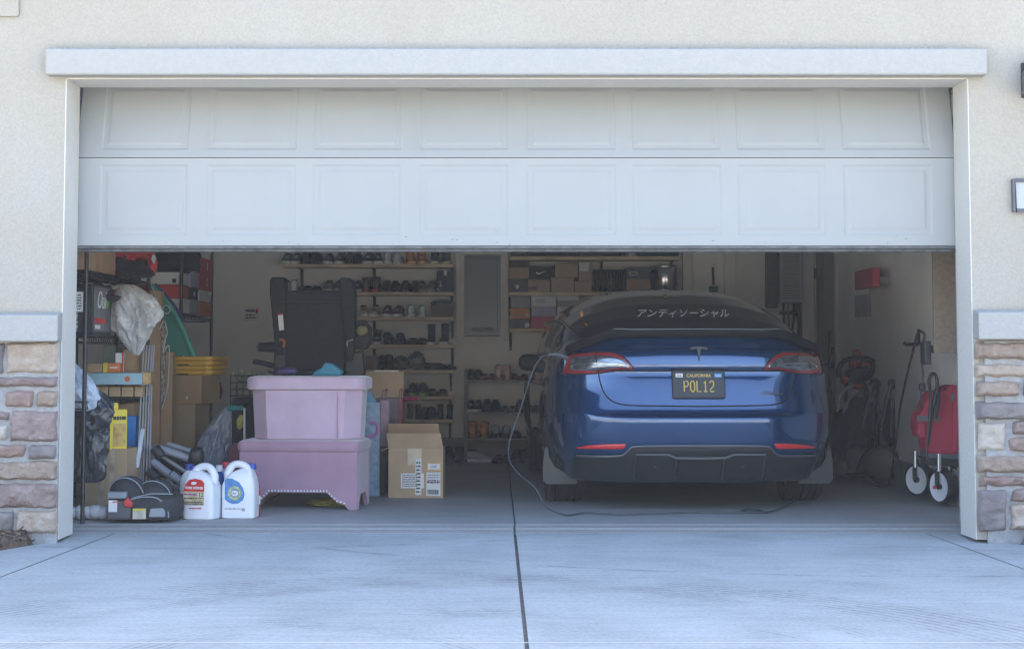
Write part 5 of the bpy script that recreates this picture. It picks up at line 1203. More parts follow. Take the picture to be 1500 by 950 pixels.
pair('flat', (756,), RKZ[2], yk, '#1c1e22', '#141619', 'single black buckle shoe', R_(2), 'out', group=G2, scale=1.2)
pair('sneaker', (700,), 0.0, YR + .06, '#85878c', '#b0b2b6', 'single grey white trainer lying sideways', 'under the black rack', 'side', group=G2)
pair('flat', (730, 741), 0.0, YR + .06, '#3d2523', '#2a1a18', 'dark red flat shoe', 'under the black rack', 'out', group=G2, scale=1.2)
pair('sneaker', (756, 768), 0.0, YR + .06, '#202329', '#33363c', 'dark grey trainer', 'under the black rack', 'out', group=G2)

# ------------------------------------------------------------------ boxes on the shelves over the car
g_ = 'boxes on the shelves over the car'
KL = mat('tan_shoebox', (.42, .30, .195), .75, var=.06); KM = mat('kraft_shoebox', (.46, .345, .235), .75, var=.06)
MIDZ, LOWZ, TOPZ = RZ[1], RZ[2], RZ[0]
def bx_(label, a, b, c, d, zt_, m_, lid=.02, depth=.22, lidm=None, base=None, Y=6.14, name='shoe_box', cat='shoe box'):
    x0, x1 = at(a, 400, Y)[0], at(b, 400, Y)[0]; z1 = at(700, c, Y)[1]; z0 = base if base is not None else at(700, d, Y)[1] + .0015
    return carton(name, label, cat, x0 + .002, x1 - .002, Y, Y + depth, z0, z1, m_, g_, lid, 0, lidm)
o = bx_('dark grey shoe box with a white square label, bottom corner of the middle shelf', 745, 772, 408.5, 427, 0, CARDG, base=MIDZ + .001); patch(o, 'label', WHITEP, -.02, .01, .03, .065, -.1165)
bx_('tan shoe box on the dark grey labelled box', 745, 775, 391.5, 408.5, 0, KL)
bx_('black shoe box with a speckled floral print, topmost beside the panel', 747, 775, 376.5, 391.5, 0, mat('speckled_black', (.02, .021, .025), .6, var=.5, vs=80, col2=(.10, .09, .085)), Y=6.16)
o = bx_('tan shoe box with a dark smudge beside the dark grey box', 773, 806, 409.5, 427, 0, KM, base=MIDZ + .001); patch(o, 'dark_print', CARDG, -.095, -.02, .02, .05, -.1165)
o = bx_('black shoe box with a white check mark on a tan box', 775.5, 811, 390, 409.5, 0, CARDB); swoosh(o, WHITEP, .0, .06, -.1155, .10)
bx_('wide kraft shoe box, bottom of the two in the shelf centre', 807, 841, 406, 427, 0, KM, base=MIDZ + .001); bx_('wide kraft shoe box with a torn white edge, upper of two', 812.5, 846.5, 386, 406, 0, KM)
bx_('small dark blue box wedged beside the kraft boxes', 841.5, 847, 405.5, 411.5, 0, mat('dark_blue_card', (.03, .05, .08), .6), None)
bx_('low tan shoe box beside the tall dark boots', 841.5, 867.5, 411.5, 427, 0, KM, base=MIDZ + .001); bx_('small tan box under the white box', 847.5, 867.5, 398.5, 411.5, 0, KL); bx_('small white box on top of the tan boxes', 848, 863, 384, 398.5, 0, CARDW)
for i, (p, c_, dsc) in enumerate(((873, '#3a2b2a', 'tall brown boot shaft, first of the row'), (881, '#34282a', 'tall brown boot shaft, second of the row'), (889, '#332426', 'tall wine brown boot shaft, third of the row'), (899, '#171c25', 'tall black boot shaft, fourth of the row'), (907, '#161a22', 'tall black boot shaft, fifth of the row'), (914, '#181d26', 'tall black boot shaft, last of the row'))):
    o = shoe_tree('boot', c_, '#121316', None, dsc + ' over the car', 'tall boots over the car'); o.location = (at(p, 400, 6.25)[0], 6.25, MIDZ + .001); o.rotation_euler = (0, 0, math.pi); o.scale = (.55, .7, .93)
bx_('brown carton under the grey labelled box beside the canister', 917.5, 953, 408.5, 427, 0, KL, None, base=MIDZ + .001)
o = bx_('slate grey shoe box with a white label, on the brown carton', 917.5, 953, 391.5, 408.5, 0, CARDG); patch(o, 'label', WHITEP, -.085, -.01, .03, .065, -.1165); patch(o, 'label_print', CARDG, -.075, -.02, .038, .057, -.1182)
x_, z_ = at(975, 400, 6.25)
cn = thing('steel_canister', 'big shiny steel canister at the end of the middle shelf', 'canister', (x_, 6.26, MIDZ + .001)); h = at(0, 389, 6.26)[1] - MIDZ
m = MB(); m.lathe([(.118, 0), (.122, .006), (.122, h - .03), (.118, h - .02)], seg=32); m.build('drum', mat('bright_steel', (.55, .55, .55), .22, metal=1.0, var=.05), cn, smooth=True)
m = MB(); m.lathe([(.124, h - .022), (.126, h - .005), (.118, h), (0, h)], seg=32); m.build('lid', STEEL, cn, smooth=True)
m = MB(); m.tube([(-.122, -.02, h * .8), (-.14, -.03, h * .7), (-.14, -.03, h * .35), (-.122, -.02, h * .25)], .008, 8, smooth=3); m.build('handle', BLACKP, cn)
bx_('grey white shoe box with small dark print, topmost of the end stack', 748, 777, 433, 451, 0, mat('light_grey_card', (.36, .36, .35), .65, var=.05)); o = bx_('orange shoe box in the middle of the end stack', 747, 776, 451, 467, 0, mat('peach_orange_card', (.65, .29, .10), .65, var=.06)); patch(o, 'label', WHITEP, .05, .085, .02, .05, -.1165)
o = bx_('charcoal shoe box, lowest of the end stack', 747, 777, 467, 481, 0, CARDG, base=LOWZ + .001); patch(o, 'label', WHITEP, .04, .08, .01, .05, -.1165)
o = bx_('white shoe box with script lettering, topmost of the pink stack', 778, 815, 433, 449, 0, CARDW); lines(o, 'lettering', mat('grey_print', (.3, .3, .3), .6), -.07, .02, .03, .07, -.1165, 2, 6)
bx_('pale lavender shoe box between the white and the pink one', 778, 814, 449, 463.5, 0, CARDP); o = bx_('rose pink shoe box with a label, lowest of the pink stack', 777.5, 812, 463.5, 481, 0, mat('rose_pink_card', (.56, .09, .16), .65, var=.06), base=LOWZ + .001); patch(o, 'label', mat('pink_label', (.5, .36, .36), .6), .01, .075, .015, .06, -.1165)
bx_('thin white shoe box, topmost of the stack behind the car roof', 816, 848, 433, 440.5, 0, CARDW, None); bx_('thin white shoe box, second in the stack behind the car roof', 816, 846, 440.5, 449, 0, mat('light_grey_card', (.4, .4, .4), .6), None); bx_('white shoe box low behind the car roof', 816, 846, 449, 464, 0, CARDW); bx_('white shoe box, bottom of the stack behind the car roof', 816, 846, 464, 481, 0, mat('light_grey_card', (.4, .4, .4), .6), base=LOWZ + .001)
ti = 0
for a, b, c_, lab_ in ((748, 770, '#57523f', 'flat olive box on the topmost shelf next to the panel'), (771, 800, '#3b3f44', 'flat dark grey box on the topmost box shelf'), (801, 845, '#33373c', 'long charcoal tray on the topmost box shelf'), (848, 908, '#4a4640', 'long brown grey tray in the middle of the topmost shelf'), (910, 918, '#2c3138', 'small black box on the topmost box shelf'), (935, 995, '#24474d', 'long teal green box at the end of the topmost shelf')):
    bx_(lab_, a, b, 361, 0, 0, mat('card_' + c_[1:], c_, .7), None, base=TOPZ + .001, name='flat_box', cat='box')
m = MB(); m.lathe([(.03, 0), (.035, .005), (.035, .09), (.025, .10), (.025, .12), (0, .12)], seg=18); o = m.build('glass_jar', mat('pale_glass', (.45, .47, .47), .2), loc=(at(926, 400, 6.2)[0], 6.2, TOPZ + .001), smooth=True); tag(o, 'small pale glass jar on the topmost box shelf', 'jar')

# ------------------------------------------------------------------ right side fittings
hb = thing('hand_brush', 'small green brush hanging on the back wall above the car', 'brush', pt(1045, 428, 6.36))
m = MB(); m.tube(rel(hb, [pt(1044, 391, 6.385), pt(1045, 418, 6.385)]), .010, 8); m.build('handle', mat('dark_wood', (.06, .05, .045), .6), hb, smooth=True)
m = MB(); m.box(-.04, .04, -.02, .03, .0, .055); m.build('brush_head', mat('brush_green', (.03, .11, .07), .7, var=.2), hb, bevel=.006)
m = MB(); m.tube(rel(hb, [pt(1043.5, 391, 6.385), pt(1042.5, 387, 6.385), pt(1045, 386, 6.385), pt(1045, 391, 6.385)]), .003, 6); m.build('hanging_loop', STEEL, hb)
x0, z1 = at(1143, 350, 6.1); x1, z0 = at(1179, 443, 6.1); xs0 = at(1128, 400, 6.1)[0]
wh = thing('water_heater', 'grey wall mounted tankless water heater with pipes below it', 'water heater', ((x0 + x1) / 2, 6.40, z0))
HG = mat('heater_grey', (.30, .325, .355), .5, var=.05, metal=.1)
w = (x1 - x0) / 2; h = z1 - z0 + .1
m = MB(); m.box(-w, w, -.24, -.001, 0, h); m.build('casing', HG, wh, bevel=.008)
m = MB()
for k in range(int(h / .022)): m.box(-w + .03, w - .035, -.2425, -.2402, .04 + k * .022, .046 + k * .022)
m.build('louvre_lines', mat('heater_dark', (.12, .13, .145), .5), wh)
m = MB(); m.box(xs0 - wh.location.x, -w - .003, -.16, -.001, -.04, h); m.build('side_duct', mat('heater_side', (.07, .075, .085), .5), wh, bevel=.006)
COP = mat('copper_pipe', (.28, .14, .07), .45, metal=.6, var=.2)
for pa, pb, mm, r_ in ((1148, 1149, BLACKM, .010), (1155, 1156, STEEL, .009), (1163, 1161, BLACKM, .011), (1169, 1170, COP, .014), (1173, 1174, COP, .010)):
    m = MB(); m.tube(rel(wh, [pt(pa, 442, 6.28), pt(pa, 462, 6.30), pt(pb, 480, 6.36), pt(pb, 660, 6.38)]), r_, 8); m.build('pipe', mm, wh, smooth=True)
m = MB()
for p in (1148, 1161): m.tube(rel(wh, [pt(p - 6, 458, 6.27), pt(p + 6, 458, 6.27)]), .014, 8)
m.build('valve', BLACKM, wh, smooth=True)
# red box, paper, hook, charger
rb = thing('red_dispenser', 'red metal box mounted on the side wall above a paper notice', 'wall box', (2.87, 3.33, at(1280, 420, 3.3)[1]))
za, zb2 = at(1280, 391, 3.3)[1], at(1280, 419, 3.3)[1]
m = MB(); m.box(-.06, .0, -.03, .60, 0, za - zb2); m.build('box_body', mat('red_metal', (.42, .045, .055), .5, var=.08), rb, bevel=.006)
for a_ in (.1, .42):
    m = MB(); m.box(.001, .099, a_, a_ + .06, .03, .08); m.build('bracket', DOORG, rb)
m = MB(); m.tube([(-.03, .2, 0), (-.03, .2, -.22)], .004, 6); m.build('pull_cord', BLACKM, rb)
y0 = 4.15; m = MB(); m.box(2.968, 2.9715, y0, y0 + .55, at(1255, 463, y0)[1], at(1255, 430, y0)[1]); o = m.build('paper_notice', mat('notice_paper', (.42, .43, .46), .8)); tag(o, 'pale paper notice pinned to the side wall under the red box', 'notice')
hk = thing('wall_hook', 'black metal storage hook sticking out of the side wall', 'hook', (2.9715, 2.55, at(1316, 486, 2.55)[1]))
m = MB(); m.box(-.012, -.0005, -.02, .02, -.09, .02); m.build('plate', BLACKM, hk); m = MB(); m.tube([(-.01, 0, -.085), (-.10, -.01, -.088), (-.115, -.01, -.075)], .012, 8); m.build('arm', BLACKM, hk, smooth=True)
ev = thing('car_charger', 'black charger pack on the side wall with its cable looped over', 'charger', (2.9715, 1.35, at(1350, 534, 1.35)[1]))
def rv(a, b, Y): return rel(ev, [pt(a, b, Y)])[0]
xe = at(1350, 515, 1.35)[0]
h = at(1350, 499, 1.35)[1] - at(1350, 534, 1.35)[1]
CABM = mat('cable_black', (.03, .032, .036), .5, var=.1)
ev.location.x = at(1356, 515, 1.35)[0] + .03
m = MB(); m.box(-.052, -.008, -.06, .06, 0, h); m.build('charger_case', mat('charger_grey', (.05, .055, .062), .45, var=.1), ev, bevel=.012, seg=3)
m = MB(); m.tube([rv(1353, 499, 1.35), rv(1354, 490, 1.35), rv(1350, 485.5, 1.35), rv(1344, 489, 1.36), rv(1337, 515, 1.45), rv(1326, 560, 1.7), rv(1318, 600, 2.0), rv(1312, 650, 2.3), rv(1300, 712, 2.9), rv(1270, 700, 3.3)], .008, 8, smooth=6); m.build('upper_cable', CABM, ev, smooth=True)
m = MB(); m.tube([rv(1351, 534, 1.35), rv(1352, 550, 1.35), rv(1351, 565, 1.35), rv(1349, 580, 1.36), rv(1350, 600, 1.38)], .006, 8, smooth=5); m.build('lower_cable', CABM, ev, smooth=True)
m = MB(); m.ball(rv(1351, 567, 1.33), (.022, .022, .028), 12, 8, pw=.7); m.build('plug', CABM, ev, smooth=True)
m = MB(); m.box(-.007, .2, -.03, .03, h * .5, h * .8); m.build('mounting', BLACKM, ev)
yb0 = .58
x0, z1 = at(1366, 350, .62); x1, z0 = at(1415, 517, .62)
m = MB(); m.box(x0, 2.9712, .62, .645, z0, z1 + .35); o = m.build('particle_board', mat('particle_board', (.23, .175, .125), .85, var=.15, vs=40), bevel=.002); tag(o, 'upright brown particle board panel inside the right jamb', 'board')
# ------------------------------------------------------------------ the blue car (x across, y forward from the rear bumper, z up)
car = thing('car', 'deep blue sedan parked nose in with black ducktail spoiler and yellow on black plate', 'car', (1.248, 1.0, 0), R(1.2))
def paint_mat():
    m = mat('blue_car_paint', (0.004, 0.044, 0.138), 0.22, metal=0.55, var=0.0, coat=1.0)
    b = m.node_tree.nodes['Principled BSDF']; b.inputs['Coat Roughness'].default_value = 0.03
    N, L = m.node_tree.nodes, m.node_tree.links; b.inputs['Coat IOR'].default_value = 1.65
    n = N.new('ShaderNodeTexNoise'); n.inputs['Scale'].default_value = 5; n.inputs['Detail'].default_value = 8; n.inputs['Roughness'].default_value = .7
    cr = N.new('ShaderNodeMapRange'); cr.inputs['From Min'].default_value = .35; cr.inputs['From Max'].default_value = .7; cr.inputs['To Min'].default_value = .008; cr.inputs['To Max'].default_value = .05
    L.new(n.outputs['Fac'], cr.inputs['Value']); L.new(cr.outputs[0], b.inputs['Coat Roughness'])
    return m
PAINT = paint_mat()
GLOSSB = mat('gloss_black', (0.008, 0.009, 0.011), .12, var=0, coat=.6)
GLASS = mat('dark_glass', (0.012, 0.014, 0.017), .07, var=0, spec=.6, coat=.4)
SATINB = mat('satin_black', (0.022, 0.023, 0.026), .42, var=.1, vs=20)
REDL = mat('red_lens', (0.26, 0.02, 0.025), .10, var=0, coat=1.0)
CLRL = mat('clear_lens', (0.30, 0.33, 0.36), .16, metal=.75, var=.5, vs=26, coat=1.0, stretch=(1, 1, 6), col2=(0.06, .068, .08))
CHROME = mat('lamp_chrome', (.65, .68, .70), .10, metal=1.0, var=0)
def interp(T_, z):
    if z <= T_[0][0]: return T_[0][1]
    for (a, b), (c, d) in zip(T_, T_[1:]):
        if z <= c:
            t = (z - a) / (c - a); return b + (d - b) * t
    return T_[-1][1]
# rear edge by height
YRT = [(0.18, .16), (.26, .10), (.33, .05), (.40, .02), (.50, .007), (.565, .0), (.582, .0015), (.592, .010), (.602, .050), (.625, .062), (.655, .072), (.70, .082), (.80, .108), (.852, .125), (.866, .124), (.874, .085), (.882, .066), (.892, .062), (.95, .070), (.985, .080), (.996, .088), (1.006, .104), (1.05, .135), (1.085, .155), (1.10, .17)]
WT = [(0.18, .80), (.26, .84), (.36, .895), (.48, .918), (.60, .922), (.72, .920), (.82, .912), (.90, .898), (.97, .875), (1.03, .845), (1.10, .80)]
NEX, RYR = 3.9, 1.1
def yr(z, x=0.0):
    y = interp(YRT, z); s = interp([(0.18, .14), (.40, .04), (.6, .035), (.75, .09), (1.0, .10), (1.1, .19)], z)
    k = min(1, max(0, (abs(x) - .38) / .34)); k = k * k * (3 - 2 * k)
    return y * (1 - k) + s * k
def warp(z, x): return z - .052 * max(0, min(1, (z - .93) / .15)) * (min(abs(x), .85) / .80) ** 2.4
def S(x, z, off=0.0):
    """a point on the rear skin at lateral x and height z"""
    w = interp(WT, z); t = min(.995, abs(x) / w)
    y = yr(z, x) + RYR * (1 - (1 - t ** NEX) ** (1 / NEX))
    return Vector((x, y - off, warp(z, x)))
def Sn(x, z, off):
    e = .004
    a = S(x + e, z) - S(x - e, z); b = S(x, z + e) - S(x, z - e)
    n_ = a.cross(b).normalized()
    if n_.y > 0: n_ = -n_
    return S(x, z) + n_ * off
LEN, RYF = 4.69, 1.5
NU = 46
def level(z):
    w = interp(WT, z); P = []
    for i in range(NU + 1):
        ps = (i / NU) * math.pi / 2
        s_, c_ = math.sin(ps), math.cos(ps)
        r_ = (s_ ** NEX + c_ ** NEX) ** (-1 / NEX)
        x = w * r_ * s_; y = yr(z, x) + RYR * (1 - r_ * c_)
        P.append(Vector((x, y, warp(z, x))))
    for k in range(1, 15): P.append(Vector((w, yr(z, w) + RYR + k * (LEN - RYF - 1.3) / 14, warp(z, w))))
    yf0 = P[-1].y
    nose = .12 * max(0, (z - .6) / .4) + .08 * max(0, (.35 - z) / .15)
    for k in range(1, 15):
        a = k / 14 * math.pi / 2; n2 = 2.6
        P.append(Vector((w * max(0, math.cos(a)) ** (2 / n2), yf0 + (LEN - nose - yf0) * math.sin(a) ** (2 / n2), warp(z, w))))
    return P
zs_ = [.18, .22, .26, .30, .34, .38, .42, .46, .50, .54, .565, .578, .587, .594, .600, .606, .615, .63, .65, .68, .72, .76, .80, .83, .85, .862, .868, .872, .877, .882, .888, .895, .91, .93, .95, .965, .98, .990, .997, 1.003, 1.010, 1.03, 1.05, 1.07, 1.085, 1.10]
m = MB(); rows = []
for z in zs_:
    h_ = level(z)
    zf = lambda p: Vector((p.x, p.y, p.z - .20 * max(0, (p.y - 3.2) / 1.5) * max(0, (z - .7) / .4)))
    h_ = [zf(p) for p in h_]
    rows.append([Vector((-p.x, p.y, p.z)) for p in reversed(h_[1:])] + h_)
n_ = len(rows[0])
def in_arch(p):
    return any(abs(p.x) > .62 and (p.y - yc) ** 2 + (p.z - .335) ** 2 < .39 ** 2 for yc in (.98, 3.85))
vs = [p for r_ in rows for p in r_]; fs = []
for j in range(len(rows) - 1):
    for i in range(n_):
        q = (j * n_ + i, j * n_ + (i + 1) % n_, (j + 1) * n_ + (i + 1) % n_, (j + 1) * n_ + i)
        c = (vs[q[0]] + vs[q[1]] + vs[q[2]] + vs[q[3]]) / 4
        if in_arch(c): continue
        fs.append(q)
# bonnet and rear deck
top = rows[-1]; o = len(vs); o_prev = (len(rows) - 1) * n_
for k, dz in ((.8, .012), (.5, .03), (.2, .035)):
    for p in top: vs.append(Vector((p.x * k, 2.3 + (p.y - 2.3) * (1 - (1 - k) * .25), p.z + dz)))
    for i in range(n_): fs.append((o_prev + i, o_prev + (i + 1) % n_, o + (i + 1) % n_, o + i))
    o_prev = o; o = len(vs)
m.add(vs, fs)
m.build('body', PAINT, car, smooth=True, auto=38)
# floor pan and dark wheel houses
m = MB(); m.box(-.60, .60, .45, 4.2, .215, .30); m.box(-.78, .78, 1.45, 3.4, .19, .30)
for yc in (.98, 3.85): m.box(-.62, .62, yc - .42, yc + .42, .301, .80)
m.build('underbody', SATINB, car)
# wheels
for yc in (.98, 3.85):
    for sx in (-1, 1):
        xc = sx * .785; m = MB()
        pr = [(.23, -.10), (.30, -.117), (.325, -.112), (.336, -.095)]
        for g0 in (-.062, -.02, .02, .062): pr += [(.336, g0 - .007), (.322, g0 - .004), (.322, g0 + .004), (.336, g0 + .007)]
        pr += [(.336, .095), (.325, .112), (.30, .117), (.23, .10)]
        m.lathe(pr, (xc, yc, .336), axis='x', seg=48, cap=False); wh_ = m.build('wheel', RUBBER, car, smooth=True, auto=30)
        m = MB(); m.lathe([(.235, -.09), (.235, .09)], (xc, yc, .336), axis='x', seg=32)
        for k in range(5):
            a = k * 2 * math.pi / 5; m.tube([(xc + sx * .10, yc + .05 * math.cos(a), .336 + .05 * math.sin(a)), (xc + sx * .105, yc + .22 * math.cos(a), .336 + .22 * math.sin(a))], .026, 8)
        m.build('rim', mat('dark_rim', (.05, .052, .056), .35, metal=.5, var=.1), wh_, smooth=True)
        # arch lip
        m = MB(); P = []
        for k in range(25):
            a = math.pi * (k / 24) * 1.16 - .25; y_, z_ = yc + .388 * math.cos(a), .335 + .388 * math.sin(a)
            if z_ > .19:
                w = interp(WT, z_); t = max(0, (RYR - (y_ - yr(z_, w))) / RYR); xx = w * (1 - t ** NEX) ** (1 / NEX) if t > 0 else w
                P.append((sx * (xx - .004), y_, z_))
        m.tube(P, .012, 6); m.build('arch_trim', SATINB, car, smooth=True)
# mud flaps behind the rear wheels
for sx in (-1, 1):
    m = MB(); P = [(.715, .135), (.915, .135), (.935, .16), (.938, .24), (.925, .36), (.905, .385), (.893, .31), (.86, .25), (.80, .215), (.715, .205)]
    m.prism([(sx * a, b) for a, b in P], .61, .625); m.build('mud_flap', mat('grey_mud_flap', (.036, .041, .048), .4, var=.08), car, bevel=.003)
# greenhouse
GS = [(.50, 1.07, .66, .97), (.62, 1.135, .73, .965), (.80, 1.215, .795, .955), (1.05, 1.30, .835, .95), (1.35, 1.370, .85, .945), (1.7, 1.415, .86, .94), (2.1, 1.437, .865, .94), (2.5, 1.435, .87, .94), (2.9, 1.385, .87, .94), (3.25, 1.27, .86, .94), (3.6, 1.10, .83, .93), (3.75, 1.00, .80, .92)]
def gpt(y, a):
    """a = 0 at the side, 90 degrees on the roof"""
    zr, wb, zb_ = interp([(s[0], s[1]) for s in GS], y), interp([(s[0], s[2]) for s in GS], y), interp([(s[0], s[3]) for s in GS], y)
    c_, s_ = math.cos(a), math.sin(a); n2 = 2.75
    return Vector((math.copysign(abs(c_) ** (2 / n2), c_) * wb, y, zb_ + (zr - zb_) * abs(s_) ** (2 / 2.25)))
ysg = [.50, .56, .62, .70, .80, .92, 1.05, 1.2, 1.35, 1.52, 1.7, 1.9, 2.1, 2.3, 2.5, 2.7, 2.9, 3.08, 3.25, 3.42, 3.6, 3.75]
NA = 48
def gstrip(mb, y0, y1, a0, a1, off=0.0, ny=None, na=None, yb=None):
    """a piece of the greenhouse skin"""
    ny = ny or 14; na = na or 14
    def fn(u, v):
        ya = y0(v) if callable(y0) else y0; yb_ = y1(v) if callable(y1) else y1
        a = R(lerp(a0, a1, v)); y = lerp(ya, yb_, u)
        p = gpt(y, a)
        if off:
            e = .01; q = (gpt(y + e, a) - gpt(y - e, a)).cross(gpt(y, a + e) - gpt(y, a - e)).normalized()
            c0 = Vector((0, y, 1.0))
            if q.dot(p - c0) < 0: q = -q
            p = p + q * off
        return p
    mb.grid(fn, ny, na)
m = MB(); m.rings([[gpt(y, math.pi * k / NA) for k in range(NA + 1)] for y in ysg], cap=False, closed=False)
m.rings([[gpt(.5, math.pi * k / NA) for k in range(NA + 1)], [gpt(.5, math.pi * k / NA) * .0 + Vector((gpt(.5, math.pi * k / NA).x, .5, .95)) for k in range(NA + 1)]], cap=False, closed=False)
m.build('cabin', PAINT, car, smooth=True)
def rear_edge(v): return .503
m = MB(); gstrip(m, .503, lambda v: 1.62 + .0 * v, 33, 147, .004, 30, 40); m.build('rear_window', GLASS, car, smooth=True)
m = MB(); gstrip(m, 1.625, 2.75, 40, 140, .004, 20, 40); m.build('glass_roof', GLASS, car, smooth=True)
m = MB(); gstrip(m, 2.80, 3.74, 28, 152, .004, 20, 40); m.build('windscreen', GLASS, car, smooth=True)
WINF = mat('window_trim_black', (.02, .022, .025), .3, var=0)
for a0, a1 in ((3, 30), (177, 150)):
    sgn = 1 if a0 < 90 else -1
    for ya, yb_ in ((lambda v: .80 + .32 * v, lambda v: 1.78), (lambda v: 1.84, lambda v: 2.98 - .20 * v)):
        m = MB(); gstrip(m, ya, yb_, a0, a1, .004, 14, 8); sw = m.build('side_window', GLASS, car, smooth=True)
    P = []
    m = MB(); m.tube([gpt(lerp(.77, 3.05, k / 16), R(a0 - sgn * .5)) + Vector((sgn * .006, 0, 0)) for k in range(17)], .007, 6); m.build('window_trim', mat('grey_satin_trim', (.22, .235, .25), .35, metal=.5, var=0), car, smooth=True)
    m = MB(); m.tube([gpt(lerp(.79, 1.14, k / 8), R(lerp(a0, a1, k / 8))) + Vector((sgn * .004, 0, 0)) for k in range(9)] + [gpt(lerp(1.2, 2.78, k / 10), R(a1)) + Vector((sgn * .004, 0, .002)) for k in range(11)], .008, 6); m.build('window_trim', WINF, car, smooth=True)
# roof rails where the glass meets the paint
for a in (32, 148):
    m = MB(); m.tube([gpt(y, R(a)) + Vector((0, 0, .002)) for y in [.52 + .09 * k for k in range(13)]], .005, 6); m.build('glass_seal', WINF, car, smooth=True)
# mirrors
for sx in (-1, 1):
    m = MB(); m.ball((sx * .925, 2.92, .90), (.090, .075, .068), 18, 12, pw=.75); mi_ = m.build('mirror', SATINB, car, smooth=True)
    m = MB(); m.tube([(sx * .83, 2.95, .88), (sx * .92, 2.93, .885)], .025, 8); m.build('mirror_arm', SATINB, mi_, smooth=True)
    m = MB(); m.prism([(sx * a, b) for a, b in ((.85, .865), (.995, .865), (1.0, .935), (.865, .945))], 2.842, 2.848); m.build('mirror_glass', mat('mirror_face', (.02, .022, .026), .45, var=0, spec=.2), mi_, bevel=.002)
# ducktail spoiler
m = MB(); rs = []
NX = 40
for i in range(NX + 1):
    x = lerp(-.80, .80, i / NX); k = abs(x) / .80
    zc = 1.122 - .010 * k ** 2 + .012 * math.exp(-((k - .66) / .09) ** 2) - .088 * max(0, (k - .55) / .45) ** 1.7
    yc = .10 + .085 * k ** 2 + .23 * max(0, k - .55) ** 1.6 * 2.0
    hh_ = .044 + .012 * k ** 2
    rs.append([Vector((x, yc + .0, zc)), Vector((x, yc - .004, zc - .010)), Vector((x, yc + .012, zc - hh_)), Vector((x, yc + .06, zc - hh_ - .012)), Vector((x, yc + .22, zc - .055)), Vector((x, yc + .20, zc - .022)), Vector((x, yc + .06, zc - .010))])
m.rings(rs); m.build('spoiler', mat('spoiler_black', (.007, .008, .009), .45, var=0, spec=.10), car, smooth=True, auto=50)
m = MB(); m.tube([r_[0] + Vector((0, -.002, .002)) for r_ in rs[7:34]], .0028, 5); m.build('spoiler_highlight', mat('spoiler_highlight_grey', (.30, .31, .33), .3, metal=.4, var=0), car)  # pale tube drawn in as the highlight along the black lip
# seams of the boot lid
SEAM = [(-.625, .985), (-.618, .93), (-.612, .86), (-.600, .79), (-.578, .73), (-.545, .69), (-.50, .668), (-.42, .656), (-.2, .652), (0, .650), (.2, .652), (.42, .656), (.50, .668), (.545, .69), (.578, .73), (.600, .79), (.612, .86), (.618, .93), (.625, .985)]
def spath(P, n=6): return [(v.x, v.y) for v in catmull([(a, b, 0) for a, b in P], n)]
m = MB(); m.tube([Sn(x, z, .0006) for x, z in spath(SEAM)], .0042, 6); m.build('boot_seam', mat('seam_black', (.004, .004, .005), .8, var=0), car)
def surf_patch(name, m_, top_, bot_, off, parent=None, nu=26, nv=6, th=.0):
    """a skin patch between two curves given as (x, z) lists over the same span"""
    mb = MB(); tp, bt = spath(top_), spath(bot_)
    def pick(L_, u):
        k = u * (len(L_) - 1); i = min(int(k), len(L_) - 2); f = k - i
        return (lerp(L_[i][0], L_[i + 1][0], f), lerp(L_[i][1], L_[i + 1][1], f))
    def fn(u, v):
        a, b = pick(bt, u), pick(tp, u); x, z = lerp(a[0], b[0], v), lerp(a[1], b[1], v)
        ed = 1.0
        if off > .004: ed = min(1, min(v, 1 - v) * nv * 1.0) * min(1, min(u, 1 - u) * nu * .7)
        return Sn(x, z, off * (.25 + .75 * ed) if off > .004 else off)
    mb.grid(fn, nu, nv)
    return mb.build(name, m_, parent or car, smooth=True, auto=70)
for sx in (-1, 1):
    q = lambda L_: [(sx * a, b) for a, b in L_]
    tl = surf_patch('tail_light', REDL, q([(.405, .884), (.43, .918), (.475, .958), (.53, .982), (.62, .990), (.72, .988), (.80, .978)]), q([(.402, .876), (.44, .8775), (.49, .876), (.55, .864), (.63, .852), (.73, .848), (.822, .848)]), .007, nu=40, nv=10)
    surf_patch('inner_lens', CLRL, q([(.425, .899), (.465, .938), (.52, .967), (.62, .977), (.71, .974), (.772, .965)]), q([(.425, .884), (.48, .883), (.545, .872), (.625, .860), (.71, .857), (.788, .857)]), .0085, tl, 36, 8)
    m = MB(); m.tube([Sn(sx * x, z, .0105) for x, z in ((.455, .9), (.52, .908), (.62, .910), (.70, .908), (.755, .898), (.762, .885))], .0036, 6, smooth=4); m.build('light_bar', CHROME, tl, smooth=True)
    m = MB(); m.tube([Sn(sx * x, z, .0095) for x, z in ((.625, .987), (.620, .93), (.615, .856))], .0032, 6, smooth=3); m.build('lamp_seam', mat('seam_black', (.004, .004, .005), .8), tl)
    m = MB(); m.tube([Sn(sx * x, z, .003) for x, z in spath([(.402, .878), (.43, .921), (.475, .962), (.53, .986), (.62, .994), (.72, .992), (.80, .982), (.826, .93), (.828, .846), (.73, .845), (.63, .849), (.55, .861), (.49, .873), (.44, .8745), (.402, .876)], 3)], .0035, 5); m.build('lamp_gasket', WINF, tl)
    surf_patch('reflector', mat('red_reflector', (.55, .03, .028), .25, var=.15, vs=60, coat=.5), q([(.455, .424), (.52, .423), (.60, .418), (.68, .408), (.745, .394)]), q([(.462, .402), (.485, .392), (.60, .389), (.68, .387), (.745, .387)]), .006, nu=22, nv=5)
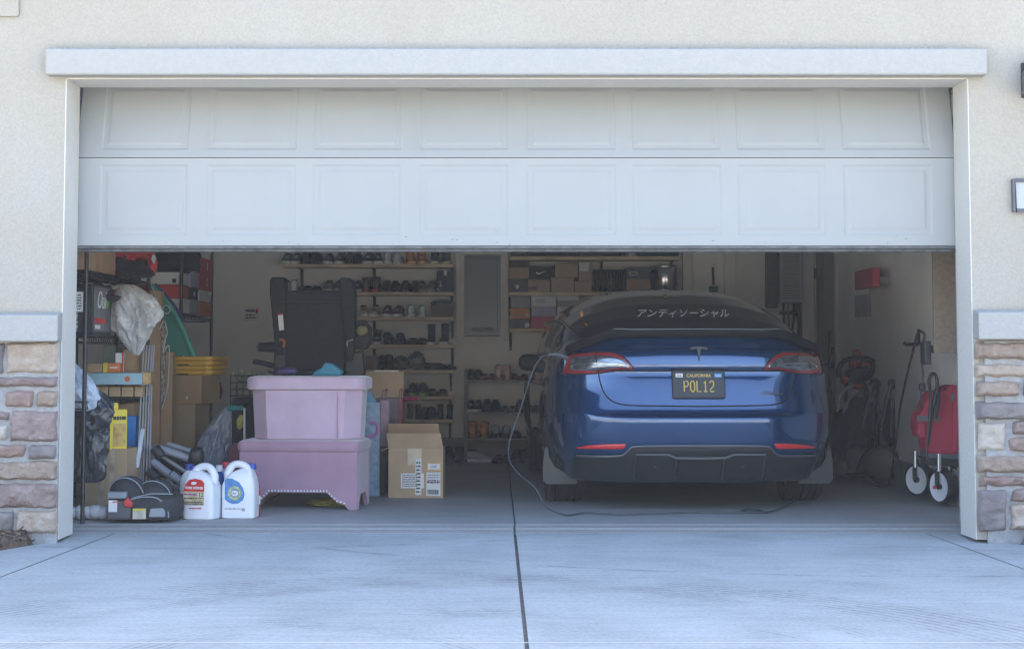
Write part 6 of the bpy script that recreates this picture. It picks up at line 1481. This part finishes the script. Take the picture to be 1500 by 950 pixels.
# lower black valance with its fins
surf_patch('diffuser', SATINB, [(-.76, .350), (-.60, .352), (-.475, .360), (-.435, .395), (-.40, .412), (-.25, .418), (0, .418), (.25, .418), (.40, .412), (.435, .395), (.475, .360), (.60, .352), (.76, .350)], [(-.76, .19), (-.6, .183), (-.475, .181), (-.435, .181), (-.4, .181), (-.25, .181), (0, .181), (.25, .181), (.4, .181), (.435, .181), (.475, .181), (.6, .183), (.76, .19)], .008, nu=90, nv=10)
m = MB(); m.tube([Sn(x, z, .012) for x, z in spath([(-.74, .347), (-.60, .349), (-.478, .357), (-.437, .392), (-.40, .409), (-.25, .414), (0, .414), (.25, .414), (.40, .409), (.437, .392), (.478, .357), (.60, .349), (.74, .347)], 5)], .0065, 6); m.build('diffuser_edge', mat('diffuser_edge', (.10, .105, .115), .35, metal=.3, var=0), car, smooth=True)
m = MB(); m.tube([Sn(x, z, .020) for x, z in ((-.395, .215), (-.395, .366), (-.20, .366), (-.15, .345), (0, .343), (.15, .345), (.20, .366), (.395, .366), (.395, .215))], .011, 4)
for x in (-.145, .145): m.tube([Sn(x, .215, .020), Sn(x, .338, .020)], .011, 4)
m.build('diffuser_fins', mat('satin_black_fin', (.035, .037, .042), .38, var=.05), car, bevel=.002)
for x in (-.27, .27):
    m = MB(); m.ball(Sn(x, .285, .012), (.010, .006, .007), 10, 6); m.build('park_sensor', GLOSSB, car, smooth=True)
# number plate
pc = Vector((0, yr(.784) - .016, .784)); tilt = math.atan2(yr(.86) - yr(.70), .16)
npz = bpy.data.objects.new('number_plate', None); COL.objects.link(npz); npz.parent = car; npz.location = pc; npz.rotation_euler = (-tilt * .9, 0, 0)
m = MB(); m.prism(rrect(.163, .087, .014), -.008, .008); m.build('plate_frame', mat('plate_frame_black', (.02, .021, .024), .4, var=.1), npz, bevel=.004)
m = MB(); m.prism(rrect(.152, .076, .010), -.0105, -.0082); m.build('plate', mat('plate_black', (.028, .03, .036), .4, var=.1), npz)
PYEL = mat('plate_yellow', (.62, .46, .12), .5, var=0)
GLY = {'P': [[(0, 0), (0, 1), (.72, 1), (1, .86), (1, .62), (.72, .48), (0, .48)]], 'O': [[(.3, 0), (0, .2), (0, .8), (.3, 1), (.7, 1), (1, .8), (1, .2), (.7, 0), (.3, 0)]], 'L': [[(0, 1), (0, 0), (1, 0)]],
       '1': [[(.15, .80), (.5, 1), (.5, 0)], [(.05, 0), (.95, 0)]], '2': [[(0, .78), (.12, .94), (.35, 1), (.68, 1), (.95, .88), (.98, .66), (.8, .48), (.1, .18), (0, 0), (1, 0)]]}
m = MB()
for i, g_ in enumerate('POL12'):
    for st_ in GLY[g_]:
        m.tube([((i - 2) * .0395 - .0125 + a * .025, -.0113, -.047 + b * .066) for a, b in st_], .0042, 6)
m.build('plate_number', PYEL, npz)
text('CALIFORNIA', .028, 'plate_state', PYEL, npz, (0, -.0115, .052), width=.95, bold=.0005)
patch(npz, 'month_sticker', WHITEP, -.142, -.098, .042, .066, -.0108, .001); text('JUL', .020, 'sticker_print', PRINT, npz, (-.12, -.0125, .054), shear=.25)
patch(npz, 'year_sticker', mat('sticker_blue', (.10, .32, .62), .5), .098, .142, .042, .066, -.0108, .001); patch(npz, 'sticker_print', WHITEP, .104, .136, .050, .054, -.0119, .0006)
# emblem and script
m = MB(); E = [(-.055, .042), (-.03, .047), (0, .049), (.03, .047), (.055, .042), (.050, .030), (.028, .035), (.012, .036), (.008, .01), (0, -.045), (-.008, .01), (-.012, .036), (-.028, .035), (-.050, .030)]
ez = .967; m.prism([(a, b) for a, b in E], -.004, .002); o = m.build('emblem', mat('emblem_grey', (.035, .036, .038), .35, var=0), car, bevel=.001)
o.location = (0, yr(ez) - .012, ez); o.rotation_euler = (-.14, 0, 0)
m = MB(); m.box(.375, .525, 0, .003, .724, .7275); o = m.build('badge_line', GLOSSB, car); o.location = (0, S(.45, .726).y - .008, 0)
text('DUAL MOTOR', .014, 'badge', GLOSSB, car, (.45, S(.45, .735).y - .008, .738), width=1.1)
# rear window lettering
def on_window(y0, a_span, tilt_):
    def post(c): return c
    return post
def window_text(body, size, cx, cz, name, m_, shear, width):
    o = text(body, size, name, m_, car, (0, 0, 0), rot=(0, 0, 0), shear=shear, width=width, extrude=0, bold=.0009)
    for v in o.data.vertices:
        x, h_ = v.co.x + cx, v.co.y
        # climb the glass: find y where the skin reaches the wanted height
        zt = cz + h_; lo, hi = .5, 1.9
        for _ in range(24):
            y = (lo + hi) / 2
            a_lo, a_hi = 0.0, math.pi / 2
            for _ in range(18):
                a = (a_lo + a_hi) / 2
                if abs(gpt(y, a).x) > abs(x): a_lo = a
                else: a_hi = a
            if gpt(y, a).z < zt: lo = y
            else: hi = y
        v.co = (x, y - .007, zt + .007)
    return o
window_text('\u30a2\u30f3\u30c6\u30a3\u30bd\u30fc\u30b7\u30e3\u30eb', .064, -.005, 1.228, 'window_lettering', mat('white_vinyl', (.92, .93, .94), .5, var=0), .5, 1.08)
window_text('\u2014~\u03a9~\u2014', .05, -.06, 1.36, 'window_sticker', mat('yellow_vinyl', (.40, .38, .08), .5, var=0), .3, .8)
m = MB(); m.ball((-.655, 1.0, 1.235), (.012, .012, .022), 10, 8); m.build('amber_reflection', mat('amber_reflection_tint', (.6, .28, .08), .3, var=0), car, smooth=True)  # small amber reflection beside the glass, modelled as a coloured ball
# charge flap open on the near side
m = MB(); m.box(-.918, -.905, .33, .46, .84, .95); o = m.build('charge_flap', PAINT, car, bevel=.004); o.location = (.105, .02, .02); o.rotation_euler = (0, 0, 0)

# charging lead
def cp(a, b, Y): return pt(a, b, Y)
m = MB()
m.tube([cp(829, 523, 1.33), cp(818, 519, 1.31), cp(805, 519, 1.30), cp(792, 524, 1.30), cp(782, 540, 1.29), cp(772, 568, 1.27), cp(762, 600, 1.24), cp(751, 630, 1.2), cp(745, 655, 1.16), cp(748, 678, 1.1), cp(765, 698, 1.02), cp(784, 714, .97), cp(796, 736, .92), cp(808, 747, .88)]
       + [(x, y, .009) for x, y in ((at(830, 750, .86)[0], .86), (at(858, 745, 1.0)[0], 1.0), (at(905, 748, .92)[0], .92), (at(960, 745, .97)[0], .97), (at(1020, 743, 1.05)[0], 1.05), (at(1080, 742, 1.06)[0], 1.06), (at(1118, 741, 1.10)[0], 1.10), (at(1100, 738, 1.2)[0], 1.25), (at(1088, 741, 1.1)[0], 1.14), (at(1125, 743, 1.0)[0], 1.04), (at(1160, 735, 1.5)[0], 1.6), (at(1200, 725, 2.0)[0], 2.4))], .0050, 8, smooth=6)
ca = m.build('charging_cable', mat('cable_grey', (.055, .062, .075), .4, var=.1), smooth=True); tag(ca, 'grey charging cable hanging from the car side and looping along the floor', 'cable')
m = MB(); m.tube([cp(838, 527, 1.36), cp(829, 523, 1.33), cp(816, 518.5, 1.31), cp(803, 519, 1.30)], [.014, .017, .013, .009], 10, smooth=4); m.build('plug_handle', mat('plug_grey', (.09, .10, .12), .3, var=.05), ca, smooth=True)
SKY, SUN, EXPO, VEIL = 0.15, 5.0, 2.5, 0.0015
# ------------------------------------------------------------------ folded red wagon by the jamb
YW = 1.55
wg = thing('folding_wagon', 'folded red fabric wagon with white wheels standing by the right jamb', 'wagon', (2.66, YW, 0))
def wr(a, b, Y): return rel(wg, [pt(a, b, Y)])[0]
REDF = mat('red_canvas', (.40, .035, .075), .75, var=.12, vs=8, bump=.3, bs=25)
def wprism(mb, P, y0, y1, Y=YW): mb.prism([(wr(a, b, Y)[0], wr(a, b, Y)[2]) for a, b in P], y0, y1)
m = MB(); wprism(m, [(1356, 585), (1363, 572), (1375, 572), (1386, 565), (1396, 563), (1405, 567), (1408, 585), (1407, 640), (1400, 665), (1356, 663), (1352, 640), (1345, 640), (1341, 625), (1343, 608), (1350, 600)], -.04, .16); m.build('canvas_body', REDF, wg, bevel=.02, seg=4)
m = MB(); wprism(m, [(1393, 567), (1399, 566), (1402, 600), (1399, 662), (1392, 662)], -.052, -.03); m.build('canvas_fold', REDF, wg, bevel=.008, seg=3)
m = MB(); wprism(m, [(1341, 608), (1374, 609), (1374, 616), (1341, 616)], -.049, -.03); m.build('grey_webbing', mat('grey_webbing', (.13, .14, .155), .8, var=.1), wg)
m = MB(); wprism(m, [(1342, 618), (1352, 617), (1354, 640), (1344, 641), (1340, 634)], -.07, -.03); m.build('side_pocket', REDF, wg, bevel=.012, seg=3)
m = MB(); wprism(m, [(1389, 577), (1395, 575), (1394, 587), (1390, 588)], -.056, -.05); m.build('grey_patch', mat('grey_webbing', (.13, .14, .155), .8), wg, bevel=.002)
m = MB(); wprism(m, [(1356, 661), (1408, 663), (1408, 672), (1356, 670)], -.03, .15); m.build('grey_base', mat('grey_base_cloth', (.12, .13, .15), .8, var=.1), wg, bevel=.006)
m = MB(); m.tube([wr(1362, 612, 1.43), wr(1363, 580, 1.43), wr(1361, 560, 1.43), wr(1363, 550, 1.43), wr(1367, 547, 1.43), wr(1371, 550, 1.43), wr(1373, 562, 1.43), wr(1370, 582, 1.43), wr(1367, 596, 1.43)], .011, 8, smooth=5); m.build('handle', BLACKP, wg, smooth=True)
m = MB(); wprism(m, [(1361, 572), (1372, 572), (1370, 590), (1366, 612), (1361, 612)], -.125, -.10); m.build('handle_grip', BLACKP, wg, bevel=.006)
m = MB(); m.tube([wr(1366, 592, 1.44), wr(1361, 640, 1.44), wr(1357, 662, 1.44), wr(1360, 674, 1.44)], .009, 8, smooth=3); m.tube([wr(1362, 610, 1.42), wr(1357, 660, 1.42)], .006, 8); m.build('pull_bar', BLACKM, wg, smooth=True)
m = MB(); m.tube([wr(1376, 570, 1.5), wr(1381, 566, 1.5), wr(1386, 570, 1.5)], .006, 6, smooth=3); m.build('loop', BLACKP, wg)
m = MB(); wprism(m, [(1345, 668), (1410, 668), (1410, 684), (1345, 680)], -.02, .12); m.build('chassis', BLACKP, wg, bevel=.01)
for a, b0, b1, Y in ((1341, 660, 684, 1.60), (1375.5, 664, 690, 1.42), (1389, 665, 688, 1.55)):
    m = MB(); m.tube([wr(a, b0, Y), wr(a, b1, Y)], .014, 10); m.build('leg_tube', STEEL, wg, smooth=True)
WHT = mat('white_wheel', (.66, .70, .76), .4, var=.03)
def wagon_wheel(cx, cy, Y, yaw, r_=.108):
    c = wr(cx, cy, Y); M_ = Matrix.Translation(Vector(c)) @ Matrix.Rotation(yaw, 4, 'Z')
    m = MB(); m.T = M_; m.lathe([(r_ * .86, -.034), (r_ * .97, -.032), (r_, -.02), (r_, .02), (r_ * .97, .032), (r_ * .86, .034)], axis='x', seg=36, cap=False)
    w_ = m.build('wheel', RUBBER, wg, smooth=True)
    m = MB(); m.T = M_; m.lathe([(r_ * .87, -.030), (r_ * .80, -.026), (r_ * .3, -.018), (0, -.018)], axis='x', seg=36, cap=False); m.lathe([(r_ * .87, .030), (r_ * .3, .018), (0, .018)], axis='x', seg=36, cap=False); m.build('disc', WHT, w_, smooth=True)
    m = MB(); m.T = M_; m.lathe([(.018, -.04), (.018, .04)], axis='x', seg=12); m.build('hub', BLACKP, w_, smooth=True)
    m = MB(); m.T = M_; m.tube([(-.045, 0, 0), (-.046, .0, r_ * .6), (-.035, 0, r_ * 1.02), (.035, 0, r_ * 1.02)], .013, 8, smooth=3); m.build('fork', BLACKP, w_, smooth=True)
    return w_
zc_ = .108
wagon_wheel(1347, at(0, 0, 0)[1] and 702, 1.98, R(33)); wagon_wheel(1381, 712, 1.52, R(23)); wagon_wheel(1399.5, 705, 1.70, R(30))
m = MB(); m.ball(wr(1369, 713, 1.46), (.012, .012, .012), 10, 8, pw=.6); m.build('brake_tab', mat('red_plastic', (.55, .04, .04), .4), wg)

# ------------------------------------------------------------------ folded carts against the side wall
def cart(label, dx, Y, wheel, bag):
    t_ = thing('folded_cart', label, 'cart', pt(1262 + dx, 700, Y), 0, 'folded black carts')
    q = lambda a, b, y=Y: rel(t_, [pt(a + dx, b, y)])[0]
    m = MB(); m.tube([q(1226, 690, Y - .2), q(1262, 610, Y), q(1276, 570, Y), q(1281, 557, Y), q(1286, 562, Y), q(1284, 600, Y), q(1283, 660, Y)], .011, 8, smooth=5); m.build('frame', BLACKM, t_, smooth=True)
    m = MB(); m.tube([q(1262, 630, Y - .1), q(1272, 590, Y - .1), q(1278, 562, Y - .1)], .008, 8, smooth=3); m.tube([q(1278, 640, Y - .05), q(1280, 580, Y - .05)], .008, 8); m.build('inner_tube', mat('cart_grey_tube', (.13, .135, .145), .35, var=.1), t_, smooth=True)
    m = MB(); m.ball(q(1282, 562), (.04, .04, .035), 14, 8, .2, 2, 3, pw=.7); m.build('grip', BLACKP, t_, smooth=True)
    for a, b, r_, y_ in wheel:
        c = q(a, b, y_); M_ = Matrix.Translation(Vector(c)) @ Matrix.Rotation(R(70), 4, 'Z')
        m = MB(); m.T = M_; m.lathe([(r_ * .8, -.02), (r_, -.014), (r_, .014), (r_ * .8, .02)], axis='x', seg=30, cap=False); w_ = m.build('wheel', RUBBER, t_, smooth=True)
        m = MB(); m.T = M_; m.lathe([(r_ * .8, -.012), (.012, -.02), (.012, .02), (r_ * .8, .012)], axis='x', seg=20, cap=True); m.build('wheel_disc', SATINB, w_, smooth=True)
    m = MB(); m.tube([q(1220, 694, Y - .15), q(1290, 694, Y + .1)], .012, 8); m.build('axle', BLACKM, t_)
    if bag:
        m = MB(); m.ball(q(1262, 632, Y + .08), (.13, .08, .24), 22, 14, .2, 2, 6, pw=.7); m.build('folded_seat', BLKC, t_, smooth=True)
    else:
        m = MB(); m.ball(q(1276, 618, Y + .08), (.05, .07, .17), 18, 12, .2, 2, 6, pw=.8); m.build('folded_seat', BLKC, t_, smooth=True)
    return t_
cart('black folded pushcart with wide folded seat leaning nearest the blue car', 0, 3.55, ((1250, 676, .125, 3.55), (1232, 684, .06, 3.3)), True)
cart('narrow black folded pushcart between the wide cart and the wagon', 27, 3.35, ((1266, 679, .135, 3.3),), False)
st = thing('pressure_washer', 'orange and black pressure washer with a coiled black hose behind the folded carts', 'pressure washer', pt(1250, 690, 4.1))
q = lambda a, b, y=4.1: rel(st, [pt(a, b, y)])[0]
ORP = mat('orange_red_plastic', (.36, .06, .035), .5, var=.1)
m = MB(); m.tube([q(1229, 552, 4.0), q(1229, 540, 4.0), q(1236, 529, 4.0), q(1250, 525, 4.0), q(1268, 525, 4.0), q(1280, 530, 4.0), q(1279, 540, 4.0), q(1270, 553, 4.0), q(1258, 560, 4.0)], .021, 10, smooth=5); m.build('hose', RUBBER, st, smooth=True)
for a, b, w_, h_, mm, nm in ((1255, 517, .025, .035, ORP, 'gun_holder'), (1250, 533, .03, .05, ORP, 'motor_cover'), (1266, 533, .045, .025, ORP, 'motor_cover'), (1257, 548, .10, .065, BLACKP, 'motor'), (1237, 555, .025, .035, ORP, 'side_cap'), (1257, 564, .045, .03, ORP, 'lower_cover'), (1246, 640, .16, .22, CHP, 'tank_cover')):
    m = MB(); m.ball(q(a, b), (w_, .08, h_), 16, 10, .1, 3, a, pw=.75); m.build(nm, mm, st, smooth=True)
for P in ([(1228, 600), (1230, 582), (1238, 570), (1250, 565)], [(1237, 606), (1242, 588), (1256, 572)]):
    m = MB(); m.tube([q(a, b, 3.95) for a, b in P], .016, 8, smooth=4); m.build('frame_tube', mat('pale_grey_tube', (.30, .31, .32), .5, var=.1), st, smooth=True)
m = MB(); m.tube([q(1240, 560), q(1238, 620), q(1236, 690)], .014, 8); m.tube([q(1268, 560), q(1268, 620), q(1268, 690)], .014, 8); m.build('stand', BLACKM, st)
br = thing('wood_broom', 'worn brown broom standing behind the car beside the washer', 'broom', pt(1216, 660, 5.0))
m = MB(); m.ball((0, 0, .25), (.05, .05, .27), 14, 10, .25, 3, 2); m.build('bristles', mat('brown_bristle', (.09, .06, .045), .9, var=.4, vs=30, stretch=(6, 6, 1)), br, smooth=True)
m = MB(); m.tube([(0, 0, .5), (.02, .05, 1.0)], .012, 8); m.build('stick', mat('dark_wood', (.06, .05, .045), .6), br)

# ------------------------------------------------------------------ light, sky, camera
w_ = bpy.data.worlds.new('World'); SC.world = w_; w_.use_nodes = True
nt = w_.node_tree; sky = nt.nodes.new('ShaderNodeTexSky'); sky.sky_type = 'NISHITA'; sky.sun_disc = False
EL, AZ = R(65), R(14)       # sun high behind the house
sky.sun_elevation = EL; sky.sun_rotation = AZ
sky.air_density = 1.0; sky.dust_density = 1.6; sky.ozone_density = 1.0
nt.links.new(sky.outputs[0], nt.nodes['Background'].inputs['Color']); nt.nodes['Background'].inputs['Strength'].default_value = SKY
sl = bpy.data.lights.new('sun', 'SUN'); sl.energy = SUN; sl.angle = R(0.53); sl.color = (1.0, .94, .86)
so = bpy.data.objects.new('sun', sl); COL.objects.link(so)
dirv = Vector((math.sin(AZ) * math.cos(EL), math.cos(AZ) * math.cos(EL), math.sin(EL)))
so.rotation_euler = dirv.to_track_quat('Z', 'Y').to_euler()
# thin scattering volume added to lift the blacks like veiling lens glare
m = MB(); m.box(-92, 92, -92, 72, -1.6, 6.9)
hz = m.build('veil_haze', []); hz['kind'] = 'stuff'
hm = bpy.data.materials.new('veil_haze_volume'); hm.use_nodes = True; hn = hm.node_tree
hn.nodes.remove(hn.nodes['Principled BSDF'])
pv = hn.nodes.new('ShaderNodeVolumePrincipled'); pv.inputs['Density'].default_value = VEIL; pv.inputs['Color'].default_value = (.86, .92, 1.0, 1); pv.inputs['Anisotropy'].default_value = 0.0
hn.links.new(pv.outputs[0], hn.nodes['Material Output'].inputs['Volume'])
hz.data.materials.append(hm)
cam = bpy.data.cameras.new('camera'); co = bpy.data.objects.new('camera', cam); COL.objects.link(co)
co.location = (0, -CD, CH); co.rotation_euler = (math.pi / 2 + TH, 0, 0)
cam.sensor_width = 36; cam.sensor_fit = 'HORIZONTAL'; cam.lens = F * 36 / 1500
cam.shift_x = (750 - CX) / 1500; cam.shift_y = -(475 - CY) / 1500
cam.clip_end = 2000
SC.camera = co
SC.view_settings.view_transform = 'Standard'; SC.view_settings.look = 'None'; SC.view_settings.exposure = EXPO; SC.view_settings.gamma = 1.0
SC.cycles.use_denoising = True; SC.cycles.denoiser = 'OPENIMAGEDENOISE'; SC.cycles.denoising_prefilter = 'ACCURATE'; SC.cycles.denoising_input_passes = 'RGB_ALBEDO_NORMAL'; SC.cycles.use_adaptive_sampling = False
SC.cycles.use_guiding = True; SC.cycles.sample_clamp_indirect = 6.0
SC.cycles.pixel_filter_type = 'BLACKMAN_HARRIS'; SC.cycles.filter_width = 1.3
SC.cycles.max_bounces = 10; SC.cycles.diffuse_bounces = 6; SC.cycles.glossy_bounces = 4; SC.cycles.caustics_reflective = False; SC.cycles.caustics_refractive = False
